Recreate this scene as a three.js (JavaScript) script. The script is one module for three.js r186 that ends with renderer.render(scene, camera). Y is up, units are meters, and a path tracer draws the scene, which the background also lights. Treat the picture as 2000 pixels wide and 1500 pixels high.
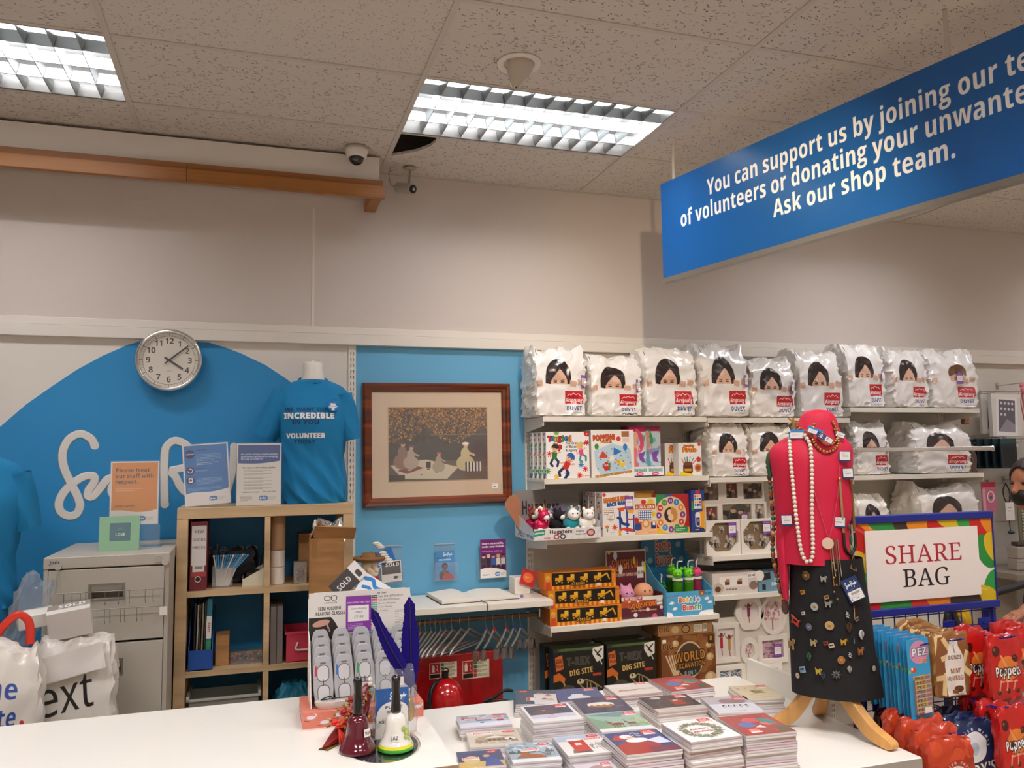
import * as THREE from 'three';
import { mergeGeometries, toCreasedNormals } from 'three/addons/utils/BufferGeometryUtils.js';
import { RoundedBoxGeometry } from 'three/addons/geometries/RoundedBoxGeometry.js';
import { TextGeometry } from 'three/addons/geometries/TextGeometry.js';
import { FontLoader } from 'three/addons/loaders/FontLoader.js';
import { ImprovedNoise } from 'three/addons/math/ImprovedNoise.js';
import { MarchingCubes } from 'three/addons/objects/MarchingCubes.js';
import { RectAreaLightUniformsLib } from 'three/addons/lights/RectAreaLightUniformsLib.js';

// ---------------------------------------------------------------- camera, exposure, light levels
const scene = new THREE.Scene();
scene.background = new THREE.Color(0x000000);
const camera = new THREE.PerspectiveCamera(50.67, 2000 / 1500, 0.05, 60);
camera.position.set(-0.663, 1.695, 4.408);
camera.rotation.set(0.0917, -0.3112, -0.0136, 'YXZ');
const renderer = new THREE.WebGLRenderer({ antialias: true });
renderer.toneMapping = THREE.LinearToneMapping;
renderer.toneMappingExposure = 1.22;
renderer.shadowMap.enabled = true;
RectAreaLightUniformsLib.init();
const TUBE = { color: 0xfdfaff, strip: 38 };      // fluorescent tubes: one luminous strip in each ceiling fitting
const SPOT = { color: 0xffe6c4, power: 7 };        // small gimbal lamps

// ---------------------------------------------------------------- small helpers
const V = (x, y, z) => new THREE.Vector3(x, y, z);
const { PI, sin, cos, sqrt, abs, min, max, floor, hypot, pow } = Math;
let seedState = 7;
const rnd = (a = 0, b = 1) => { seedState = (seedState * 1664525 + 1013904223) >>> 0; return a + (b - a) * seedState / 4294967296; };
const pick = (l) => l[floor(rnd(0, l.length * 0.9999))];
const perlin = new ImprovedNoise();
const noise = (x, y = 0, z = 0) => perlin.noise(x + 11.3, y + 5.7, z + 2.1);
const names = new Map();
function numbered(name) { const n = names.get(name) || 0; names.set(name, n + 1); return n ? name + '_' + String(n).padStart(3, '0') : name; }
function shadow(o) { o.traverse((m) => { if (m.isMesh) { m.castShadow = true; m.receiveShadow = true; } }); return o; }
function thing(name, label, category, o = {}) {
  const g = new THREE.Group(); g.name = numbered(name); g.userData = { label, category };
  if (o.group) g.userData.group = o.group;
  if (o.p) g.position.set(...o.p);
  if (o.r) g.rotation.set(...o.r);
  scene.add(g); return g;
}
function clean(g) {
  if (g.index) g = g.toNonIndexed();
  for (const k of Object.keys(g.attributes)) if (!['position', 'normal', 'uv'].includes(k)) g.deleteAttribute(k);
  if (!g.attributes.uv) g.setAttribute('uv', new THREE.BufferAttribute(new Float32Array(g.attributes.position.count * 2), 2));
  if (!g.attributes.normal) g.computeVertexNormals();
  g.morphAttributes = {}; return g;
}
const merge = (list) => mergeGeometries(list.flat(9).map(clean), false);
function part(parent, name, geo, mat, label) {
  const m = new THREE.Mesh(Array.isArray(geo) ? merge(geo) : geo, mat); m.name = name; m.castShadow = m.receiveShadow = true;
  if (label) m.userData.label = label;
  parent.add(m); return m;
}
function single(name, label, category, geo, mat, o = {}) {                 // a thing that is one mesh
  const m = new THREE.Mesh(Array.isArray(geo) ? merge(geo) : geo, mat); m.name = numbered(name); m.castShadow = m.receiveShadow = true;
  m.userData = { label, category }; if (o.group) m.userData.group = o.group;
  if (o.p) m.position.set(...o.p); if (o.r) m.rotation.set(...o.r);
  scene.add(m); return m;
}
function struct(name, geo, mat) { const m = part(scene, numbered(name), geo, mat); m.userData.kind = 'structure'; return m; }
function structGroup(name) { const g = new THREE.Group(); g.name = numbered(name); g.userData.kind = 'structure'; scene.add(g); return g; }
function copyOf(root, p, r, label) {
  const c = root.clone(); c.name = numbered(root.name.replace(/_\d{3}$/, '')); c.userData = { ...root.userData }; if (label) c.userData.label = label;
  c.position.set(...p); if (r) c.rotation.set(...r); scene.add(c); return c;
}
// ---------------------------------------------------------------- geometry
function uvMetres(g) {
  const p = g.attributes.position, n = g.attributes.normal, uv = new Float32Array(p.count * 2);
  for (let i = 0; i < p.count; i++) {
    const ax = abs(n.getX(i)), ay = abs(n.getY(i)), az = abs(n.getZ(i));
    uv[2 * i] = ax > ay && ax > az ? p.getZ(i) : p.getX(i); uv[2 * i + 1] = ay >= ax && ay >= az ? p.getZ(i) : p.getY(i);
  }
  g.setAttribute('uv', new THREE.BufferAttribute(uv, 2)); return g;
}
const T = (g, p = [0, 0, 0], r = [0, 0, 0]) => { g.applyMatrix4(new THREE.Matrix4().compose(V(...p), new THREE.Quaternion().setFromEuler(new THREE.Euler(...r)), V(1, 1, 1))); return g; };
const B = (w, h, d, x = 0, y = 0, z = 0, r) => uvMetres(T(clean(new THREE.BoxGeometry(w, h, d)), [x, y, z], r));              // centred box
const BX = (x0, x1, y0, y1, z0, z1) => B(x1 - x0, y1 - y0, z1 - z0, (x0 + x1) / 2, (y0 + y1) / 2, (z0 + z1) / 2);              // box by limits
const RB = (w, h, d, rad, x = 0, y = 0, z = 0, r, seg = 2) => uvMetres(T(clean(new RoundedBoxGeometry(w, h, d, seg, rad)), [x, y, z], r));
const RX = (x0, x1, y0, y1, z0, z1, rad = 0.004) => RB(x1 - x0, y1 - y0, z1 - z0, rad, (x0 + x1) / 2, (y0 + y1) / 2, (z0 + z1) / 2);
const CY = (r1, r2, h, x = 0, y = 0, z = 0, r, seg = 20, open = false) => T(clean(new THREE.CylinderGeometry(r1, r2, h, seg, 1, open)), [x, y, z], r);
const SP = (r, x = 0, y = 0, z = 0, s = [1, 1, 1], w = 16, h = 12) => { const g = new THREE.SphereGeometry(r, w, h); g.scale(...s); return T(clean(g), [x, y, z]); };
function bar(a, b, r, seg = 8) {
  const A = V(...a), Bv = V(...b), d = Bv.clone().sub(A), g = new THREE.CylinderGeometry(r, r, d.length(), seg);
  g.applyQuaternion(new THREE.Quaternion().setFromUnitVectors(V(0, 1, 0), d.normalize())); const m = A.add(Bv).multiplyScalar(0.5); g.translate(m.x, m.y, m.z); return clean(g);
}
const tube = (pts, r, n = 24, seg = 8, closed = false) => clean(new THREE.TubeGeometry(new THREE.CatmullRomCurve3(pts.map((p) => V(...p)), closed), n, r, seg, closed));
const lathe = (pts, seg = 32) => clean(new THREE.LatheGeometry(pts.map((p) => new THREE.Vector2(p[0], p[1])), seg));
function shapeOf(pts, curve = false) { const s = new THREE.Shape(); if (curve) s.setFromPoints(new THREE.SplineCurve([...pts, pts[0]].map((p) => new THREE.Vector2(...p))).getPoints(pts.length * 6).slice(0, -1)); else s.setFromPoints(pts.map((p) => new THREE.Vector2(...p))); return s; }
const EX = (pts, depth, o = {}) => { const s = pts.isShape ? pts : shapeOf(pts, o.curve); for (const h of o.holes || []) s.holes.push(shapeOf(h, o.curveHoles)); const g = new THREE.ExtrudeGeometry(s, { depth, bevelEnabled: !!o.bevel, bevelThickness: o.bevel || 0, bevelSize: o.bevel || 0, bevelSegments: 2, curveSegments: 12 }); return T(clean(g), o.p, o.r); };
// flat picture on a plane: w x h metres, facing +z, mapped to an atlas rectangle
function PL(w, h, rect, x = 0, y = 0, z = 0, r) {
  const g = new THREE.PlaneGeometry(w, h), uv = g.attributes.uv;
  if (rect) for (let i = 0; i < 4; i++) uv.setXY(i, rect.u0 + (rect.u1 - rect.u0) * uv.getX(i), rect.v0 + (rect.v1 - rect.v0) * uv.getY(i));
  return T(clean(g), [x, y, z], r);
}
// printed carton: base at y = 0, centred in x and z; faces f b l r t u are atlas rectangles
function carton(w, h, d, F) {
  const g = new THREE.BoxGeometry(w, h, d), uv = g.attributes.uv, order = ['r', 'l', 't', 'u', 'f', 'b'];
  order.forEach((k, f) => { const R = F[k] || F.rest; for (let i = f * 4; i < f * 4 + 4; i++) uv.setXY(i, R.u0 + (R.u1 - R.u0) * uv.getX(i), R.v0 + (R.v1 - R.v0) * uv.getY(i)); });
  g.translate(0, h / 2, 0); return clean(g);
}
// surface through rings [{y, x, z, a, b}] (half widths a in x, b in z); wob(angle, t) pushes it out
function loft(rings, seg = 40, o = {}) {
  const P = [], U = [], I = [], n = rings.length, k = o.sq || 2;
  rings.forEach((q, j) => { for (let i = 0; i <= seg; i++) {
    const t = i / seg * 2 * PI, s = sin(t), c = cos(t), e = 2 / (q.k || k), w = o.wob ? o.wob(t, j / (n - 1), q) : 0;
    const X = Math.sign(s) * pow(abs(s), e) * (q.a + w), Z = Math.sign(c) * pow(abs(c), e) * (q.b + w);
    P.push((q.x || 0) + X, q.y + (q.tx || 0) * X + (q.tz || 0) * Z, (q.z || 0) + Z); U.push(i / seg, j / (n - 1));
  } });
  for (let j = 0; j < n - 1; j++) for (let i = 0; i < seg; i++) { const a = j * (seg + 1) + i, b = a + seg + 1; I.push(a, a + 1, b, b, a + 1, b + 1); }
  const cap = (j, up) => { const c = P.length / 3, q = rings[j]; P.push(q.x || 0, q.y, q.z || 0); U.push(0.5, 0.5); for (let i = 0; i < seg; i++) { const a = j * (seg + 1) + i; up ? I.push(c, a, a + 1) : I.push(c, a + 1, a); } };
  if (o.cap !== false) { cap(0, false); cap(n - 1, true); }
  const g = new THREE.BufferGeometry(); g.setAttribute('position', new THREE.Float32BufferAttribute(P, 3)); g.setAttribute('uv', new THREE.Float32BufferAttribute(U, 2)); g.setIndex(I);
  return toCreasedNormals(clean(g), o.crease || 0.9);
}
// rings smoothly resampled along y
function spline(rings, n) {
  const keys = ['y', 'x', 'z', 'a', 'b', 'tx', 'tz'], out = [];
  for (let i = 0; i < n; i++) { const t = i / (n - 1) * (rings.length - 1), j = min(floor(t), rings.length - 2), f = t - j, q = {};
    for (const k of keys) { const g = (m) => rings[max(0, min(rings.length - 1, m))][k] || 0, p0 = g(j - 1), p1 = g(j), p2 = g(j + 1), p3 = g(j + 2); q[k] = 0.5 * (2 * p1 + (p2 - p0) * f + (2 * p0 - 5 * p1 + 4 * p2 - p3) * f * f + (3 * p1 - p0 - 3 * p2 + p3) * f * f * f); }
    out.push(q); }
  return out;
}
// soft filled bag: a box of w h d with rounded, crumpled film; front mapped to F.f, right side F.r, left F.l, rest F.rest
function bagGeo(w, h, d, F, o = {}) {
  const seg = o.seg || [14, 14, 8], g = clean(new THREE.BoxGeometry(2, 2, 2, ...seg)), p = g.attributes.position, uv = g.attributes.uv, s0 = rnd(0, 100), n0 = g.attributes.normal;
  const amp = o.amp ?? 0.012, ears = o.ears ?? 0.02, k = o.k ?? 5, fr = o.freq ?? 9, C = (v) => max(-1, min(1, v));
  for (let i = 0; i < p.count; i++) {
    const X = p.getX(i), Y = p.getY(i), Z = p.getZ(i), nx = n0.getX(i), ny = n0.getY(i), nz = n0.getZ(i);
    const R = nz > 0.5 ? F.f : nx > 0.5 ? F.r : nx < -0.5 ? F.l : nz < -0.5 ? F.b : F.rest, r = R || F.rest;
    uv.setXY(i, r.u0 + (r.u1 - r.u0) * uv.getX(i), r.v0 + (r.v1 - r.v0) * uv.getY(i));
    const L = pow(pow(abs(X), k) + pow(abs(Y), k) + pow(abs(Z), k), 1 / k), m = max(abs(X), abs(Y), abs(Z)) / L, q = 0.35 + 0.65 * m;
    let x = X * q, y = Y * (0.5 + 0.5 * m), z = Z * q;
    const crest = abs(noise(X * 1.6 + s0, Y * 1.9 + s0 * 2, Z * 1.6)), fine = 1 - 2.2 * abs(noise(X * fr * 0.35 + Y * fr * 0.2 + s0, Y * fr * 0.55 - X * fr * 0.25, Z * fr * 0.4 + s0)), edge = 0.12 + 0.88 * max(X * X * X * X, Y * Y * Y * Y, Z > 0.9 ? 0 : 0.5), fold = (1 - 2 * crest) * amp * 0.9 + max(0, fine) ** 3 * amp * 1.5 * edge;
    const up = max(0, Y) ** 3, neck = o.neck || 0;
    x *= 1 - neck * up; z *= 1 - (o.pinch ?? 0.35) * up - neck * up * 0.3;
    const ear = up * up * pow(abs(X), 6) * ears;
    const flat = Y < -0.96 ? 0 : 1, v = V(X, Y * 0.6, Z).normalize();
    p.setXYZ(i, x * w / 2 + v.x * fold, (y + 1) * h / 2 + flat * (v.y * fold * 0.7 + ear + noise(X * 2 + s0, 3, s0) * up * (o.top ?? 0.03)), z * d / 2 + v.z * fold);
  }
  return toCreasedNormals(g, 0.75);
}
// ---------------------------------------------------------------- computed textures
function canvas(w, h) { const c = document.createElement('canvas'); c.width = w; c.height = h; return [c, c.getContext('2d')]; }
function texOf(c, o = {}) { const t = new THREE.CanvasTexture(c); if (o.srgb !== false) t.colorSpace = THREE.SRGBColorSpace; t.wrapS = t.wrapT = o.clamp ? THREE.ClampToEdgeWrapping : THREE.RepeatWrapping; if (o.rep) t.repeat.set(...o.rep); t.magFilter = THREE.LinearFilter; return t; }
// tileable value noise field
function field(n, f, oct, sx = 1, sy = 1, seed = 1) {
  const out = new Float32Array(n * n);
  for (let o = 0, a = 1; o < oct; o++, a *= 0.5) {
    const gx = max(1, Math.round(f * sx * 2 ** o)), gy = max(1, Math.round(f * sy * 2 ** o)), G = new Float32Array(gx * gy); for (let i = 0; i < G.length; i++) G[i] = (sin((i + 1) * 127.1 + seed * 311.7 + o * 74.7) * 43758.5453 % 1 + 1) % 1 - 0.5;
    for (let y = 0; y < n; y++) { const v = y / n * gy, y0 = floor(v), fy = v - y0, ty = fy * fy * (3 - 2 * fy); for (let x = 0; x < n; x++) {
      const u = x / n * gx, x0 = floor(u), fx = u - x0, tx = fx * fx * (3 - 2 * fx), at = (i, j) => G[(j % gy) * gx + (i % gx)];
      out[y * n + x] += a * ((at(x0, y0) * (1 - tx) + at(x0 + 1, y0) * tx) * (1 - ty) + (at(x0, y0 + 1) * (1 - tx) + at(x0 + 1, y0 + 1) * tx) * ty);
    } }
  }
  return out;
}
function fieldTex(n, fn, o = {}) { const [c, x] = canvas(n, n), d = x.createImageData(n, n); for (let i = 0; i < n * n; i++) { const q = fn(i); d.data[4 * i] = q[0]; d.data[4 * i + 1] = q[1]; d.data[4 * i + 2] = q[2]; d.data[4 * i + 3] = 255; } x.putImageData(d, 0, 0); return texOf(c, o); }
const rgbOf = (hex) => [hex >> 16 & 255, hex >> 8 & 255, hex & 255];
function grainTex(hex, spread, sx, sy, rep, seed) { const f = field(256, 3, 5, sx, sy, seed), c = rgbOf(hex); return fieldTex(256, (i) => c.map((v) => v * (1 + f[i] * spread)), { rep }); }
const mat = (color, rough = 0.6, o = {}) => new THREE.MeshPhysicalMaterial({ color, roughness: rough, ...o });
const cream = 0xf0ebe2;
const fineBump = (() => { const f = field(256, 10, 4); return fieldTex(256, (i) => Array(3).fill(128 + f[i] * 110), { srgb: false, rep: [3, 3] }); })();
const crinkle = (() => { const f = field(256, 3, 3), g = field(256, 5, 3, 1, 1, 5); return fieldTex(256, (i) => Array(3).fill(255 * min(1, abs(f[i]) * 1.6 + abs(g[i]) * 0.8)), { srgb: false, rep: [3, 3] }); })();
const cloth = fieldTex(64, (i) => { const x = i % 64, y = floor(i / 64); return Array(3).fill(128 + 60 * sin(x * PI / 2) * sin(y * PI / 2)); }, { srgb: false, rep: [60, 60] });
// fissured mineral-fibre ceiling tile, 1.2 x 0.6 m
function tileTexture(dense, seed) {
  const [c, x] = canvas(1024, 512), [b, y] = canvas(1024, 512); seedState = seed;
  x.fillStyle = '#d9d1c6'; x.fillRect(0, 0, 1024, 512); y.fillStyle = '#fff'; y.fillRect(0, 0, 1024, 512);
  for (let i = 0; i < 5200; i++) { x.fillStyle = `rgba(${pick(['120,108,95', '255,252,245'])},0.10)`; x.fillRect(rnd(0, 1024), rnd(0, 512), 2, 2); }
  for (let i = 0; i < (dense ? 1500 : 1000); i++) {
    const px = rnd(0, 1024), py = rnd(0, 512), L = dense ? rnd(2, 6) : rnd(4, 13), a = rnd(-0.6, 0.6) + (rnd() < 0.25 ? 1.2 : 0), q = rnd(-3, 3), w = dense ? rnd(1, 1.7) : rnd(1.2, 2.6);
    for (const [k, s] of [[x, `rgba(84,68,54,${rnd(0.5, 0.9)})`], [y, '#333']]) { k.strokeStyle = s; k.lineWidth = w; k.lineCap = 'round'; k.beginPath(); k.moveTo(px, py); k.quadraticCurveTo(px + cos(a) * L / 2 + q, py + sin(a) * L / 2 - q, px + cos(a) * L, py + sin(a) * L); k.stroke(); }
  }
  return { map: texOf(c), bumpMap: texOf(b, { srgb: false }), bumpScale: 0.002 };
}
// ---------------------------------------------------------------- atlases of print
class Atlas {
  constructor(w, h, o = {}) { [this.c, this.x] = canvas(w, h); this.w = w; this.h = h; this.cx = 2; this.cy = 2; this.row = 0; this.tex = texOf(this.c, { clamp: true }); this.solids = new Map(); this.mats = new Map(); }
  add(w, h, draw) {
    if (this.cx + w + 2 > this.w) { this.cx = 2; this.cy += this.row + 3; this.row = 0; }
    if (this.cy + h + 2 > this.h) throw new Error('atlas full ' + this.w);
    const x0 = this.cx, y0 = this.cy, c = this.x; c.save(); c.translate(x0, y0); c.beginPath(); c.rect(0, 0, w, h); c.clip(); draw(c, w, h); c.restore();
    this.cx += w + 3; this.row = max(this.row, h);
    return { u0: (x0 + 0.5) / this.w, u1: (x0 + w - 0.5) / this.w, v1: 1 - (y0 + 0.5) / this.h, v0: 1 - (y0 + h - 0.5) / this.h };
  }
  solid(col) { if (!this.solids.has(col)) this.solids.set(col, this.add(6, 6, (c) => { c.fillStyle = col; c.fillRect(0, 0, 6, 6); })); return this.solids.get(col); }
  mat(rough = 0.5, o = {}) { const k = rough + JSON.stringify(o); if (!this.mats.has(k)) this.mats.set(k, mat(0xffffff, rough, { map: this.tex, ...o })); return this.mats.get(k); }
}
const toys = new Atlas(2048, 1400), cards = new Atlas(2048, 1024), film = new Atlas(1400, 1024), paper = new Atlas(2048, 2048), cut = new Atlas(1600, 900), packs = new Atlas(1600, 1100);
const fill = (c, col, x, y, w, h) => { c.fillStyle = col; c.fillRect(x, y, w, h); };
function txt(c, s, x, y, size, col, o = {}) {
  c.save(); c.translate(x, y); if (o.rot) c.rotate(o.rot); if (o.skew) c.transform(1, 0, o.skew, 1, 0, 0); c.font = `${o.bold === false ? '' : 'bold '}${size}px ${o.font || 'sans-serif'}`; c.textAlign = o.align || 'center'; c.textBaseline = o.base || 'middle';
  let k = 1; if (o.w) k = o.w / c.measureText(s).width; if (o.maxW) k = min(1, o.maxW / c.measureText(s).width); c.scale(k, 1);
  if (o.stroke) { c.strokeStyle = o.stroke; c.lineWidth = o.lw || size / 6; c.lineJoin = 'round'; c.strokeText(s, 0, 0); } c.fillStyle = col; c.fillText(s, 0, 0); c.restore();
}
const disc = (c, x, y, r, col, ry) => { c.fillStyle = col; c.beginPath(); c.ellipse(x, y, r, ry || r, 0, 0, 7); c.fill(); };
const poly = (c, pts, col) => { c.fillStyle = col; c.beginPath(); pts.forEach((p, i) => c[i ? 'lineTo' : 'moveTo'](...p)); c.fill(); };
const line = (c, pts, col, w) => { c.strokeStyle = col; c.lineWidth = w; c.lineCap = c.lineJoin = 'round'; c.beginPath(); pts.forEach((p, i) => c[i ? 'lineTo' : 'moveTo'](...p)); c.stroke(); };
function curve(c, pts, col, w) { c.strokeStyle = col; c.lineWidth = w; c.lineCap = c.lineJoin = 'round'; c.beginPath(); new THREE.SplineCurve(pts.map((p) => new THREE.Vector2(...p))).getPoints(pts.length * 8).forEach((p, i) => c[i ? 'lineTo' : 'moveTo'](p.x, p.y)); c.stroke(); }
function lines(c, x, y, w, n, step, col, h = 2, seed = 3) { c.fillStyle = col; for (let i = 0; i < n; i++) { let q = x; const end = x + w * (i === n - 1 ? 0.6 : 0.88 + 0.12 * ((i * seed) % 3) / 2); while (q < end) { const l = 4 + ((i * 7 + q * 3) % 9); c.fillRect(q, y + i * step, min(l, end - q), h); q += l + 2; } } }
const blobs = (c, w, h, n, cols, r0, r1) => { for (let i = 0; i < n; i++) disc(c, rnd(0, w), rnd(0, h), rnd(r0, r1), pick(cols)); };
// the shop's handwritten name, drawn as strokes in a box of about 2 : 1
const SCRIPT = [[[0.14, 0.2], [0.1, 0.12], [0.04, 0.2], [0.03, 0.4], [0.09, 0.6], [0.12, 0.8], [0.05, 0.95], [0, 0.82], [0.08, 0.62], [0.17, 0.52], [0.17, 0.68], [0.21, 0.68], [0.25, 0.52], [0.25, 0.68], [0.31, 0.62], [0.35, 0.5], [0.31, 0.5], [0.32, 0.68], [0.4, 0.6]], [[0.47, 0.9], [0.48, 0.4], [0.5, 0.2], [0.58, 0.18], [0.6, 0.36], [0.52, 0.5], [0.58, 0.62], [0.64, 0.64], [0.66, 0.5], [0.66, 0.64], [0.72, 0.56], [0.72, 0.48], [0.7, 0.9], [0.66, 1]], [[0.83, 0.55], [0.78, 0.52], [0.77, 0.68], [0.83, 0.62], [0.87, 0.2], [0.85, 0.66], [0.9, 0.6], [0.91, 0.5], [0.88, 0.62], [0.93, 0.68], [0.96, 0.52], [1, 0.52]]];
const script = (c, x, y, w, h, col, lw) => { for (const s of SCRIPT) curve(c, s.map((p) => [x + p[0] * w, y + p[1] * h]), col, lw); };
function badge(c, x, y, w, h, col) { c.fillStyle = col; c.beginPath(); c.roundRect(x, y, w, h, h * 0.42); c.fill(); script(c, x + w * 0.12, y + h * 0.22, w * 0.76, h * 0.52, '#fff', max(1, h * 0.09)); }
const plastic = (o = {}) => mat(0xffffff, 0.06, { transmission: 0.96, thickness: 0, ior: 1.45, ...o });
const M = {
  wall: mat(0xd6cbc2, 0.85, { bumpMap: fineBump, bumpScale: 0.0008 }), white: mat(0xece6dc, 0.5), panel: mat(0xd9d3c7, 0.6), shelf: mat(0xe9e4d8, 0.38), trim: mat(0xe6dfd4, 0.5),
  blob: mat(0x2890cb, 0.5), lightBlue: mat(0x66add4, 0.6), grey: mat(0x9a958c, 0.5), black: mat(0x101012, 0.45), dark: mat(0x2a2725, 0.6), steel: mat(0xc9c9c9, 0.25, { metalness: 1 }), chrome: mat(0xe4e4e2, 0.12, { metalness: 1 }),
  alu: mat(0x9fa4a4, 0.36, { metalness: 0.65 }), cabinet: mat(0xb8b0a1, 0.45), counter: mat(0xf3eee2, 0.3), chip: mat(0xa48a68, 0.8), plastic: plastic(), blue: mat(0x1c2a86, 0.35), red: mat(0xc41418, 0.3),
  birch: mat(0xffffff, 0.5, { map: grainTex(0xc9aa80, 0.2, 0.3, 3, [2, 2], 3) }), pine: mat(0xffffff, 0.45, { map: grainTex(0x9a642e, 0.3, 0.15, 4, [1, 2], 4) }), mahog: mat(0xffffff, 0.28, { map: grainTex(0x7a3717, 0.6, 0.4, 4, [2, 4], 5), clearcoat: 0.4 }),
  beech: mat(0xffffff, 0.45, { map: grainTex(0xc99350, 0.22, 3, 0.5, [2, 2], 6) }), card: mat(0xffffff, 0.8, { map: grainTex(0xab7c4b, 0.18, 1, 6, [2, 2], 7) }), oak: mat(0xffffff, 0.4, { map: grainTex(0xa08c70, 0.4, 0.6, 5, [0.7, 0.7], 8) }),
};
// ---------------------------------------------------------------- room shell
const H = 3.286, X0 = -3.6, X1 = 6, Z1 = 7.2;
struct('floor', BX(X0 - 0.2, X1 + 0.2, -0.15, 0, -0.2, Z1 + 0.2), M.oak);
struct('wall_left', BX(X0 - 0.2, X0, 0, 3.8, -0.2, Z1 + 0.2), M.wall);
struct('wall_right', BX(X1, X1 + 0.2, 0, 3.8, -0.2, Z1 + 0.2), M.wall);
struct('wall_front', BX(X0, X1, 0, 3.8, Z1, Z1 + 0.2), M.wall);
const back = structGroup('wall_back');
part(back, 'plaster', BX(X0, X1, 0, 3.8, -0.2, 0), M.wall);
part(back, 'joint_strip', BX(-0.366, -0.354, 2.41, 3.06, 0, 0.004), M.trim);
part(back, 'panel', BX(X0, -0.172, 0, 2.315, 0, 0.003), M.trim, 'white lower wall panel');
part(back, 'panel', BX(-0.132, 0.826, 0, 2.315, 0, 0.003), M.lightBlue, 'light blue lower wall panel');
for (let k = 0; k < 5; k++) { const xs = [0.862, 1.862, 2.855, 3.85, 4.95], xe = [1.826, 2.82, 3.815, 4.95, 6]; for (const [y0, y1] of [[0, 0.9], [0.905, 1.21], [1.215, 1.8], [1.805, 2.12], [2.125, 2.315]]) part(back, 'panel', BX(xs[k], xe[k], y0, y1, 0, 0.006), M.panel); }
part(back, 'blue_graphic', EX([[-3.5, 0.06], [-0.174, 0.06], [-0.174, 1.59], [-0.191, 1.714], [-0.278, 1.913], [-0.35, 2.005], [-0.425, 2.075], [-0.491, 2.128], [-0.6, 2.2], [-0.723, 2.258], [-0.8, 2.287], [-0.88, 2.31], [-1.19, 2.31], [-1.256, 2.287], [-1.37, 2.228], [-1.481, 2.157], [-1.589, 2.072], [-1.695, 1.984], [-1.798, 1.879], [-1.9, 1.76], [-2.02, 1.6], [-2.12, 1.42], [-2.2, 1.2], [-2.25, 0.9], [-2.25, 0.5], [-3.5, 0.3]], 0.001, { p: [0, 0, 0.003] }), M.blob);
const strokes = [
  [[-1.391, 1.786], [-1.41, 1.819], [-1.456, 1.842], [-1.497, 1.824], [-1.525, 1.775], [-1.53, 1.726], [-1.519, 1.672], [-1.486, 1.597], [-1.457, 1.535], [-1.447, 1.491], [-1.463, 1.455], [-1.494, 1.448], [-1.528, 1.469], [-1.538, 1.506], [-1.52, 1.559], [-1.475, 1.609], [-1.425, 1.638], [-1.389, 1.635], [-1.388, 1.607], [-1.411, 1.569], [-1.413, 1.539], [-1.393, 1.538], [-1.362, 1.575], [-1.325, 1.624], [-1.3, 1.623], [-1.31, 1.56], [-1.28, 1.53], [-1.24, 1.56], [-1.19, 1.63], [-1.2, 1.66], [-1.225, 1.6], [-1.2, 1.54], [-1.12, 1.56]],
  [[-1.068, 1.492], [-1.072, 1.58], [-1.075, 1.707], [-1.067, 1.776], [-1.032, 1.807], [-0.984, 1.791], [-0.95, 1.749], [-0.946, 1.706], [-0.977, 1.675], [-1.029, 1.661], [-1.048, 1.656], [-1.024, 1.63], [-0.999, 1.579], [-0.967, 1.547], [-0.92, 1.577], [-0.89, 1.63], [-0.88, 1.57], [-0.84, 1.56], [-0.8, 1.65]],
  [[-0.747, 1.776], [-0.749, 1.703], [-0.757, 1.625], [-0.785, 1.535], [-0.83, 1.5], [-0.86, 1.53]],
];
const flatStroke = (pts, r, z) => { const g = tube(pts.map((p) => [p[0], p[1], 0]), r, pts.length * 6, 8); g.scale(1, 1, 0.04); g.translate(0, 0, z); const ends = [pts[0], pts[pts.length - 1]].map((p) => CY(r, r, 0.0008, p[0], p[1], z, [PI / 2, 0, 0], 14)); return merge([g, ends]); };
part(back, 'script_lettering', strokes.map((s) => flatStroke(s, 0.02, 0.0048)), M.white, 'white handwritten lettering');
const fontB = await new FontLoader().loadAsync('fonts/droid/droid_sans_bold.typeface.json'), fontR = await new FontLoader().loadAsync('fonts/droid/droid_sans_regular.typeface.json'), fontS = await new FontLoader().loadAsync('fonts/droid/droid_serif_regular.typeface.json');
const letters = (s, size, font, depth, w) => { const g = new TextGeometry(s, { font, size, depth, curveSegments: 5 }); g.computeBoundingBox(); const b = g.boundingBox; if (w) g.scale(w / (b.max.x - b.min.x), 1, 1); return clean(g); };
part(back, 'wall_lettering', [T(letters('ple care f', 0.048, fontR, 0.0008, 0.285), [-0.868, 1.236, 0.004]), T(letters('ill', 0.05, fontR, 0.0008), [-0.642, 1.16, 0.004])], M.white, 'white wall lettering');
const rail = structGroup('trim_1');
part(rail, 'rail_board', RX(X0, X1, 2.315, 2.371, 0, 0.036, 0.003), M.trim); part(rail, 'rail_board', RX(X0, X1, 2.373, 2.412, 0, 0.022, 0.003), M.trim);
// boxed-in bulkhead over the left part, with a timber batten
const bulk = structGroup('trim_2');
part(bulk, 'fascia', BX(X0, -0.046, 3.135, 3.274, 0.01, 0.275), M.white);
part(bulk, 'batten', RX(X0, -0.98, 3.112, 3.142, 0.25, 0.305, 0.003), M.pine); part(bulk, 'batten', RX(-0.978, -0.03, 3.112, 3.142, 0.25, 0.305, 0.003), M.pine);
part(bulk, 'batten', RX(X0, -0.98, 3.045, 3.111, 0.285, 0.318, 0.003), M.pine); part(bulk, 'batten', RX(-0.978, -0.022, 3.045, 3.111, 0.285, 0.318, 0.003), M.pine);
part(bulk, 'end_bracket', RX(-0.09, -0.03, 3.06, 3.11, 0.006, 0.284, 0.003), M.pine);

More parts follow.
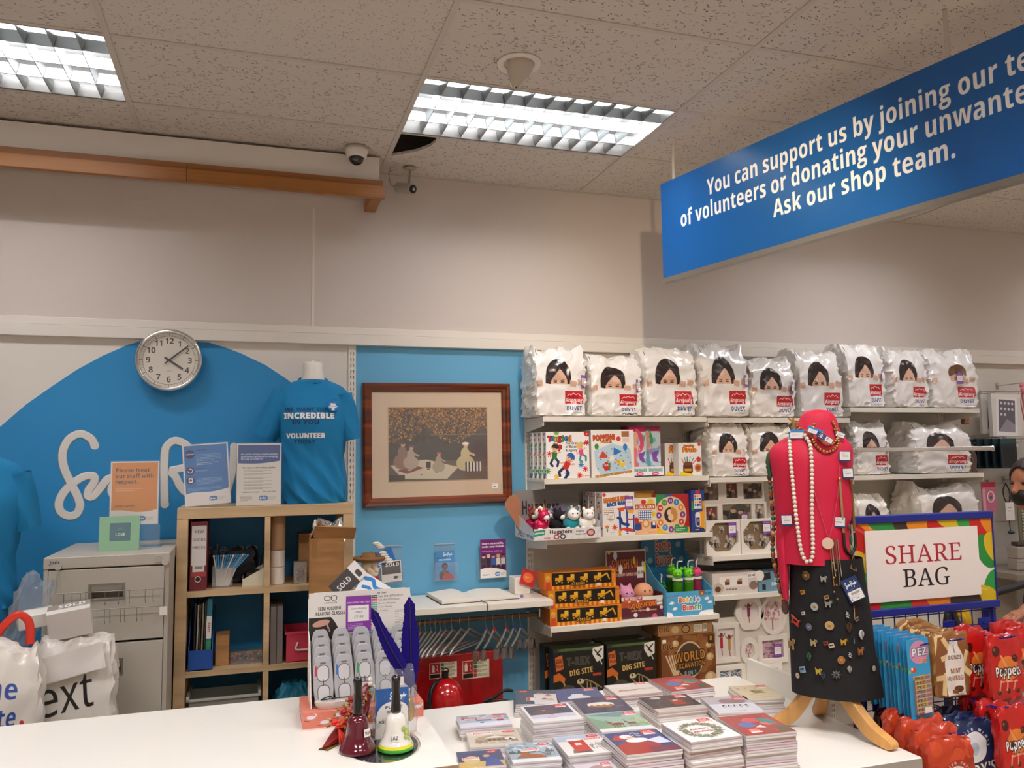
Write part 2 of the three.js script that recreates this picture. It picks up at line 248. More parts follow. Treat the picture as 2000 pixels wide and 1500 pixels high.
// ---------------------------------------------------------------- suspended ceiling
const tileA = [tileTexture(true, 11)], tileB = [tileTexture(false, 21), tileTexture(false, 37)];
const tileMats = [...tileA, ...tileB].map((t) => mat(0xffffff, 0.95, t)), gridMat = mat(0xcfc7bb, 0.55);
const FIX = [[0, 0.6], [-2.4, 0.6], [2.4, 0.6], [4.8, 0.6], [0, 3], [-2.4, 3], [2.4, 3], [4.8, 3], [0, 5.4], [2.4, 5.4], [-2.4, 5.4], [4.8, 5.4]];
const isFix = (x, z) => FIX.some((f) => abs(f[0] - x) < 0.01 && abs(f[1] - z) < 0.01);
const ceil = structGroup('ceiling');
part(ceil, 'soffit_slab', BX(X0 - 0.2, X1 + 0.2, 3.8, 3.95, -0.2, Z1 + 0.2), mat(0x8c877f, 0.9));
const tileGeo = B(1.19, 0.015, 0.59); { const n = tileGeo.attributes.normal, p = tileGeo.attributes.position, uv = tileGeo.attributes.uv; for (let i = 0; i < p.count; i++) uv.setXY(i, p.getX(i) / 1.2 + 0.5, p.getZ(i) / 0.6 + 0.5); }
for (let i = 0; i < 8; i++) for (let k = 0; k < 12; k++) {
  const x = X0 + 1.2 * i, z = 0.6 * k; if (isFix(x, z)) continue;
  const hole = abs(x) < 0.01 && k === 0, fine = (i === 2 && k > 1) || (i === 2 && k === 2);
  const m = fine ? tileMats[0] : tileMats[1 + ((i * 3 + k * 5) % 2)];
  if (hole) {
    const g = EX([[0.19, 0.594], [0.2, 0.53], [0.185, 0.46], [0.13, 0.37], [0.06, 0.31], [0.008, 0.275], [0.006, 0.006], [1.194, 0.006], [1.194, 0.594]], 0.015), uv = g.attributes.uv, p = g.attributes.position;
    for (let q = 0; q < p.count; q++) uv.setXY(q, p.getX(q) / 1.2, p.getY(q) / 0.6); part(ceil, 'ceiling_tile', T(g, [0, H + 0.019, 0], [PI / 2, 0, 0]), m, 'fissured ceiling tile with a broken corner'); continue;
  }
  const t = part(ceil, 'ceiling_tile', tileGeo, m); t.position.set(x + 0.6, H + 0.0115, z + 0.3); if ((i + k) % 3 === 1) t.rotation.y = PI;
}
for (let i = 0; i <= 8; i++) part(ceil, 'grid_bar', BX(X0 + 1.2 * i - 0.012, X0 + 1.2 * i + 0.012, H - 0.001, H + 0.003, 0.001, Z1), gridMat);
for (let k = 0; k <= 12; k++) part(ceil, 'grid_bar', BX(X0, X1, H, H + 0.0035, max(0.001, 0.6 * k - 0.012), 0.6 * k + 0.012), gridMat);

// recessed louvred fluorescent fittings
const bladeGeo = EX([[-0.012, 0.048], [-0.0075, 0.02], [-0.0015, 0], [0.0015, 0], [0.0075, 0.02], [0.012, 0.048]], 0.13, { p: [0, 0, -0.065] });
const whiteAlu = mat(0xe9eaea, 0.35, { metalness: 0.35 }), tubeMat = mat(0xffffff, 0.4, { emissive: 0xfff4e0, emissiveIntensity: 2.2 });
FIX.forEach(([x, z], n) => {
  const seen = n < 2, t = thing('ceiling_light', seen ? (n ? 'louvred fluorescent ceiling light over the filing cabinet' : 'louvred fluorescent ceiling light beside the broken ceiling tile') : 'louvred fluorescent ceiling light further into the shop', 'ceiling light', { p: [x + 0.6, H, z + 0.3], group: seen ? undefined : 'ceiling lights further into the shop' });
  part(t, 'housing', [BX(-0.594, 0.594, 0.1, 0.105, -0.294, 0.294), BX(-0.594, -0.588, 0.0, 0.1, -0.294, 0.294), BX(0.588, 0.594, 0.0, 0.1, -0.294, 0.294), BX(-0.588, 0.588, 0.0, 0.1, -0.294, -0.288), BX(-0.588, 0.588, 0.0, 0.1, 0.288, 0.294)], whiteAlu);
  for (const k of [-1, 0, 1]) part(t, 'louvre_rail', BX(-0.587, 0.587, 0.003, 0.05, k * 0.145 - 0.0025, k * 0.145 + 0.0025), M.alu);
  const all = [];
  for (let i = 1; i < 12; i++) for (const k of [-1.5, -0.5, 0.5, 1.5]) {
    if (seen) { const b = part(t, 'louvre_blade', bladeGeo, M.alu); b.position.set(-0.588 + i * 0.098, 0.003, k * 0.145); } else all.push(T(bladeGeo.clone(), [-0.588 + i * 0.098, 0.003, k * 0.145]));
  }
  if (!seen) part(t, 'louvre_blade', all, M.alu).userData.kind = 'stuff';
  part(t, 'tube', CY(0.013, 0.013, 1.13, 0, 0.084, 0.03, [0, 0, PI / 2], 12), tubeMat);
  for (const s of [-0.5765, 0.5765]) part(t, 'tube_holder', B(0.021, 0.039, 0.04, s, 0.0795, 0.03), M.white);
  const L = new THREE.RectAreaLight(TUBE.color, TUBE.strip * (z < 1 ? 0.98 : z < 4 ? 1.58 : 1) * (x > 2 && z > 1 ? 0.6 : 1), 1.12, z < 1 ? 0.16 : 0.34); L.name = 'tube_light'; L.position.set(0, 0.066, 0.03); L.rotation.x = -PI / 2; t.add(L);
});
// gimbal spot lamps
function gimbal(x, z, label, lit) {
  const t = thing('gimbal_spotlight', label, 'spotlight', { p: [x, H, z] });
  part(t, 'flange', lathe([[0.062, -0.001], [0.07, -0.006], [0.085, -0.006], [0.092, -0.002], [0.092, 0.004], [0.062, 0.004], [0.062, -0.001]], 36), M.white);
  part(t, 'cup', lathe([[0, 0.09], [0.061, 0.09], [0.061, 0.004]], 30), M.white);
  const hood = part(t, 'hood', loft([{ y: 0.02, a: 0.058, b: 0.052, x: 0.01 }, { y: -0.03, a: 0.05, b: 0.045, x: 0 }, { y: -0.07, a: 0.03, b: 0.028, x: -0.012 }, { y: -0.105, a: 0.012, b: 0.012, x: -0.024, z: 0.01 }, { y: -0.112, a: 0.004, b: 0.004, x: -0.026, z: 0.012 }], 28), mat(0xcfc5b5, 0.35));
  part(hood, 'screw', SP(0.004, -0.02, -0.11, 0.02), M.dark);
  if (lit) { const L = new THREE.SpotLight(SPOT.color, SPOT.power, 0, 0.75, 0.7); L.name = 'gimbal_lamp'; L.position.set(0, -0.13, 0); L.target.position.set(0.9, -1.5, -2.0); L.castShadow = true; L.shadow.radius = 1.2; t.add(L, L.target); part(t, 'lamp_glass', SP(0.02, 0, -0.1, 0), tubeMat); }
}
gimbal(0.347, 1.42, 'white conical gimbal spotlight in the ceiling tile beside the fluorescent light', false);
gimbal(0.7, 2.6, 'white gimbal spotlight in the ceiling in front of the hanging sign', true);
// cameras
{ const t = thing('dome_camera', 'white dome security camera under the ceiling edge', 'camera', { p: [-0.175, H, 0.35] });
  part(t, 'base', lathe([[0, 0], [0.056, 0], [0.057, -0.025], [0.054, -0.034], [0.05, -0.052], [0.042, -0.056], [0, -0.056]], 32), M.white); part(t, 'dome', SP(0.039, 0, -0.056, 0.004, [1, 0.95, 1], 24, 16), mat(0x0a0a0c, 0.08, { clearcoat: 1 })); }
{ const t = thing('bullet_camera', 'small silver bullet security camera on a stalk with a trailing cable', 'camera', { p: [0.14, H, 0.14] });
  part(t, 'mount_plate', lathe([[0, 0], [0.034, 0], [0.034, -0.006], [0.02, -0.012], [0, -0.012]], 24), mat(0xb3aa9c, 0.5)); part(t, 'stalk', [bar([0, -0.01, 0], [-0.005, -0.09, 0], 0.006), SP(0.011, -0.005, -0.095, 0)], M.grey);
  const b = part(t, 'body', [bar([-0.055, -0.1, -0.05], [0.005, -0.135, 0.05], 0.03, 20)], mat(0xb9b0a2, 0.4)); part(b, 'lens', [bar([0.005, -0.135, 0.05], [0.0085, -0.137, 0.056], 0.022, 20)], M.black); part(b, 'lens_glass', SP(0.01, 0.0085, -0.137, 0.056), M.steel);
  part(t, 'cable', tube([[-0.055, -0.1, -0.05], [-0.09, -0.09, -0.05], [-0.11, -0.04, -0.03], [-0.1, 0, -0.02]], 0.0025), M.grey); }
// hanging sign
const signRect = paper.add(2030, 456, (c, w, h) => { fill(c, '#1b62ad', 0, 0, w, h); const X = (s) => (s + 0.09) / 2.27 * w, Y = (y) => (3.1 - y) / 0.505 * h; txt(c, 'You can support us by joining our team', X(1.045), Y(2.945), 98, '#fff', { w: 1440, base: 'alphabetic' }); txt(c, 'of volunteers or donating your unwanted items.', X(1.045), Y(2.838), 98, '#fff', { w: 1783, base: 'alphabetic' }); txt(c, 'Ask our shop team.', X(1.045), Y(2.731), 98, '#fff', { w: 735, base: 'alphabetic' }); });
{ const t = thing('hanging_sign', 'long blue hanging sign with white lettering on ceiling rods', 'sign', { p: [1.373, 0, 0.827], r: [0, -1.342, 0] });
  part(t, 'board', [B(2.27, 0.505, 0.022, 1.045, 2.85, 0)], mat(0x1b62ad, 0.25)); part(t, 'printed_face', PL(2.27, 0.505, signRect, 1.045, 2.85, 0.0115), paper.mat(0.22));
  part(t, 'channel', [BX(-0.09, 2.18, 2.582, 2.597, -0.018, 0.018), BX(-0.09, 2.18, 2.597, 2.606, 0.0125, 0.015)], mat(0x9b968d, 0.3, { metalness: 0.6 }));
  for (const s of [0, 1.44, 2.1]) part(t, 'rod', bar([s, 3.1, 0], [s, H, 0], 0.0085, 12), mat(0xcfc6ba, 0.3)); }
// slotted uprights
const slots = []; for (let y = 0.03; y < 2.29; y += 0.032) for (const s of [-0.0075, 0.0075]) slots.push([[s - 0.0023, y - 0.0085], [s - 0.0023, y + 0.0085], [s + 0.0023, y + 0.0085], [s + 0.0023, y - 0.0085]]);
const slotGeo = merge([EX([[-0.02, 0.005], [0.02, 0.005], [0.02, 2.314], [-0.02, 2.314]], 0.0018, { holes: slots, p: [0, 0, 0.0112] }), BX(-0.02, -0.0185, 0.005, 2.314, 0.0005, 0.0112), BX(0.0185, 0.02, 0.005, 2.314, 0.0005, 0.0112)]);
[-0.152, 0.844, 1.844, 2.838, 3.833].forEach((x, i) => { const t = thing('slotted_upright', ['white slotted shelf upright beside the framed picture and shirt', 'white slotted shelf upright between blue panel and toy shelves', 'white slotted shelf upright between toy and photo frame shelves', 'white slotted shelf upright hidden behind the jewellery stand', 'white slotted shelf upright at the right end of the duvet shelves'][i], 'shelf upright', { p: [x, 0, 0] });
  part(t, 'slotted_channel', slotGeo, M.shelf); });
// ---------------------------------------------------------------- wall shelving
function wallShelf(x0, x1, y, d, label) {
  const t = thing('wall_shelf', label, 'shelf', { p: [(x0 + x1) / 2, y, 0], group: undefined }), w = x1 - x0;
  part(t, 'board', RX(-w / 2, w / 2, -0.018, 0, 0.013, d, 0.003), M.shelf); part(t, 'front_lip', RX(-w / 2, w / 2, -0.028, 0.0005, d, d + 0.006, 0.002), M.shelf);
  for (const s of [-1, 1]) part(t, 'bracket', EX([[-0.013, -0.012], [-0.013, -0.075], [-d * 0.55, -0.062], [-d - 0.002, -0.05], [-d - 0.002, -0.019]], 0.003, { r: [0, PI / 2, 0], p: [s * (w / 2 - 0.004) - 0.0015, 0, 0] }), M.shelf);
  return t;
}
wallShelf(0.83, 1.832, 1.918, 0.3, 'top white shelf of the toy bay with duvets on it');
wallShelf(0.83, 1.832, 1.583, 0.3, 'white shelf holding board games and mermaid dolls');
wallShelf(0.83, 1.832, 1.266, 0.32, 'white shelf holding plush toys and puzzle boxes');
wallShelf(0.83, 1.832, 0.82, 0.36, 'white shelf holding yellow vehicle boxes and bottle tray');
wallShelf(0.83, 1.832, 0.4, 0.4, 'low white base shelf under the dinosaur dig boxes');
wallShelf(1.838, 2.83, 1.914, 0.3, 'top white shelf with duvets above the photo frames');
wallShelf(1.838, 2.83, 1.57, 0.3, 'white shelf with two duvets beside the pink jewellery bust');
wallShelf(1.838, 2.83, 1.126, 0.3, 'white shelf holding the two octagonal photo frame boxes');
wallShelf(1.838, 2.83, 0.906, 0.3, 'white shelf holding candle gift box and blue box');
wallShelf(1.838, 2.83, 0.36, 0.4, 'low white base shelf under the ornate white frame');
wallShelf(2.836, 3.86, 1.979, 0.3, 'top white shelf of the right bay with duvets');
wallShelf(2.836, 3.86, 1.562, 0.3, 'white shelf behind the chrome hanging rail');
wallShelf(2.836, 3.86, 1.13, 0.3, 'white shelf with duvets behind the sweet stand header');
wallShelf(2.836, 3.86, 0.5, 0.4, 'low white shelf behind the sweet stand');
{ const t = thing('hanging_rail', 'chrome hanging rail in front of the duvet shelf', 'rail'); part(t, 'bar', RX(2.77, 3.83, 1.706, 1.732, 0.405, 0.418, 0.005), M.chrome);
  for (const x of [2.82, 3.822]) part(t, 'arm', [RX(x - 0.006, x + 0.006, 1.703, 1.735, 0.013, 0.404, 0.003)], M.chrome); for (const x of [2.77, 3.83]) part(t, 'end_cap', SP(0.02, x, 1.719, 0.41, [0.6, 1, 0.7]), M.chrome); }

// ---------------------------------------------------------------- bagged duvets
function peeker(c, x, y, s, man) { // a face looking over the edge of a white duvet
  const hair = man ? '#6b4526' : '#2a1b1a', skin = '#e0b59c';
  if (man) { disc(c, x, y - 26 * s, 36 * s, hair, 26 * s); disc(c, x, y - 6 * s, 30 * s, skin, 24 * s); poly(c, [[x - 36 * s, y - 24 * s], [x - 10 * s, y - 48 * s], [x + 30 * s, y - 40 * s], [x + 34 * s, y - 16 * s], [x + 8 * s, y - 26 * s], [x - 34 * s, y - 12 * s]], hair); }
  else { disc(c, x, y - 24 * s, 43 * s, hair, 44 * s); c.fillStyle = hair; c.fillRect(x - 44 * s, y - 24 * s, 88 * s, 26 * s); disc(c, x + 2 * s, y + 2 * s, 29 * s, skin, 42 * s); poly(c, [[x - 44 * s, y - 20 * s], [x - 10 * s, y - 64 * s], [x + 12 * s, y - 60 * s], [x + 10 * s, y - 44 * s], [x - 18 * s, y - 16 * s], [x - 32 * s, y + 2 * s], [x - 44 * s, y + 2 * s]], hair); poly(c, [[x + 8 * s, y - 60 * s], [x + 44 * s, y - 20 * s], [x + 44 * s, y + 2 * s], [x + 34 * s, y + 2 * s], [x + 26 * s, y - 20 * s], [x + 8 * s, y - 44 * s]], hair); }
  for (const k of [-1, 1]) { line(c, [[x + (2 + k * 7) * s, y - 7 * s], [x + (2 + k * 18) * s, y - 9 * s]], '#5a3b30', 2 * s); line(c, [[x + (2 + k * 8) * s, y - 3 * s], [x + (2 + k * 17) * s, y - 3 * s]], '#3a2622', 3 * s); }
}
function duvetArt(kind) {
  return film.add(230, 250, (c, w, h) => {
    fill(c, '#f4f1ec', 0, 0, w, h); const e = 132; peeker(c, kind === 'man' ? 130 : 100, e - 4, 1.28, kind === 'man');
    c.fillStyle = '#f2eeea'; c.beginPath(); c.moveTo(0, e + 14); c.quadraticCurveTo(20, e - 8, 60, e); c.lineTo(150, e); c.quadraticCurveTo(175, e + 8, 200, e - 14); c.lineTo(w, e + 6); c.lineTo(w, h); c.lineTo(0, h); c.fill();
    for (const [x, y] of [[14, e], [164, e - 4], [200, e - 8]]) for (let k = 0; k < 4; k++) { disc(c, x + k * 7 - 10, y + k * (x < 60 ? -1 : 1), 4.2, '#d9ae96', 12); line(c, [[x + k * 7 - 6.5, y - 6], [x + k * 7 - 6.5, y + 6]], '#b98a74', 1); }
    fill(c, '#c8151d', 128, 156, 82, 46); txt(c, 'Airsprung', 169, 188, 20, '#fff', { w: 74, skew: -0.12 }); curve(c, [[140, 175], [150, 167], [158, 171], [166, 164], [178, 169], [188, 166], [200, 175]], '#fff', 2.2);
    txt(c, 'DUVET', 170, 219, 22, '#1d3f92', { w: 70 });
    if (kind === 'double') txt(c, 'DOUBLE', 182, 240, 13, '#555', { bold: false }); else if (kind === 'king') txt(c, 'KING', 184, 239, 13, '#666', { bold: false }); else if (kind === 'scrawl') { curve(c, [[140, 242], [150, 234], [160, 244], [172, 234], [182, 243], [196, 235], [208, 240]], '#222', 2.5); txt(c, 'x100%', 174, 240, 13, '#222', { skew: -0.3 }); } else txt(c, '10.5 TOG SINGLE', 180, 236, 7, '#888', { bold: false });
    if (kind !== 'man') line(c, [[8, 6], [10, 22]], '#222', 3);
  });
}
const duvetFronts = ['plain', 'scrawl', 'double', 'king', 'man'].reduce((o, k) => (o[k] = duvetArt(k), o), {});
const duvetSide = film.add(110, 250, (c, w, h) => { fill(c, '#f1eeea', 0, 0, w, h); disc(c, 22, 100, 22, '#5a3420', 42); disc(c, 14, 116, 14, '#dcb197', 22); fill(c, '#f1eeea', 0, 132, w, 120); });
const filmWhite = film.solid('#f3f0ea'), duvetMat = film.mat(0.24, { bumpMap: crinkle, bumpScale: 0.0045, clearcoat: 0.8, clearcoatRoughness: 0.15 });
const tagArt = packs.add(70, 96, (c, w, h) => { fill(c, '#7b3fa0', 0, 0, w, h); fill(c, '#f4f1ee', 6, 22, w - 12, h - 44); lines(c, 16, 36, 40, 3, 10, '#777', 2); txt(c, 'NEW GOODS', w / 2, 12, 8, '#d9bfe6'); lines(c, 8, h - 16, 50, 2, 6, '#c9a9da', 2); });
const tagGeo = PL(0.05, 0.07, tagArt), tagMat = packs.mat(0.4);
function duvet(x0, x1, y, h, kind, label, o = {}) {
  const w = x1 - x0, d = o.d ?? 0.26, t = thing('bagged_duvet', label, 'duvet', { p: [(x0 + x1) / 2, y, o.z ?? 0.163], r: [0, o.ry || 0, 0] });
  part(t, 'bag', bagGeo(w * 0.925, h * 0.97, d, { f: duvetFronts[kind], r: duvetSide, l: filmWhite, rest: filmWhite }, { amp: 0.0105, ears: 0.026, k: 9, seg: [32, 32, 12], freq: 6, top: 0.04, pinch: 0.5 }), duvetMat);
  if (o.tag) { const m = part(t, 'price_tag', tagGeo, tagMat, 'purple and white price tag'); if (o.tag === 2) m.position.set(0.03, h * 0.5, d / 2 + 0.016); else { m.position.set(w * 0.46 - 0.012, h * 0.5, d * 0.5 + 0.006); m.rotation.y = 0.6; } }
  return t;
}
duvet(0.79, 1.098, 1.919, 0.385, 'plain', 'bagged duvet with a purple tag above the painted splat game boxes', { tag: 1 });
duvet(1.11, 1.43, 1.919, 0.345, 'scrawl', 'bagged duvet with handwritten word, second along from the blue panel', { tag: 1 });
duvet(1.445, 1.785, 1.919, 0.405, 'double', 'bagged duvet printed DOUBLE above the mermaid dolls');
duvet(1.80, 2.12, 1.916, 0.425, 'plain', 'tall bagged duvet with purple tag where the two top shelves meet', { tag: 1, z: 0.17, d: 0.29 });
duvet(2.135, 2.455, 1.916, 0.36, 'plain', 'short bagged duvet on the top shelf left of the pink bust', { tag: 1, d: 0.27 });
duvet(2.47, 2.795, 1.916, 0.42, 'plain', 'bagged duvet on the top shelf directly behind the pink bust', { d: 0.28 });
duvet(2.835, 3.125, 1.981, 0.4, 'plain', 'upright bagged duvet at the start of the right bay top shelf', { tag: 1 });
duvet(3.14, 3.47, 1.981, 0.375, 'king', 'slumped crinkled bagged duvet printed KING on the right top shelf', { ry: 0.12 });
duvet(3.49, 3.87, 1.981, 0.385, 'man', 'bagged duvet with a brown-haired man printed on it', { tag: 2, d: 0.27, ry: -0.05 });
duvet(1.86, 2.11, 1.571, 0.31, 'scrawl', 'bagged duvet on the second shelf beside the pirate game boxes', { tag: 0 });
duvet(2.125, 2.42, 1.571, 0.315, 'plain', 'bagged duvet partly hidden by the pink bust shoulder');
duvet(2.45, 2.79, 1.571, 0.32, 'plain', 'bagged duvet on the second shelf behind the pink bust');
duvet(2.87, 3.13, 1.563, 0.335, 'plain', 'bagged duvet crossed by the chrome rail beside the pink bust', { tag: 1 });
duvet(3.32, 3.79, 1.563, 0.325, 'plain', 'wide bagged duvet behind the chrome rail end');
duvet(2.87, 3.1, 1.131, 0.31, 'plain', 'bagged duvet on the lower shelf beside the pink bust hip', { tag: 0 });
duvet(3.33, 3.83, 1.131, 0.36, 'plain', 'wide bagged duvet just above the sweet stand header');

// ---------------------------------------------------------------- toys
const splat = (c, x, y, r, col) => { disc(c, x, y, r, col); for (let i = 0; i < 7; i++) { const a = i * 0.9 + x; disc(c, x + cos(a) * r * 1.5, y + sin(a) * r * 1.5, r * 0.35, col); line(c, [[x, y], [x + cos(a) * r * 1.5, y + sin(a) * r * 1.5]], col, r * 0.4); } };
function kid(c, x, y, s, hair, top, legs, rot) { c.save(); c.translate(x, y); c.rotate(rot); c.scale(s, s); line(c, [[-6, 26], [-16, 52], [-6, 62]], legs, 11); line(c, [[6, 26], [22, 40], [18, 60]], legs, 11); line(c, [[-8, 4], [-26, 16]], '#eab999', 7); line(c, [[8, 4], [26, -6]], '#eab999', 7); c.fillStyle = top; c.beginPath(); c.roundRect(-12, -4, 24, 34, 6); c.fill(); disc(c, 0, -20, 18, '#f0c29f'); c.fillStyle = hair; c.beginPath(); c.arc(0, -22, 19, PI, 0); c.lineTo(14, -20); c.lineTo(-14, -22); c.fill(); disc(c, -6, -18, 2.4, '#222'); disc(c, 7, -18, 2.4, '#222'); line(c, [[-6, -9], [0, -6], [7, -9]], '#a33', 2.5); c.restore(); }
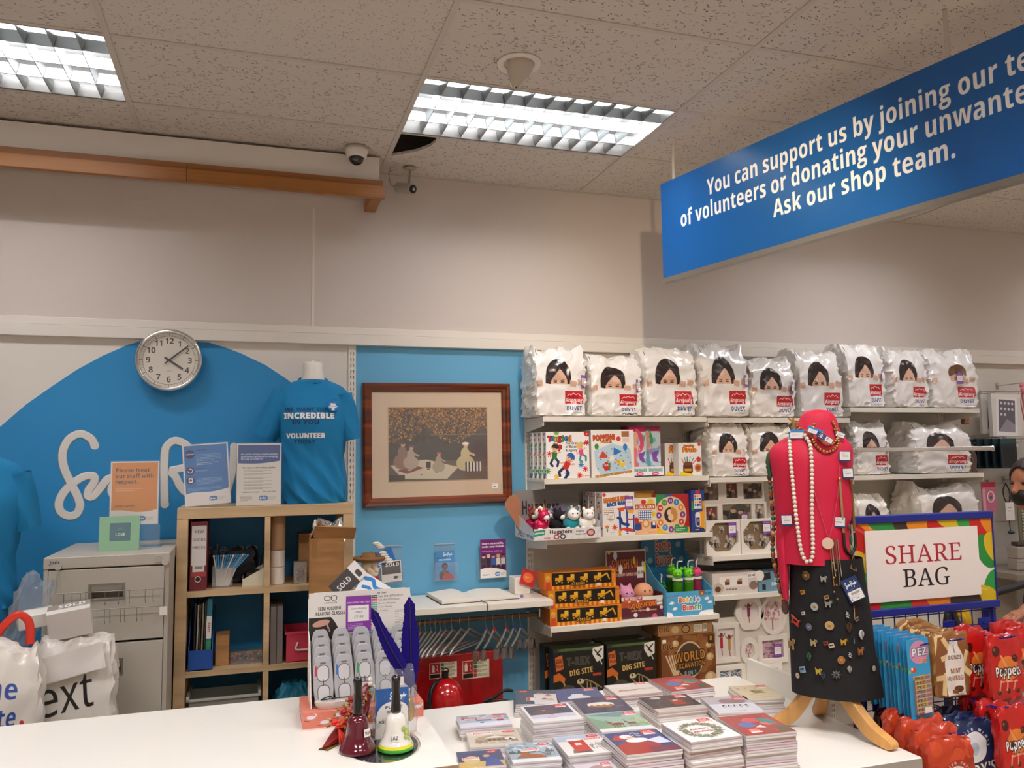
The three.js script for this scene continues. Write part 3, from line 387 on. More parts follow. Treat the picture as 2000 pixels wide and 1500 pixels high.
const boxArt = {
  tangled: toys.add(250, 250, (c, w, h) => { fill(c, '#f6f3f0', 0, 0, w, h); for (const [x, y, q] of [[60, 8, '#6fae2c'], [235, 60, '#d22'], [20, 120, '#d22'], [200, 180, '#2a7fd0'], [225, 200, '#d22'], [190, 235, '#d22'], [120, 225, '#2a7fd0'], [60, 240, '#efb816'], [105, 190, '#efb816'], [10, 210, '#3a9a3a']]) splat(c, x, y, 9, q); const w1 = 'Tangled', cs = ['#d8232a', '#2f9ad6', '#f3bd1a', '#d8232a', '#3aa648', '#2f9ad6', '#f08a1c']; [...w1].forEach((l, i) => txt(c, l, 22 + i * 19, 38 - (i % 2) * 3, 40, cs[i], { stroke: '#222', lw: 6 })); txt(c, 'U', 56, 76, 38, '#f3bd1a', { stroke: '#222', lw: 6 }); txt(c, 'p', 80, 80, 38, '#d8232a', { stroke: '#222', lw: 6 }); ['The Crazy Game', 'of Balance', '& Agility'].forEach((s, i) => txt(c, s, 112, 62 + i * 19, 17, '#222', { align: 'left', maxW: 132 })); disc(c, 238, 8, 18, '#cc1c22'); txt(c, '6+', 238, 12, 13, '#fff'); kid(c, 50, 112, 1.15, '#3a2a20', '#2d7a35', '#22305e', 0.1); kid(c, 125, 165, 1.35, '#2a66b8', '#cc2b2b', '#20305a', 0.5); kid(c, 200, 100, 1, '#f0c24a', '#e04d8e', '#2b9b9b', -0.2); txt(c, 'Grand Games', 222, 238, 8, '#d06020'); }),
  popping: toys.add(250, 250, (c, w, h) => { fill(c, '#f2efe9', 0, 0, w, h); txt(c, 'POPPING', 75, 42, 38, '#e2602a', { stroke: '#8b2d12', lw: 6, rot: -0.05, maxW: 130 }); txt(c, 'PUZZLES', 88, 64, 16, '#f3a52a', { stroke: '#8b2d12', lw: 3 }); disc(c, 160, 48, 13, '#d5402a'); c.fillStyle = '#bcd7e6'; c.beginPath(); c.moveTo(18, 110); c.lineTo(120, 72); c.lineTo(228, 100); c.lineTo(238, 205); c.lineTo(60, 248); c.lineTo(24, 190); c.fill(); for (const [a, q] of [[3.6, '#d9442c'], [5.2, '#2f78c4'], [0.4, '#e8ba2c'], [2.1, '#3a8f45']]) poly(c, [[120 + cos(a) * 18, 155 + sin(a) * 18], [120 + cos(a - 0.35) * 78, 155 + sin(a - 0.35) * 62], [120 + cos(a + 0.35) * 78, 155 + sin(a + 0.35) * 62]], q); disc(c, 118, 150, 26, '#cfd6da'); disc(c, 118, 150, 15, '#e9edef'); disc(c, 86, 192, 17, '#d22f2a', 23); disc(c, 180, 176, 15, '#efcf2e', 21); disc(c, 198, 92, 13, '#3b7fc8', 18); disc(c, 32, 88, 12, '#3d9145', 15); for (const [x, y] of [[80, 186], [92, 186], [175, 170], [185, 170]]) { disc(c, x, y, 5, '#fff'); disc(c, x, y, 2, '#222'); } txt(c, 'RACE AND CHASE ALL YOUR PIECES AROUND THE BOARD', 128, 232, 13, '#f3b01e', { stroke: '#7a4a10', lw: 3, rot: -0.12, maxW: 215 }); for (let i = 0; i < 26; i++) disc(c, 30 + (i * 53) % 200, 100 + (i * 37) % 120, 4, pick(['#4a90d0', '#e06040', '#58a058', '#eee'])); fill(c, '#a97148', 178, 8, 44, 30); fill(c, '#e9cfc0', 182, 42, 40, 24); }),
  mermaidPink: toys.add(90, 190, (c, w, h) => { fill(c, '#cfe3ea', 0, 0, w, h); fill(c, '#b51f55', 0, 0, w, 22); blobs(c, w, h, 20, ['#7fc4cf', '#b08fd0', '#e7a0c0', '#6fb08f'], 4, 13); fill(c, '#b51f55', 0, 0, w, 18); poly(c, [[50, 105], [90, 95], [78, 118], [90, 140], [58, 130]], '#8a4fa8'); curve(c, [[44, 22], [66, 40], [72, 70], [60, 88]], '#e2557e', 22); disc(c, 38, 36, 13, '#f2b9a0'); curve(c, [[38, 46], [32, 70], [34, 92]], '#f2b9a0', 17); curve(c, [[34, 92], [30, 130], [46, 165]], '#ee7f78', 20); line(c, [[40, 60], [58, 90]], '#f2b9a0', 6); }),
  mermaidTeal: toys.add(90, 190, (c, w, h) => { fill(c, '#c9dde6', 0, 0, w, h); blobs(c, w, h, 20, ['#7fc4cf', '#b08fd0', '#84b3e0', '#6fb08f'], 4, 13); fill(c, '#b51f55', 0, 0, w, 20); curve(c, [[20, 16], [36, 40], [40, 60]], '#3c9a6c', 18); disc(c, 18, 30, 12, '#d9a384'); curve(c, [[18, 40], [18, 70], [16, 100]], '#d9a384', 16); line(c, [[20, 50], [44, 88]], '#d9a384', 6); poly(c, [[40, 100], [80, 92], [66, 118], [78, 140], [44, 132]], '#8a4fa8'); curve(c, [[16, 100], [20, 140], [30, 170]], '#62a5c4', 18); }),
  mermaidTray: toys.add(150, 60, (c, w, h) => { fill(c, '#f3ebf0', 0, 0, w, h); txt(c, 'Mermaid', w / 2, 22, 28, '#8fcf9f', { stroke: '#5f8f9f', lw: 4 }); disc(c, w / 2, 48, 30, '#d8337a', 12); txt(c, 'Tales', w / 2, 47, 15, '#fff'); }),
  pirate: toys.add(130, 160, (c, w, h) => { fill(c, '#f1eee8', 0, 0, w, h); txt(c, 'Jumping', 60, 14, 15, '#f08a1c', { stroke: '#a33c10', lw: 3 }); txt(c, 'Pirate', 62, 34, 27, '#f0a01c', { stroke: '#b8401a', lw: 5 }); disc(c, 118, 8, 9, '#d33'); for (const [x, y, q] of [[18, 78, '#d33'], [34, 72, '#2d9a3a'], [48, 70, '#222'], [66, 68, '#3a7'], [84, 74, '#27c'], [96, 86, '#d33']]) line(c, [[x, y], [48 + (x - 50) * 0.5, 108]], q, 4); disc(c, 112, 82, 13, '#d0402c'); disc(c, 108, 122, 20, '#c98f4a'); disc(c, 108, 122, 12, '#b33'); c.fillStyle = '#5d2f1e'; c.beginPath(); c.roundRect(24, 98, 54, 54, 16); c.fill(); disc(c, 52, 102, 24, '#7a4630', 10); fill(c, '#d8a02c', 32, 126, 38, 12); poly(c, [[0, 160], [10, 140], [70, 150], [84, 160]], '#f3cf1e'); }),
  marble: toys.add(190, 230, (c, w, h) => { fill(c, '#efeae4', 0, 0, w, h); disc(c, 12, 12, 10, '#d33'); c.save(); c.rotate(-0.1); txt(c, 'MARBLE RUN', 78, 44, 28, '#e88a2a', { stroke: '#a3431a', lw: 5, maxW: 150 }); txt(c, 'RACE GAME', 84, 68, 24, '#2f6fc0', { stroke: '#16366e', lw: 4, maxW: 130 }); c.restore(); lines(c, 8, 84, 68, 4, 9, '#8a5a4a', 3); disc(c, 48, 128, 23, '#b0a8a0'); disc(c, 48, 128, 20, '#f4efe9'); lines(c, 34, 118, 28, 3, 7, '#556', 2); fill(c, '#e8802a', 34, 136, 28, 7); fill(c, '#2456a8', 96, 96, 12, 128); fill(c, '#2456a8', 138, 80, 12, 140); poly(c, [[84, 84], [140, 78], [124, 98], [102, 102]], '#e3551f'); poly(c, [[142, 90], [188, 86], [182, 116], [150, 110]], '#f0b53a'); curve(c, [[90, 134], [106, 140], [116, 164], [150, 172]], '#1d3f86', 15); curve(c, [[104, 200], [140, 196], [180, 206]], '#d83a26', 17); fill(c, '#f0b53a', 92, 200, 16, 30); fill(c, '#d83a26', 140, 140, 50, 8); fill(c, '#2456a8', 178, 120, 10, 90); disc(c, 120, 214, 14, '#f3f0ec'); disc(c, 26, 180, 12, '#e8802a', 9); fill(c, '#3f8f3f', 22, 190, 8, 16); splat(c, 70, 184, 9, '#d8482a'); txt(c, 'Grand Games', 164, 212, 9, '#fff'); lines(c, 44, 208, 30, 2, 8, '#777', 2); }),
  marbleSide: toys.add(60, 230, (c, w, h) => { fill(c, '#e7e1da', 0, 0, w, h); txt(c, 'MARBLE RUN', 30, 24, 9, '#c0562a'); fill(c, '#2456a8', 18, 110, 8, 100); curve(c, [[10, 80], [30, 74], [34, 100]], '#e0912c', 10); curve(c, [[20, 150], [40, 160], [34, 190]], '#c8382a', 9); blobs(c, w, h, 6, ['#d33', '#2a7', '#26c'], 4, 8); }),
  fourline: toys.add(140, 190, (c, w, h) => { fill(c, '#eadfcf', 0, 0, w, h); fill(c, '#e9b98a', 0, 120, w, 70); disc(c, 60, 22, 16, '#d8331f', 12); disc(c, 104, 28, 20, '#e7c52a'); fill(c, '#c8602a', 8, 34, 124, 26); txt(c, '4 IN A LINE', 70, 48, 22, '#fff', { stroke: '#b04a1a', lw: 4, maxW: 116 }); fill(c, '#224a94', 28, 66, 84, 48); for (let i = 0; i < 7; i++) for (let j = 0; j < 4; j++) disc(c, 35 + i * 12, 72 + j * 12, 4.4, '#f0f0f4'); disc(c, 120, 86, 14, '#e3c92e'); disc(c, 14, 116, 15, '#d33321'); fill(c, '#c8451f', 0, 126, 46, 40); disc(c, 23, 150, 19, '#2a4d92'); disc(c, 72, 134, 22, '#d98a3a'); disc(c, 72, 134, 15, '#e8d6b0'); fill(c, '#24366e', 104, 128, 30, 34); fill(c, '#f6f3ee', 114, 128, 16, 16); txt(c, 'Grand Games', 112, 180, 9, '#d06020'); }),
  clock: toys.add(210, 210, (c, w, h) => { fill(c, '#b3282a', 0, 0, w, h); fill(c, '#2f8f58', 0, 0, 60, 50); fill(c, '#2a5fa8', 60, 0, 40, 30); fill(c, '#e6b52a', 0, 180, w, 30); disc(c, 92, 112, 100, '#e8c99c'); const cols = ['#7a2c86', '#2d86c4', '#e08a2e', '#8a3a92', '#cf3b33', '#3f9a48', '#7a3f96', '#3a90c8', '#e2812e', '#7f3a90', '#d3342c', '#4a9f48']; for (let i = 0; i < 12; i++) { const a = (i / 12) * 2 * PI - PI / 2, x = 92 + cos(a) * 76, y = 112 + sin(a) * 78; disc(c, x, y, 17, cols[i]); txt(c, String(i || 12), x, y, 18, '#fff'); } disc(c, 92, 112, 42, '#3a2434'); c.fillStyle = '#d08a2c'; c.beginPath(); c.arc(92, 112, 42, -PI / 2, PI / 2); c.fill(); disc(c, 84, 98, 16, '#e9c79f'); disc(c, 110, 100, 16, '#c98a52'); disc(c, 92, 124, 18, '#e9c79f'); c.fillStyle = '#2f8a4c'; c.beginPath(); c.roundRect(110, 178, 90, 30, 12); c.fill(); lines(c, 122, 188, 66, 2, 8, '#dfeee0', 3); }),
  phone: toys.add(90, 230, (c, w, h) => { fill(c, '#24408a', 0, 0, w, h); fill(c, '#c8283a', 30, 0, 30, 30); fill(c, '#e6e6ea', 18, 24, 52, 78); const q = ['#d33', '#38c', '#e9a', '#39a', '#fc3', '#333']; for (let i = 0; i < 3; i++) for (let j = 0; j < 4; j++) fill(c, q[(i * 2 + j) % 6], 22 + i * 16, 28 + j * 16, 13, 12); fill(c, '#4a9a3c', 0, 60, 14, 50); fill(c, '#e3992a', 74, 60, 16, 60); fill(c, '#f0a52a', 50, 118, 40, 100); c.fillStyle = '#eceef2'; c.beginPath(); c.roundRect(24, 120, 34, 82, 16); c.fill(); fill(c, '#24408a', 30, 150, 24, 44); fill(c, '#e07a2a', 36, 160, 12, 14); disc(c, 44, 216, 40, '#26315e', 12); lines(c, 22, 213, 44, 1, 8, '#dfe4f0', 5); }),
  vehicles: toys.add(300, 62, (c, w, h) => { fill(c, '#e0861c', 0, 0, w, h); for (let i = 0; i < 30; i++) fill(c, i % 2 ? '#f0ab34' : '#c8670f', i * 10, 48, 10, 14); fill(c, '#191311', 30, 4, 252, 44); for (const x of [44, 92, 148, 206]) { fill(c, '#e0a31e', x, 20, 32, 16); fill(c, '#f0bb2e', x + 16, 10, 16, 14); disc(c, x + 6, 38, 7, '#1a1a1a'); disc(c, x + 6, 38, 3.5, '#e0a31e'); disc(c, x + 28, 38, 7, '#1a1a1a'); disc(c, x + 28, 38, 3.5, '#e0a31e'); } line(c, [[240, 24], [262, 14], [272, 34]], '#e3a420', 6); disc(c, 14, 20, 9, '#e7c31e'); disc(c, 14, 26, 7, '#d99a72'); fill(c, '#d2471c', 5, 34, 18, 28); txt(c, 'XTREME', 140, 44, 15, '#f2b83a', { stroke: '#1d1208', lw: 4 }); txt(c, 'CONSTRUCTION', 140, 56, 7, '#5a2d08'); fill(c, '#f2efe8', 218, 46, 16, 11); txt(c, '3+', 288, 10, 11, '#5a2d08'); }),
  squishFront: toys.add(180, 90, (c, w, h) => { fill(c, '#b8542c', 0, 0, w, h); fill(c, '#5a1f2e', 0, 44, w, 46); blobs(c, w, h, 12, ['#d85a8a', '#e7d14a', '#e8e4e0', '#7a3a92'], 5, 12); fill(c, '#e9e4dc', 0, 0, w, 16); fill(c, '#c22f3a', 10, 2, 80, 12); txt(c, 'THE WORLD OF', 50, 8, 10, '#fff'); txt(c, 'SQUISH\'UM', 92, 36, 28, '#f0922c', { stroke: '#6a1c14', lw: 5, rot: -0.08, maxW: 120 }); txt(c, 'SUPER SQUISHY SURPRISE', 96, 58, 9, '#f5d3a0'); fill(c, '#f1ece4', 152, 14, 24, 24); txt(c, '£3.99', 164, 26, 9, '#333'); }),
  squishBack: toys.add(180, 120, (c, w, h) => { fill(c, '#e6ded6', 0, 0, w, h); fill(c, '#6a2a34', 4, 4, w - 8, h - 8); txt(c, 'SQUISH\'UM', 86, 28, 26, '#e07a2c', { stroke: '#4a120e', lw: 5, maxW: 120 }); txt(c, 'SUPER SQUISHY SURPRISE SERIES', 88, 48, 8, '#f0d0b0'); blobs(c, w, h, 14, ['#d88ab0', '#e7d14a', '#e8e4e0', '#7a5a92', '#c33'], 5, 12); fill(c, '#f1ece4', 140, 34, 28, 22); txt(c, '£3.99', 154, 45, 9, '#333'); }),
  bottleFront: toys.add(220, 100, (c, w, h) => { fill(c, '#52aedb', 0, 0, w, h); disc(c, 0, 96, 30, '#fff', 16); disc(c, 200, 96, 50, '#fff', 14); for (const [x, y] of [[26, 44], [192, 34], [206, 50], [40, 68]]) { disc(c, x, y, 10, '#fff', 6); disc(c, x - 6, y + 2, 7, '#fff', 4); } [...'Bottle'].forEach((l, i) => txt(c, l, 64 + i * 17, 34, 30, ['#d8333a', '#f0a02c', '#e8d02e', '#58b04a', '#3a6fc4', '#8a4fb0'][i], { stroke: '#fff', lw: 6 })); [...'Bunch'].forEach((l, i) => txt(c, l, 82 + i * 18, 66, 32, ['#d8333a', '#e8702c', '#c02f5a', '#58b04a', '#3a9f6a'][i], { stroke: '#fff', lw: 6 })); txt(c, '2.99', 196, 14, 14, '#1d3a6a', { skew: -0.3 }); txt(c, 'COLLECT THEM ALL!', 22, 18, 8, '#d33', { rot: -0.1 }); disc(c, 168, 8, 15, '#9a5a2c'); disc(c, 156, -3, 6, '#9a5a2c'); disc(c, 180, -3, 6, '#9a5a2c'); disc(c, 168, 13, 6, '#d9a878'); }),
  bottleBack: toys.add(200, 120, (c, w, h) => { fill(c, '#2f7fae', 0, 0, w, h); for (const [x, y] of [[24, 20], [40, 40], [170, 14], [182, 40]]) disc(c, x, y, 12, '#9fc4d8', 5); txt(c, 'Bottle', 100, 16, 24, '#c8453a', { stroke: '#dcd3c8', lw: 4 }); txt(c, 'Bunch', 104, 40, 26, '#b84a3a', { stroke: '#dcd3c8', lw: 4 }); fill(c, '#2a6f9c', 20, 60, 160, 60); }),
  trex: toys.add(230, 210, (c, w, h) => { fill(c, '#16150f', 0, 0, w, h); for (let i = 0; i < 60; i++) line(c, [[rnd(0, w), rnd(0, 10)], [rnd(0, w), rnd(0, 14)]], '#4d6a34', 1); poly(c, [[8, 30], [40, 22], [46, 72], [12, 80]], '#c8622a'); txt(c, 'DIG', 26, 42, 20, '#1d140c', { w: 30 }); txt(c, 'TEAM', 28, 62, 11, '#1d140c'); txt(c, 'T-REX', 112, 48, 40, '#3c3a36', { stroke: '#77746c', lw: 2, w: 104 }); txt(c, 'DIG SITE', 124, 86, 27, '#dcb868', { stroke: '#3d2c12', lw: 3, w: 108, rot: -0.08 }); fill(c, '#b33a1e', 176, 96, 40, 10); poly(c, [[178, 6], [228, 0], [226, 46], [196, 58], [176, 28]], '#e0ddd2'); line(c, [[186, 14], [214, 40], [196, 30], [218, 12]], '#26231c', 5); line(c, [[206, 44], [218, 66]], '#cfcabb', 5); poly(c, [[0, 92], [26, 84], [54, 106], [46, 124], [28, 112], [0, 118]], '#c8651e'); line(c, [[44, 118], [58, 150]], '#b99a4e', 6); disc(c, 64, 176, 50, '#4a463e', 46); disc(c, 52, 160, 20, '#6a665c', 14); for (const [a, b2] of [[[110, 128], [146, 116]], [[146, 116], [176, 128]], [[176, 128], [214, 150]], [[150, 124], [150, 190]], [[164, 130], [174, 186]], [[120, 136], [140, 150]], [[140, 150], [132, 186]], [[190, 140], [204, 186]]]) line(c, [a, b2], '#9a8a58', 5); disc(c, 120, 122, 16, '#c9b98a', 11); disc(c, 118, 118, 4, '#1a1810'); line(c, [[106, 130], [132, 130]], '#1a1810', 2); poly(c, [[60, 210], [120, 192], [230, 196], [230, 210]], '#a3521c'); }),
  trexSide: toys.add(60, 210, (c, w, h) => { fill(c, '#12110d', 0, 0, w, h); lines(c, 10, 40, 40, 14, 11, '#55524a', 2); }),
  excavation: toys.add(230, 200, (c, w, h) => { fill(c, '#7a4620', 0, 0, w, h); blobs(c, w, h, 60, ['#8a5428', '#6a3a18', '#92602f'], 6, 22); for (const [x, y, r] of [[60, 26, 14], [30, 170, 24], [120, 176, 24], [205, 150, 24], [205, 80, 16], [200, 40, 12]]) { disc(c, x, y, r, '#c9a878', r * 0.8); disc(c, x - 3, y - 3, r * 0.5, '#ddc49a'); } for (const k of [0, 1, 2, 3]) line(c, [[20 + k * 12, 66], [50 + k * 6, 130]], '#d8c09a', 6); disc(c, 118, 84, 58, '#cbb891', 62); disc(c, 118, 84, 52, '#4e3a2a', 56); disc(c, 118, 112, 46, '#2c2a28', 28); txt(c, 'WORLD', 122, 72, 44, '#c8862c', { stroke: '#2d1a0a', lw: 7, w: 128, rot: -0.06 }); txt(c, 'EXCAVATION', 122, 102, 24, '#c8862c', { stroke: '#2d1a0a', lw: 5, w: 126, rot: -0.06 }); txt(c, '8 IN 1', 120, 128, 20, '#8fb0b4', { w: 52, rot: -0.06 }); txt(c, 'DIG', 28, 36, 26, '#3d2410', { stroke: '#b98a4c', lw: 3 }); fill(c, '#3d2410', 198, 6, 26, 30); txt(c, '8', 211, 18, 22, '#d89a3a'); fill(c, '#eee8dc', 6, 10, 16, 12); }),
  excavSide: toys.add(230, 50, (c, w, h) => { fill(c, '#a87a48', 0, 0, w, h); txt(c, 'DIG', 26, 22, 26, '#5a3618'); disc(c, 72, 26, 16, '#c9a878'); disc(c, 116, 26, 18, '#3d2a1a'); disc(c, 116, 26, 14, '#b08a58'); fill(c, '#d8ccb4', 150, 10, 36, 32); lines(c, 153, 14, 30, 5, 5, '#777', 2); fill(c, '#e0d6c4', 190, 8, 16, 34); for (let i = 0; i < 7; i++) fill(c, '#333', 192 + i * 2, 12, 1, 20); }),
};
const toyMat = toys.mat(0.38, { clearcoat: 0.2 }), solid = (q) => toys.solid(q);
function boxThing(name, label, cat, w, h, d, p, faces, o = {}) { const m = single(name, label, cat, carton(w, h, d, faces), o.mat || toyMat, { p, r: [o.rx || 0, o.ry || 0, 0], group: o.group }); return m; }
const tangledSide = toys.add(34, 250, (c, w, h) => { fill(c, '#eceae6', 0, 0, w, h); for (let i = 0; i < 22; i++) splat(c, rnd(4, 30), rnd(6, 244), rnd(3, 6), pick(['#d22', '#2a7fd0', '#efb816', '#3a9a3a', '#333'])); });
for (let k = 0; k < 4; k++) boxThing('board_game_box', k ? 'paint splat party game box behind the front copy' : 'front paint splat party game box with running children', 'game box', 0.252, 0.252, 0.05, [0.976 - k * 0.006, 1.5845, 0.262 - k * 0.056], { f: boxArt.tangled, l: tangledSide, rest: solid('#ecebe6') }, { group: k ? 'party game boxes behind the front copy' : undefined });
for (let k = 0; k < 2; k++) boxThing('board_game_box', k ? 'second popping race game box behind the first' : 'popping race board game box with round clear dome print', 'game box', 0.258, 0.262, 0.06, [1.242, 1.5845, 0.26 - k * 0.066], { f: boxArt.popping, rest: solid('#e7e2da') });
[[1.415, 0.22, 'mermaidPink', 'mermaid doll box with long pink hair'], [1.522, 0.2, 'mermaidTeal', 'mermaid doll box with green hair'], [1.418, 0.155, 'mermaidTeal', 'mermaid doll box standing behind the pink-haired one'], [1.522, 0.135, 'mermaidPink', 'mermaid doll box standing behind the green-haired one']].forEach(([x, z, k, l], i) => {
  const t = thing('mermaid_doll_box', l, 'toy box', { p: [x, 1.5845, z] }); part(t, 'box', carton(0.1, 0.285, 0.05, { f: boxArt[k], rest: solid('#b51f55') }), toyMat);
  if (i < 2) part(t, 'name_card', [PL(0.11, 0.05, boxArt.mermaidTray, 0.008, 0.03, 0.034), BX(-0.05, 0.062, 0, 0.05, 0.026, 0.0335)], toyMat); });
for (let k = 0; k < 3; k++) boxThing('pirate_game_box', ['front jumping pirate barrel game box', 'middle jumping pirate barrel game box', 'rear jumping pirate barrel game box'][k], 'game box', 0.148, 0.187, 0.062, [1.732 - k * 0.05, 1.5845, 0.245 - k * 0.068], { f: boxArt.pirate, rest: solid('#dcd8d0') });
// plush display tray
const trayArt = toys.add(300, 60, (c, w, h) => { fill(c, '#e3e1df', 0, 0, w, h); for (let i = 0; i < 12; i++) line(c, [[i * 28, 60], [i * 28 + 16, 0]], '#d2d0cf', 3); poly(c, [[0, 10], [50, 4], [50, 30], [0, 40]], '#2f8f7a'); txt(c, 'VERDIN', 24, 22, 12, '#fff', { rot: -0.12 }); txt(c, 'Hugglers', 120, 18, 24, '#3a2226', { stroke: '#3a2226', lw: 1 }); disc(c, 100, 44, 13, '#a33'); disc(c, 100, 44, 8, '#e3e1df'); disc(c, 128, 44, 13, '#333'); disc(c, 128, 44, 8, '#e3e1df'); txt(c, 'Collect', 205, 18, 11, '#333'); txt(c, 'them all!', 208, 34, 11, '#333'); disc(c, 254, 28, 19, '#8a2a34'); disc(c, 254, 28, 13, '#d9b0a0'); txt(c, '£5.99', 58, 50, 11, '#b33'); }), traySide = toys.add(150, 110, (c, w, h) => { fill(c, '#e3e1df', 0, 0, w, h); for (let i = 0; i < 8; i++) line(c, [[i * 26, 110], [i * 26 + 20, 0]], '#d2d0cf', 3); txt(c, 'Hugglers', 52, 62, 20, '#3a2226'); disc(c, 40, 88, 12, '#333'); disc(c, 40, 88, 7, '#e3e1df'); disc(c, 64, 88, 12, '#a33'); disc(c, 64, 88, 7, '#e3e1df'); poly(c, [[100, 60], [150, 70], [150, 94], [100, 84]], '#2f8fa8'); txt(c, 'VERDIN', 125, 78, 11, '#fff', { rot: 0.18 }); }), trayBack = toys.add(200, 70, (c, w, h) => { fill(c, '#8f8a88', 0, 0, w, h); txt(c, 'Hugglers', 80, 28, 28, '#33282a'); disc(c, 66, 54, 11, '#33282a'); disc(c, 66, 54, 7, '#8f8a88'); disc(c, 92, 54, 11, '#33282a'); disc(c, 92, 54, 7, '#8f8a88'); });
{ const t = thing('plush_display_tray', 'white cardboard display tray of plush toys with paw print lettering', 'display tray', { p: [0.64, 1.2675, 0] });
  part(t, 'base', BX(0.085, 0.465, 0, 0.004, 0.11, 0.405), toys.mat(0.6)).geometry = merge([carton(0.374, 0.036, 0.292, { rest: solid('#d8d5d1') })]).translate(0.276, 0, 0.257);
  part(t, 'front_panel', T(carton(0.375, 0.058, 0.004, { f: trayArt, rest: solid('#d8d5d1') }), [0.278, 0.004, 0.408]), toyMat);
  part(t, 'side_panel', T(merge([(() => { const g = PL(0.3, 0.14, traySide); const p = g.attributes.position; for (let i = 0; i < p.count; i++) if (p.getY(i) > 0 && p.getX(i) > 0) p.setY(i, p.getY(i) - 0.08); return g; })()]), [0.086, 0.074, 0.258], [0, -PI / 2, 0]), toyMat); part(t, 'side_panel', T(merge([PL(0.3, 0.09, traySide)]), [0.466, 0.049, 0.258], [0, PI / 2, 0]), toyMat);
  part(t, 'back_panel', T(carton(0.38, 0.25, 0.004, { f: trayBack, rest: solid('#a09c99') }), [0.275, 0.003, 0.107]), toyMat); part(t, 'header_wing', EX([[0, 0], [0.1, -0.14], [0.1, 0.03], [0.07, 0.065], [0.03, 0.055], [0, 0.02]], 0.004, { p: [0.0, 0.17, 0.2], r: [0, 0.25, 0] }), mat(0xb47a5c, 0.6)); }
const fur = (q, r = 0.95) => mat(q, r, { sheen: 0.6, sheenColor: new THREE.Color(q) });
function plush(name, label, p, ry, body, head, o = {}) {
  const t = thing(name, label, 'plush toy', { p: [p[0], p[1] + 0.0325, p[2]], r: [0, ry, 0] }); t.scale.setScalar(0.9); const bm = o.shiny ? mat(body, 0.25, { metalness: 0.5 }) : fur(body), hm = fur(head);
  part(t, 'body', SP(0.042, 0, 0.04, 0, [1, 1, 0.9]), bm); const h = part(t, 'head', SP(0.036, o.hx || 0.01, 0.1, 0.02, [1, 0.92, 0.95]), o.headShiny ? bm : hm);
  for (const s of [-1, 1]) { part(h, 'eye', SP(0.0045, (o.hx || 0.01) + s * 0.014, 0.108, 0.051), M.black); part(h, 'ear', SP(0.013, (o.hx || 0.01) + s * 0.026, 0.13, 0.012, [0.8, 1.1, 0.5], 10, 8), bm); part(t, 'foot', SP(0.018, s * 0.028, 0.016, 0.034, [1, 0.8, 1.3], 10, 8), hm); part(t, 'arm', SP(0.014, s * 0.043, 0.055, 0.014, [0.8, 1.5, 0.8], 10, 8), bm); }
  part(h, 'muzzle', SP(0.02, (o.hx || 0.01), 0.09, 0.044, [1, 0.8, 0.8]), fur(o.muzzle || 0xf2eee8)); if (o.horn) part(h, 'horn', CY(0.001, 0.007, 0.045, (o.hx || 0.01), 0.15, 0.022), mat(0xb88a4a, 0.5)); if (o.mane) part(h, 'mane', [SP(0.02, 0, 0.135, 0, [0.6, 1, 0.9]), SP(0.018, -0.014, 0.115, -0.014, [0.7, 1.4, 1])], fur(o.mane)); return t;
}
plush('unicorn_plush', 'shiny pink plush unicorn with white mane and gold horn', [0.795, 1.2715, 0.335], 0.3, 0xd82a5a, 0xf4f0ea, { shiny: true, headShiny: true, horn: 1, mane: 0xf5efe2 });
plush('giraffe_plush', 'dark pink plush giraffe with brown horns behind the unicorn', [0.785, 1.2715, 0.23], -0.2, 0xb82050, 0x7a4028, { shiny: true, horn: 1 });
plush('sequin_plush', 'silver sequinned plush toy at the back of the tray', [0.868, 1.2715, 0.21], 0, 0xb9b6c4, 0x9a96a8, { shiny: true, headShiny: true });
plush('purple_plush', 'small purple plush toy between silver and black ones', [0.945, 1.2715, 0.18], 0.3, 0x7a66a8, 0x8a78b4, {});
plush('penguin_plush', 'black and white plush penguin in the display tray', [0.88, 1.2715, 0.325], 0.6, 0x161618, 0x1c1c1e, { muzzle: 0xffffff });
plush('smiling_teal_plush', 'teal plush toy with smiling white face', [0.965, 1.2715, 0.335], 0, 0x1f8f9c, 0xf2efea, {});
plush('smiling_red_plush', 'plush toy with red hat and smiling white face', [1.0, 1.2715, 0.26], -0.2, 0xa02838, 0xf2efea, {});
plush('bear_plush', 'white curly plush bear hanging over the tray front', [1.052, 1.2715, 0.34], -0.1, 0xf3efe8, 0xf3efe8, {});
plush('bear_plush', 'small white fluffy plush toy behind the curly bear', [1.048, 1.2715, 0.165], 0.1, 0xe9e5de, 0xf3efe8, {});
for (let k = 0; k < 3; k++) boxThing('marble_run_box', ['front marble run race game box with purple tag', 'second marble run race game box', 'third marble run race game box'][k], 'game box', 0.192, 0.235, 0.08, [1.252 - k * 0.004, 1.2675, 0.285 - k * 0.088], { f: boxArt.marble, l: boxArt.marbleSide, rest: solid('#dcd6cf') });
single('price_tag', 'purple and white price tag on the marble run box', 'price tag', tagGeo, tagMat, { p: [1.315, 1.445, 0.3275] });
boxThing('four_in_line_box', 'four in a line counter game box', 'game box', 0.138, 0.2, 0.05, [1.428, 1.2675, 0.27], { f: boxArt.fourline, rest: solid('#d8cdbf') });
boxThing('wooden_puzzle_box', 'orange wooden toy box with rounded handle behind the counter game', 'toy box', 0.2, 0.235, 0.05, [1.44, 1.2675, 0.17], { f: toys.add(60, 60, (c) => { fill(c, '#c98a4c', 0, 0, 60, 60); fill(c, '#e0a83a', 24, 4, 30, 16); fill(c, '#a8402a', 2, 4, 20, 12); }), rest: solid('#b98a55') });
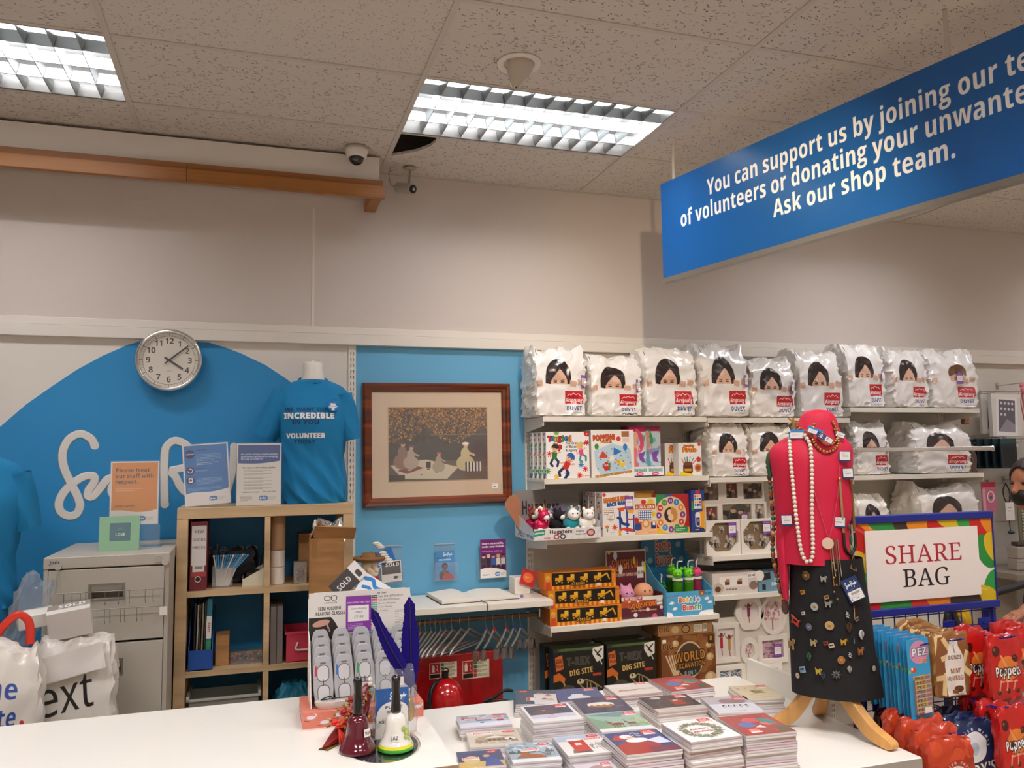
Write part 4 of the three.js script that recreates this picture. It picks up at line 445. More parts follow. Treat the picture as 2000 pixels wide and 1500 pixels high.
boxThing('clock_puzzle_box', 'wooden learning clock puzzle box with coloured numbers', 'toy box', 0.207, 0.215, 0.05, [1.602, 1.2675, 0.265], { f: boxArt.clock, r: solid('#c23026'), rest: solid('#c23026') });
boxThing('toy_phone_box', 'tall blue toy telephone box beside the clock puzzle', 'toy box', 0.084, 0.235, 0.07, [1.752, 1.2675, 0.275], { f: boxArt.phone, rest: solid('#24408a') });
// vehicles, squishies, bottles
[[1.038, 0.8205, 0.29, 'bottom'], [1.036, 0.911, 0.27, 'middle'], [1.024, 1.0015, 0.255, 'top']].forEach(([x, y, z, n]) => boxThing('vehicle_set_box', `${n} orange boxed set of yellow construction vehicles in the pile`, 'toy box', 0.41, 0.09, 0.12, [x, y, z], { f: boxArt.vehicles, l: solid('#d87a18'), t: solid('#b8681a'), rest: solid('#c8701a') }));
{ const t = thing('squishy_display_tray', 'open display tray of squishy toys with orange lettering', 'display tray', { p: [1.384, 0.8205, 0] }); const w = 0.25;
  part(t, 'front_panel', T(carton(w, 0.115, 0.004, { f: boxArt.squishFront, rest: solid('#8a4030') }), [0, 0, 0.315]), toyMat); part(t, 'back_panel', T(carton(w, 0.345, 0.004, { f: boxArt.squishBack, rest: solid('#6a2a34') }), [0, 0, 0.12]), toyMat);
  for (const s of [-1, 1]) part(t, 'side_panel', T(carton(0.004, 0.13, 0.19, { rest: solid('#7a3430') }), [s * (w / 2 - 0.002), 0, 0.218]), toyMat); part(t, 'base', T(carton(w - 0.01, 0.07, 0.186, { rest: solid('#7a3430') }), [0, 0, 0.218]), toyMat); }
function squishy(label, p, r, q, ears) { const t = thing('squishy_toy', label, 'squishy toy', { p }); part(t, 'body', SP(r, 0, r, 0, [1, 0.95, 1]), fur(q, 0.7)); for (const s of [-1, 1]) { part(t, 'eye', SP(r * 0.09, s * r * 0.28, r * 1.25, r * 0.9), M.black); if (ears) part(t, 'ear', CY(0.001, r * 0.32, r * 0.5, s * r * 0.5, r * 2, 0, [0, 0, -s * 0.3]), fur(q, 0.7)); } }
squishy('pink cat squishy toy in the display tray', [1.315, 0.891, 0.255], 0.05, 0xd890b0, true); squishy('peach ball squishy toy in the display tray', [1.425, 0.891, 0.25], 0.055, 0xe0a078, false); squishy('white squishy toy at the back of the tray', [1.36, 0.891, 0.165], 0.034, 0xe8e0d8, true); squishy('green squishy toy beside the tray side', [1.462, 0.891, 0.165], 0.03, 0x7a8a3a, false);
{ const t = thing('bottle_display_tray', 'sky blue display tray of animal bottles with cloud print', 'display tray', { p: [1.66, 0.8205, 0] }); const w = 0.29;
  part(t, 'front_panel', T(carton(w, 0.13, 0.004, { f: boxArt.bottleFront, rest: solid('#4fa8d4') }), [0, 0, 0.345]), toyMat); part(t, 'back_panel', T(carton(w, 0.4, 0.004, { f: boxArt.bottleBack, rest: solid('#2f7fae') }), [-0.0, 0, 0.05]), toyMat);
  for (const s of [-1, 1]) part(t, 'side_panel', EX([[-0.052, 0], [-0.345, 0], [-0.345, 0.14], [-0.2, 0.2], [-0.052, 0.32]], 0.004, { r: [0, PI / 2, 0], p: [s * (w / 2 - 0.002) - 0.002, 0, 0] }), mat(0x4fa8d4, 0.5)); part(t, 'base', BX(-w / 2 + 0.004, w / 2 - 0.004, 0, 0.003, 0.055, 0.34), mat(0x4fa8d4, 0.5)); }
[[1.63, 0.27, 0x6ccf12, 'lime green bear bottle at the tray front'], [1.705, 0.26, 0x74d41a, 'lime green bear bottle with a curved straw'], [1.665, 0.14, 0x5fbf18, 'green bear bottle at the back of the tray'], [1.766, 0.245, 0xf04f8a, 'pink bear bottle at the tray corner'], [1.56, 0.21, 0x2f8a3a, 'short dark green bottle lying low in the tray']].forEach(([x, z, q, l], i) => {
  const k = i === 4 ? -0.05 : 0.03, t = thing('bear_bottle', l, 'bottle', { p: [x, 0.8245 + (k ? 0 : 0), z], r: [0, i * 0.5 - 0.4, 0] }), m = mat(q, 0.45);
  part(t, 'bottle', lathe([[0, 0], [0.026, 0], [0.028, 0.01], [0.028, 0.13 + k], [0.024, 0.145 + k], [0, 0.145 + k]], 20), mat(q, 0.1, { transmission: 0.7, thickness: 0 })); part(t, 'collar', CY(0.03, 0.03, 0.012, 0, 0.152 + k, 0), mat(0xe6efdc, 0.5));
  const h = part(t, 'bear_head', SP(0.03, 0, 0.185 + k, 0, [1, 0.9, 0.9]), m); for (const s of [-1, 1]) { part(h, 'ear', SP(0.011, s * 0.023, 0.21 + k, 0, [1, 1, 0.6], 10, 8), m); part(h, 'eye', SP(0.003, s * 0.01, 0.19 + k, 0.0265), M.black); } part(h, 'muzzle', SP(0.012, 0, 0.18 + k, 0.024, [1, 0.8, 0.8]), m); part(t, 'straw', tube([[0, 0.21 + k, 0], [0, 0.235 + k, 0], [0.004, 0.25 + k, 0.006], [0.03, 0.252 + k, 0.01]], 0.004), mat(0xe4e4e0, 0.4)); });
// dig kits
for (let k = 0; k < 2; k++) for (let j = 0; j < 2; j++) boxThing('dinosaur_dig_box', j ? (k ? 'dinosaur dig kit box behind the right hand one' : 'dinosaur dig kit box behind the left hand one') : (k ? 'black dinosaur dig kit box next to the brown excavation box' : 'black dinosaur dig kit box next to the upright'), 'toy box', 0.288, 0.3, 0.075, [0.992 + k * 0.302 - j * 0.012, 0.4015, 0.31 - j * 0.1], { f: boxArt.trex, l: boxArt.trexSide, t: solid('#23261a'), rest: solid('#15140f') });
boxThing('excavation_kit_box', 'brown world excavation kit box with large lettering', 'toy box', 0.335, 0.315, 0.1, [1.64, 0.4015, 0.3], { f: boxArt.excavation, rest: solid('#8a5a2e') });
boxThing('excavation_kit_box', 'brown excavation kit box lying flat on the upright one', 'toy box', 0.335, 0.062, 0.2, [1.63, 0.7175, 0.24], { f: boxArt.excavSide, rest: solid('#a07040') });

// ---------------------------------------------------------------- photo frames and gift boxes
const photo = (seed, cols) => paper.add(90, 80, (c, w, h) => { seedState = seed; fill(c, cols[0], 0, 0, w, h); blobs(c, w, h, 26, cols, 4, 18); disc(c, 36, 34, 9, '#caa58e'); fill(c, '#3b3331', 26, 44, 22, 36); disc(c, 58, 42, 8, '#d6b49c'); fill(c, '#77655c', 50, 50, 18, 30); });
const photos = [photo(3, ['#8a7668', '#5b4a42', '#b09a88', '#7d5f52']), photo(5, ['#6a4f44', '#8f3f38', '#4a3a36', '#b39a86']), photo(9, ['#585048', '#353230', '#857a6a', '#9a8f7c']), photo(12, ['#b9b4ac', '#8e8880', '#d6d2c8', '#6a645c'])];
function apertureFrame(name, label, p, w, h, holes, o = {}) {
  const t = thing(name, label, 'photo frame', { p, r: [o.rx || 0, 0, 0] }); part(t, 'frame', EX([[-w / 2, 0], [w / 2, 0], [w / 2, h], [-w / 2, h]], 0.012, { holes: holes.map(([x, y, a, b]) => [[x - a, y - b], [x - a, y + b], [x + a, y + b], [x + a, y - b]]), bevel: 0.002 }), M.white);
  holes.forEach(([x, y, a, b], i) => part(t, 'photo', PL(2 * a, 2 * b, photos[(i + (o.s || 0)) % 4], x, y, 0.003), paper.mat(0.3))); return t;
}
apertureFrame('collage_photo_frame', 'white three-aperture photo frame at the back of the frame shelf', [2.065, 1.1265, 0.16], 0.44, 0.415, [[-0.155, 0.355, 0.065, 0.05], [0, 0.36, 0.04, 0.045], [0.145, 0.355, 0.068, 0.048]]);
apertureFrame('collage_photo_frame', 'white photo frame with wide dark centre picture', [2.06, 1.1265, 0.2], 0.42, 0.29, [[-0.16, 0.23, 0.04, 0.045], [0.01, 0.235, 0.1, 0.05], [0.165, 0.235, 0.034, 0.045]], { s: 1 });
single('price_tag', 'purple price tag on the collage photo frame', 'price tag', PL(0.045, 0.05, tagArt), tagMat, { p: [2.115, 1.33, 0.217] });
for (let k = 0; k < 2; k++) {
  const t = thing('octagon_photo_frame', k ? 'boxed octagonal photo frame beside the pink bust' : 'boxed octagonal photo frame beside the puzzle shelf', 'photo frame', { p: [1.931 + k * 0.232, 1.1265, 0.25] }), o = 0.075, s = 0.105;
  part(t, 'box', EX([[-0.113, 0], [0.113, 0], [0.113, 0.198], [-0.113, 0.198]], 0.026, { holes: [[[-0.05, 0.02], [0.05, 0.02], [0.098, 0.07], [0.098, 0.13], [0.05, 0.184], [-0.05, 0.184], [-0.098, 0.13], [-0.098, 0.07]].reverse()] }), M.white);
  part(t, 'backing', BX(-0.11, 0.11, 0.003, 0.195, 0.001, 0.006), mat(0x8a7356, 0.7)); [[-0.045, 0.075, 0.3, 0.04], [0.05, 0.07, -0.25, 0.042], [0, 0.145, 0, 0.022], [-0.07, 0.14, 0.2, 0.016], [0.07, 0.14, -0.2, 0.016]].forEach(([x, y, r, q]) => part(t, 'photo', PL(q * 1.5, q * 1.7, photos[3], x, y, 0.009, [0, 0, r]), paper.mat(0.3)));
  part(t, 'price_tag', PL(0.055, 0.078, tagArt, 0.06, 0.145, 0.0275), tagMat, 'purple and white price tag');
}
const candleArt = toys.add(190, 90, (c, w, h) => { fill(c, '#dcd3ca', 0, 0, w, h); fill(c, '#efeae4', 30, 14, 120, 44); for (const x of [52, 104]) { fill(c, '#6a3f24', x, 34, 20, 16); fill(c, '#b98a5c', x + 4, 26, 16, 12); } disc(c, 24, 62, 22, '#c9b8a6'); disc(c, 22, 66, 12, '#6a4030'); disc(c, 172, 58, 18, '#8a7468'); lines(c, 56, 66, 76, 1, 8, '#8f7f74', 6); fill(c, '#f4f1ee', 150, 6, 34, 20); txt(c, '£1.49', 167, 16, 12, '#222'); }), shopArt = toys.add(170, 80, (c, w, h) => { fill(c, '#6f98ae', 0, 0, w, h); poly(c, [[18, 6], [56, 2], [58, 30], [16, 34]], '#23262a'); fill(c, '#2a2d31', 18, 50, 16, 22); txt(c, 'JULE A', 104, 30, 15, '#e7eef0', { w: 60 }); txt(c, 'SHOPPING', 108, 50, 19, '#f2f5f5', { w: 96 }); lines(c, 86, 64, 50, 1, 6, '#d0dde2', 2); });
boxThing('candle_gift_box', 'white candle gift box with brown printed pictures', 'gift box', 0.295, 0.12, 0.14, [1.988, 0.9065, 0.22], { f: candleArt, t: solid('#cbc3ba'), rest: solid('#d3cbc2') });
boxThing('bag_gift_box', 'slate blue boxed shopping bag set', 'gift box', 0.25, 0.112, 0.13, [2.27, 0.9065, 0.22], { f: shopArt, rest: solid('#63899c') });
single('price_sticker', 'round white price sticker between candle box and blue box', 'price sticker', [CY(0.031, 0.031, 0.002, 0, 0, 0, [PI / 2, 0, 0], 24)], M.white, { p: [2.15, 1.0, 0.2915] });
single('folded_umbrella', 'black folded fabric lying above the gift boxes', 'umbrella', [loft(spline([{ y: -0.3, a: 0.005, b: 0.005 }, { y: -0.2, a: 0.03, b: 0.03 }, { y: 0, a: 0.032, b: 0.034 }, { y: 0.25, a: 0.02, b: 0.022 }, { y: 0.3, a: 0.008, b: 0.008 }], 20), 16, { wob: (t) => sin(t * 7) * 0.004 })].map((g) => T(g, [0, 0, 0], [0, 0, PI / 2])), M.black, { p: [2.2, 1.061, 0.2], r: [0, 0, 0] });
// ornate multi frame
{ const t = thing('ornate_photo_frame', 'large white ornate multi-photo frame wrapped in film', 'photo frame', { p: [2.13, 0.361, 0.2] });
  const ringF = (x, y, a, b, w, n, ph, bg) => { const pts = [], inn = []; for (let i = 0; i < 28; i++) { const q = i / 28 * 2 * PI, k = 1 + (n ? 0.06 * cos(q * n) : 0); pts.push([x + cos(q) * (a + w) * k, y + sin(q) * (b + w) * k]); inn.push([x + cos(-q) * a, y + sin(-q) * b]); } part(t, 'oval_frame', EX(pts, 0.014, { holes: [inn], bevel: 0.003, p: [0, 0, 0.006] }), M.white); part(t, 'photo', PL(a * 2.1, b * 2.1, ph, x, y, 0.0065), paper.mat(0.3)); };
  const pic = (f) => paper.add(80, 100, (c, w, h) => { fill(c, '#e6ddd9', 0, 0, w, h); f(c); }), dancer = (c, x, y, q) => { line(c, [[x - 16, y - 22], [x, y - 8], [x + 16, y - 24]], '#9a6a5a', 4); fill(c, q, x - 6, y - 10, 12, 34); line(c, [[x, y + 24], [x + 2, y + 46]], '#9a6a5a', 4); disc(c, x, y - 20, 7, '#7a3a2c'); };
  const blossom = pic((c) => { line(c, [[40, 96], [40, 60]], '#8a5a52', 4); for (let i = 0; i < 60; i++) disc(c, 40 + rnd(-26, 26), 44 + rnd(-30, 22), rnd(2, 5), pick(['#c79a98', '#a87a7c', '#d8b8b4'])); }), girl = pic((c) => dancer(c, 40, 44, '#8f2c5a')), girls = pic((c) => { dancer(c, 24, 44, '#b8283f'); dancer(c, 58, 52, '#c79a4a'); }), bfly = pic((c) => { for (let i = 0; i < 70; i++) disc(c, rnd(4, 36), rnd(10, 60), rnd(1, 4), pick(['#5a7a9a', '#8fa5b8', '#3a4a60'])); for (let i = 0; i < 70; i++) disc(c, rnd(46, 78), rnd(10, 60), rnd(1, 4), pick(['#5a7a9a', '#8fa5b8', '#3a4a60'])); }), dusk = pic((c) => { fill(c, '#c9a7b0', 0, 0, 80, 100); for (let i = 0; i < 40; i++) disc(c, rnd(0, 80), rnd(0, 100), rnd(3, 8), pick(['#a8788c', '#d9b4c0', '#8f6a80'])); });
  part(t, 'backing', BX(-0.26, 0.27, 0, 0.4, 0, 0.006), M.panel);
  ringF(-0.005, 0.42, 0.062, 0.07, 0.03, 6, girl, 1); ringF(0.155, 0.395, 0.07, 0.095, 0.018, 0, blossom, 1); ringF(-0.015, 0.2, 0.035, 0.05, 0.024, 0, blossom, 1);
  const rectF = (x, y, a, b, ph, w = 0.022) => { part(t, 'rectangle_frame', EX([[x - a - w, y - b - w], [x + a + w, y - b - w], [x + a + w, y + b + w], [x - a - w, y + b + w]], 0.016, { holes: [[[x - a, y - b], [x - a, y + b], [x + a, y + b], [x + a, y - b]]], bevel: 0.004, p: [0, 0, 0.006] }), M.white); part(t, 'photo', PL(a * 2, b * 2, ph, x, y, 0.0075), paper.mat(0.3)); };
  rectF(-0.17, 0.26, 0.06, 0.085, girls); rectF(0.14, 0.2, 0.075, 0.055, dusk); rectF(-0.15, 0.07, 0.075, 0.04, bfly); rectF(0.1, 0.06, 0.07, 0.035, photos[3]);
  part(t, 'price_tag', PL(0.055, 0.075, tagArt, 0.17, 0.19, 0.026), tagMat, 'purple and white price tag'); }
// ---------------------------------------------------------------- clock
{ const t = thing('wall_clock', 'round chrome wall clock with black numerals on white', 'clock', { p: [-1.06, 2.207, 0.036] });
  const face = paper.add(340, 340, (c, w) => { fill(c, '#e9e2d3', 0, 0, w, w); const m = 170; for (let i = 0; i < 60; i++) { const a = i / 60 * 2 * PI; line(c, [[m + cos(a) * 150, m + sin(a) * 150], [m + cos(a) * (i % 5 ? 158 : 166), m + sin(a) * (i % 5 ? 158 : 166)]], '#4a443c', i % 5 ? 1.2 : 3.5); } c.strokeStyle = '#4a443c'; c.lineWidth = 1.5; c.beginPath(); c.arc(m, m, 150, 0, 7); c.stroke(); for (let i = 1; i <= 12; i++) { const a = i / 12 * 2 * PI - PI / 2; txt(c, String(i), m + cos(a) * 120, m + sin(a) * 120, 46, '#12100e', { bold: false, stroke: '#12100e', lw: 2.5 }); } txt(c, 'QUARTZ', m, 236, 8, '#666', { bold: false }); });
  part(t, 'case', lathe([[0, 0], [0.15, 0], [0.157, 0.012], [0.157, 0.03], [0.152, 0.042], [0.142, 0.046], [0.136, 0.04], [0.134, 0.02]], 64).rotateX(PI / 2), M.chrome);
  const fg = new THREE.CircleGeometry(0.137, 48), uv = fg.attributes.uv; for (let i = 0; i < uv.count; i++) uv.setXY(i, face.u0 + (face.u1 - face.u0) * uv.getX(i), face.v0 + (face.v1 - face.v0) * uv.getY(i)); part(t, 'dial', T(clean(fg), [0, 0, 0.021]), paper.mat(0.5));
  const hand = (a, l, w, z) => [B(w, l + 0.025, 0.0015, sin(a) * (l / 2 - 0.0125), cos(a) * (l / 2 - 0.0125), z, [0, 0, -a])];
  part(t, 'minute_hand', hand(0.87, 0.115, 0.007, 0.027), M.black); part(t, 'hour_hand', hand(2.16, 0.078, 0.009, 0.025), M.black); part(t, 'hub', CY(0.005, 0.005, 0.004, 0, 0, 0.028, [PI / 2, 0, 0]), M.black);
  part(t, 'glass', CY(0.137, 0.137, 0.001, 0, 0, 0.036, [PI / 2, 0, 0], 48), plastic()); }
// ---------------------------------------------------------------- filing cabinet
{ const t = thing('filing_cabinet', 'beige steel filing cabinet with recessed drawer handles', 'filing cabinet', { p: [-1.22, 0, 0.02] }), w = 0.47, zf = 0.63;
  part(t, 'body', [BX(-w / 2, -w / 2 + 0.016, 0, 1.3, 0, zf), BX(w / 2 - 0.016, w / 2, 0, 1.3, 0, zf), BX(-w / 2 + 0.016, w / 2 - 0.016, 0, 1.3, 0, 0.02), BX(-w / 2 + 0.016, w / 2 - 0.016, 0, 0.05, 0.02, zf)], M.cabinet); part(t, 'top', RX(-w / 2 - 0.002, w / 2 + 0.002, 1.272, 1.32, 0, zf + 0.006, 0.005), M.cabinet);
  for (let k = 0; k < 4; k++) { const y0 = 0.058 + k * 0.305, cy = y0 + 0.2; const d = part(t, 'drawer', EX([[-w / 2 + 0.02, y0], [w / 2 - 0.02, y0], [w / 2 - 0.02, y0 + 0.292], [-w / 2 + 0.02, y0 + 0.292]], 0.02, { holes: [[[-0.062, cy - 0.03], [-0.062, cy + 0.026], [0.062, cy + 0.026], [0.062, cy - 0.03]]], p: [0, 0, zf - 0.016], bevel: 0.002 }), M.cabinet);
    part(d, 'handle_recess', [BX(-0.066, 0.066, cy - 0.034, cy + 0.03, zf - 0.07, zf - 0.066), BX(-0.066, 0.066, cy - 0.034, cy - 0.0305, zf - 0.066, zf - 0.018), BX(-0.066, 0.066, cy + 0.0265, cy + 0.03, zf - 0.066, zf - 0.018), BX(-0.066, -0.0625, cy - 0.03, cy + 0.026, zf - 0.066, zf - 0.018), BX(0.0625, 0.066, cy - 0.03, cy + 0.026, zf - 0.066, zf - 0.018)], M.cabinet); part(d, 'handle', [RX(-0.06, 0.06, cy + 0.002, cy + 0.026, zf - 0.014, zf + 0.008, 0.004)], mat(0x8f8676, 0.4)); part(d, 'handle_frame', EX([[-0.069, cy - 0.037], [0.069, cy - 0.037], [0.069, cy + 0.033], [-0.069, cy + 0.033]], 0.004, { holes: [[[-0.061, cy - 0.029], [-0.061, cy + 0.025], [0.061, cy + 0.025], [0.061, cy - 0.029]]], p: [0, 0, zf + 0.005] }), mat(0x7f776a, 0.4)); }
  part(t, 'lock', [CY(0.01, 0.01, 0.012, w / 2 - 0.04, 1.295, zf + 0.01, [PI / 2, 0, 0], 16), B(0.03, 0.026, 0.004, w / 2 - 0.04, 1.295, zf + 0.007)], M.steel); part(t, 'name_plate', T(letters('Jmir', 0.014, fontB, 0.001), [-w / 2 + 0.02, 1.293, zf + 0.006]), mat(0x27305e, 0.4)); }
{ const t = thing('wire_hook_rack', 'thin wire hook rack hanging on the filing cabinet front', 'wire rack', { p: [0, 0, 0.668] }), wr = 0.0018, m = mat(0x8f8a80, 0.35, { metalness: 0.7 });
  part(t, 'frame', [bar([-1.4, 1.285, 0.002], [-1.4, 1.18, 0.03], wr), bar([-1.0, 1.285, 0.002], [-1.0, 1.11, 0.03], wr), bar([-1.4, 1.18, 0.03], [-1.0, 1.178, 0.03], wr), bar([-1.38, 1.108, 0.03], [-1.0, 1.108, 0.03], wr)], m);
  for (const x of [-1.4, -1.0]) part(t, 'suction_hook', CY(0.013, 0.013, 0.012, x, 1.283, 0, [PI / 2, 0, 0]), mat(0xb9b3a6, 0.3));
  for (const [x, y] of [[-1.37, 1.18], [-1.34, 1.18], [-1.31, 1.18], [-1.29, 1.18], [-1.22, 1.18], [-1.17, 1.18], [-1.13, 1.18], [-1.07, 1.18], [-1.04, 1.18], [-1.22, 1.108], [-1.2, 1.108], [-1.16, 1.108], [-1.145, 1.108], [-1.1, 1.108], [-1.08, 1.108]]) part(t, 'hook', tube([[x, y, 0.03], [x, y - 0.045, 0.031], [x + 0.002, y - 0.055, 0.036], [x + 0.003, y - 0.045, 0.042]], 0.0014, 12, 6), m);
  part(t, 'paper_tag', B(0.028, 0.034, 0.001, -1.0, 1.088, 0.034), M.white); }
// ---------------------------------------------------------------- posters
const logo = (c, x, y, s) => { badge(c, x, y, 42 * s, 24 * s, '#1f78bd'); lines(c, x + 47 * s, y + 4 * s, 40 * s, 4, 5 * s, '#8aa', 1.5 * s); };
const art = {
  orange: paper.add(230, 326, (c, w, h) => { fill(c, '#f3eee8', 0, 0, w, h); c.fillStyle = '#e79a52'; c.beginPath(); c.moveTo(7, 7); c.lineTo(w - 7, 7); c.lineTo(w - 7, 250); c.quadraticCurveTo(150, 270, 90, 256); c.quadraticCurveTo(40, 246, 7, 252); c.fill(); ['Please treat', 'our staff with', 'respect.'].forEach((s, i) => txt(c, s, 22, 46 + i * 30, 28, '#5d5560', { align: 'left', maxW: 186 })); lines(c, 24, 140, 150, 2, 10, '#f4d3ae', 3); txt(c, 'sueryder.org/shops', 24, 230, 10, '#6d5540', { align: 'left' }); logo(c, 128, 284, 1); }),
  blue: paper.add(230, 326, (c, w, h) => { fill(c, '#f2efec', 0, 0, w, h); c.fillStyle = '#2f7fc4'; c.beginPath(); c.moveTo(7, 7); c.lineTo(w - 7, 7); c.lineTo(w - 7, 244); c.quadraticCurveTo(150, 262, 90, 256); c.quadraticCurveTo(40, 250, 7, 262); c.fill(); disc(c, 36, 52, 23, '#22356f'); txt(c, 'refund', 36, 52, 12, '#fff', { skew: -0.3 }); lines(c, 68, 30, 90, 1, 8, '#24579a', 6); lines(c, 66, 56, 145, 5, 8, '#a8cdea', 2.5); lines(c, 66, 100, 130, 2, 8, '#d4e6f4', 3); disc(c, 34, 140, 21, '#22356f'); c.strokeStyle = '#fff'; c.lineWidth = 4; c.beginPath(); c.arc(34, 140, 11, -2, 3.2); c.stroke(); lines(c, 62, 128, 70, 1, 8, '#24579a', 5); lines(c, 62, 142, 100, 1, 7, '#a8cdea', 2.5); disc(c, 34, 190, 21, '#22356f'); fill(c, '#fff', 24, 177, 20, 26); disc(c, 34, 190, 6, '#22356f'); lines(c, 62, 184, 148, 5, 7, '#a8cdea', 2.5); lines(c, 18, 232, 190, 3, 6, '#a8cdea', 2); logo(c, 122, 282, 1); }),
  covid: paper.add(230, 340, (c, w, h) => { fill(c, '#e9e4da', 0, 0, w, h); c.fillStyle = '#1f4f93'; c.beginPath(); c.moveTo(6, 8); c.lineTo(w - 6, 8); c.lineTo(w - 6, 96); c.quadraticCurveTo(120, 118, 6, 108); c.fill(); ['We confirm we have complied with the', 'government\'s guidance on managing', 'the risk of Covid-19'].forEach((s, i) => txt(c, s, 20, 60 + i * 13, 12, '#dfe9f4', { align: 'left', maxW: 190 })); txt(c, 'Five steps to safer working together', 114, 134, 12, '#333', { maxW: 170 }); for (let i = 0; i < 6; i++) lines(c, 36, 148 + i * 19, 165, 2, 6, '#6a665e', 2, i + 2); txt(c, 'Employer  Sue Ryder', 76, 268, 9, '#555'); txt(c, 'Date  May 2020', 170, 266, 9, '#666'); lines(c, 20, 288, 70, 5, 6, '#777', 2); logo(c, 116, 288, 1.1); }),
  love: paper.add(160, 150, (c, w, h) => { fill(c, '#93bf9a', 0, 0, w, h); fill(c, '#64838a', 42, 30, 82, 78); txt(c, 'ALL', 84, 56, 12, '#7d9a9e'); txt(c, 'LOVE', 84, 80, 16, '#cfe8c0'); lines(c, 66, 92, 36, 1, 5, '#7d9a9e', 2); }),
  leaflet: paper.add(120, 170, (c, w, h) => { fill(c, '#4a8fc8', 0, 0, w, h); script(c, 52, 10, 56, 26, '#fff', 2.4); txt(c, 'VOLUNTEER', 60, 54, 13, '#e8f0f8'); fill(c, '#2a65a8', 10, 40, 60, 6); disc(c, 60, 92, 18, '#1d1614', 20); disc(c, 62, 98, 13, '#7a4c34', 15); c.fillStyle = '#4d4a46'; c.beginPath(); c.ellipse(58, 146, 34, 32, 0, 0, 7); c.fill(); c.fillStyle = '#b83a40'; c.beginPath(); c.moveTo(60, 130); c.quadraticCurveTo(110, 130, 116, 170); c.lineTo(40, 170); c.fill(); disc(c, 58, 128, 8, '#8a5a40'); }),
  skills: paper.add(150, 220, (c, w, h) => { fill(c, '#6d1f6e', 0, 0, w, h); txt(c, 'Learn new skills,', 10, 24, 16, '#fff', { align: 'left', maxW: 130 }); txt(c, 'make new friends', 10, 42, 16, '#fff', { align: 'left', maxW: 130 }); txt(c, 'Volunteer with us', 10, 68, 14, '#d78fd0', { align: 'left', maxW: 125 }); [['#444', '#d8b8a0'], ['#2a2a2e', '#e0c0a8'], ['#2f5fa8', '#c89a80'], ['#d8d4cc', '#d0a88c'], ['#c9c0b4', '#8a5a44']].forEach(([q, s], i) => { fill(c, q, 8 + i * 28, 108, 24, 44); fill(c, '#26262c', 10 + i * 28, 146, 20, 34); disc(c, 20 + i * 28, 98, 10, s); c.fillStyle = ['#222', '#d8c08a', '#3a2a20', '#c9a060', '#2a1d18'][i]; c.beginPath(); c.arc(20 + i * 28, 95, 11, PI, 0); c.fill(); }); c.fillStyle = '#f1eeea'; c.beginPath(); c.moveTo(0, 168); c.quadraticCurveTo(60, 150, 150, 182); c.lineTo(150, 220); c.lineTo(0, 220); c.fill(); badge(c, 84, 188, 30, 22, '#1f78bd'); lines(c, 12, 198, 50, 2, 6, '#888', 2); lines(c, 120, 192, 26, 3, 5, '#888', 1.5); }),
  soldBlue: paper.add(120, 90, (c, w, h) => { fill(c, '#2a72c0', 0, 0, w, h); txt(c, 'SOLD', 60, 62, 34, '#fff', { w: 90, skew: -0.1 }); }),
  soldBlack: paper.add(150, 160, (c, w, h) => { fill(c, '#efece8', 0, 0, w, h); fill(c, '#3c3836', 6, 8, w - 12, 92); txt(c, 'SOLD', 86, 30, 34, '#fff', { w: 104, skew: -0.15 }); c.fillStyle = '#3c3836'; c.beginPath(); c.roundRect(88, 118, 32, 20, 9); c.fill(); lines(c, 122, 120, 24, 3, 6, '#888', 2); }),
  blueCard: paper.add(110, 80, (c, w, h) => { fill(c, '#f1f0ee', 0, 0, w, h); curve(c, [[12, 20], [40, 12], [60, 30], [88, 26]], '#2b82c6', 14); curve(c, [[20, 50], [44, 44], [60, 62], [92, 58]], '#2b82c6', 12); }),
  redTag: paper.add(80, 90, (c, w, h) => { fill(c, '#c3232c', 0, 0, w, h); disc(c, 40, 44, 28, '#e8702c'); lines(c, 24, 40, 32, 2, 7, '#f4c9a0', 3); }),
  exting: paper.add(170, 110, (c, w, h) => { fill(c, '#e8dfc6', 0, 0, w, h); fill(c, '#b81d20', 4, 4, 62, 70); fill(c, '#f0e8dc', 14, 24, 18, 40); fill(c, '#f0e8dc', 18, 14, 10, 12); line(c, [[46, 20], [52, 34], [46, 50], [54, 62]], '#f0e8dc', 4); fill(c, '#1d1a18', 4, 78, 62, 26); for (let i = 0; i < 4; i++) { fill(c, ['#2a6a4a', '#2a6a4a', '#c0342a', '#c0342a'][i], 70, 6 + i * 25, 20, 20); lines(c, 94, 8 + i * 25, 70, 3, 6, '#4a6a3a', 2.5); } }),
};
const paperMat = paper.mat(0.5), glossPaper = paper.mat(0.25, { clearcoat: 0.5, clearcoatRoughness: 0.05 });
function poster(name, label, rect, w, h, p, r) { const t = thing(name, label, 'sign', { p, r }); part(t, 'sheet', T(merge([PL(w, h, rect), PL(w, h, paper.solid('#f0ece6'), 0, 0, -0.001, [0, PI, 0])]), [0, h / 2 + 0.002, 0.0005]), paperMat); part(t, 'holder', [BX(-w / 2 - 0.003, w / 2 + 0.003, 0, h + 0.006, 0.001, 0.003), BX(-w / 2, w / 2, 0, 0.003, -0.05, 0.003)], M.plastic); return t; }
{ const t = poster('poster_stand', 'blue returns notice in a leaning clear holder on the wooden shelf unit', art.blue, 0.2, 0.285, [-0.85, 1.498, 0.33], [0, 0.12, 0.07]); t.rotation.order = 'YZX'; }
poster('poster_stand', 'white notice with dark blue band in a clear holder', art.covid, 0.2, 0.29, [-0.626, 1.4905, 0.36], [0, -0.04, 0]);
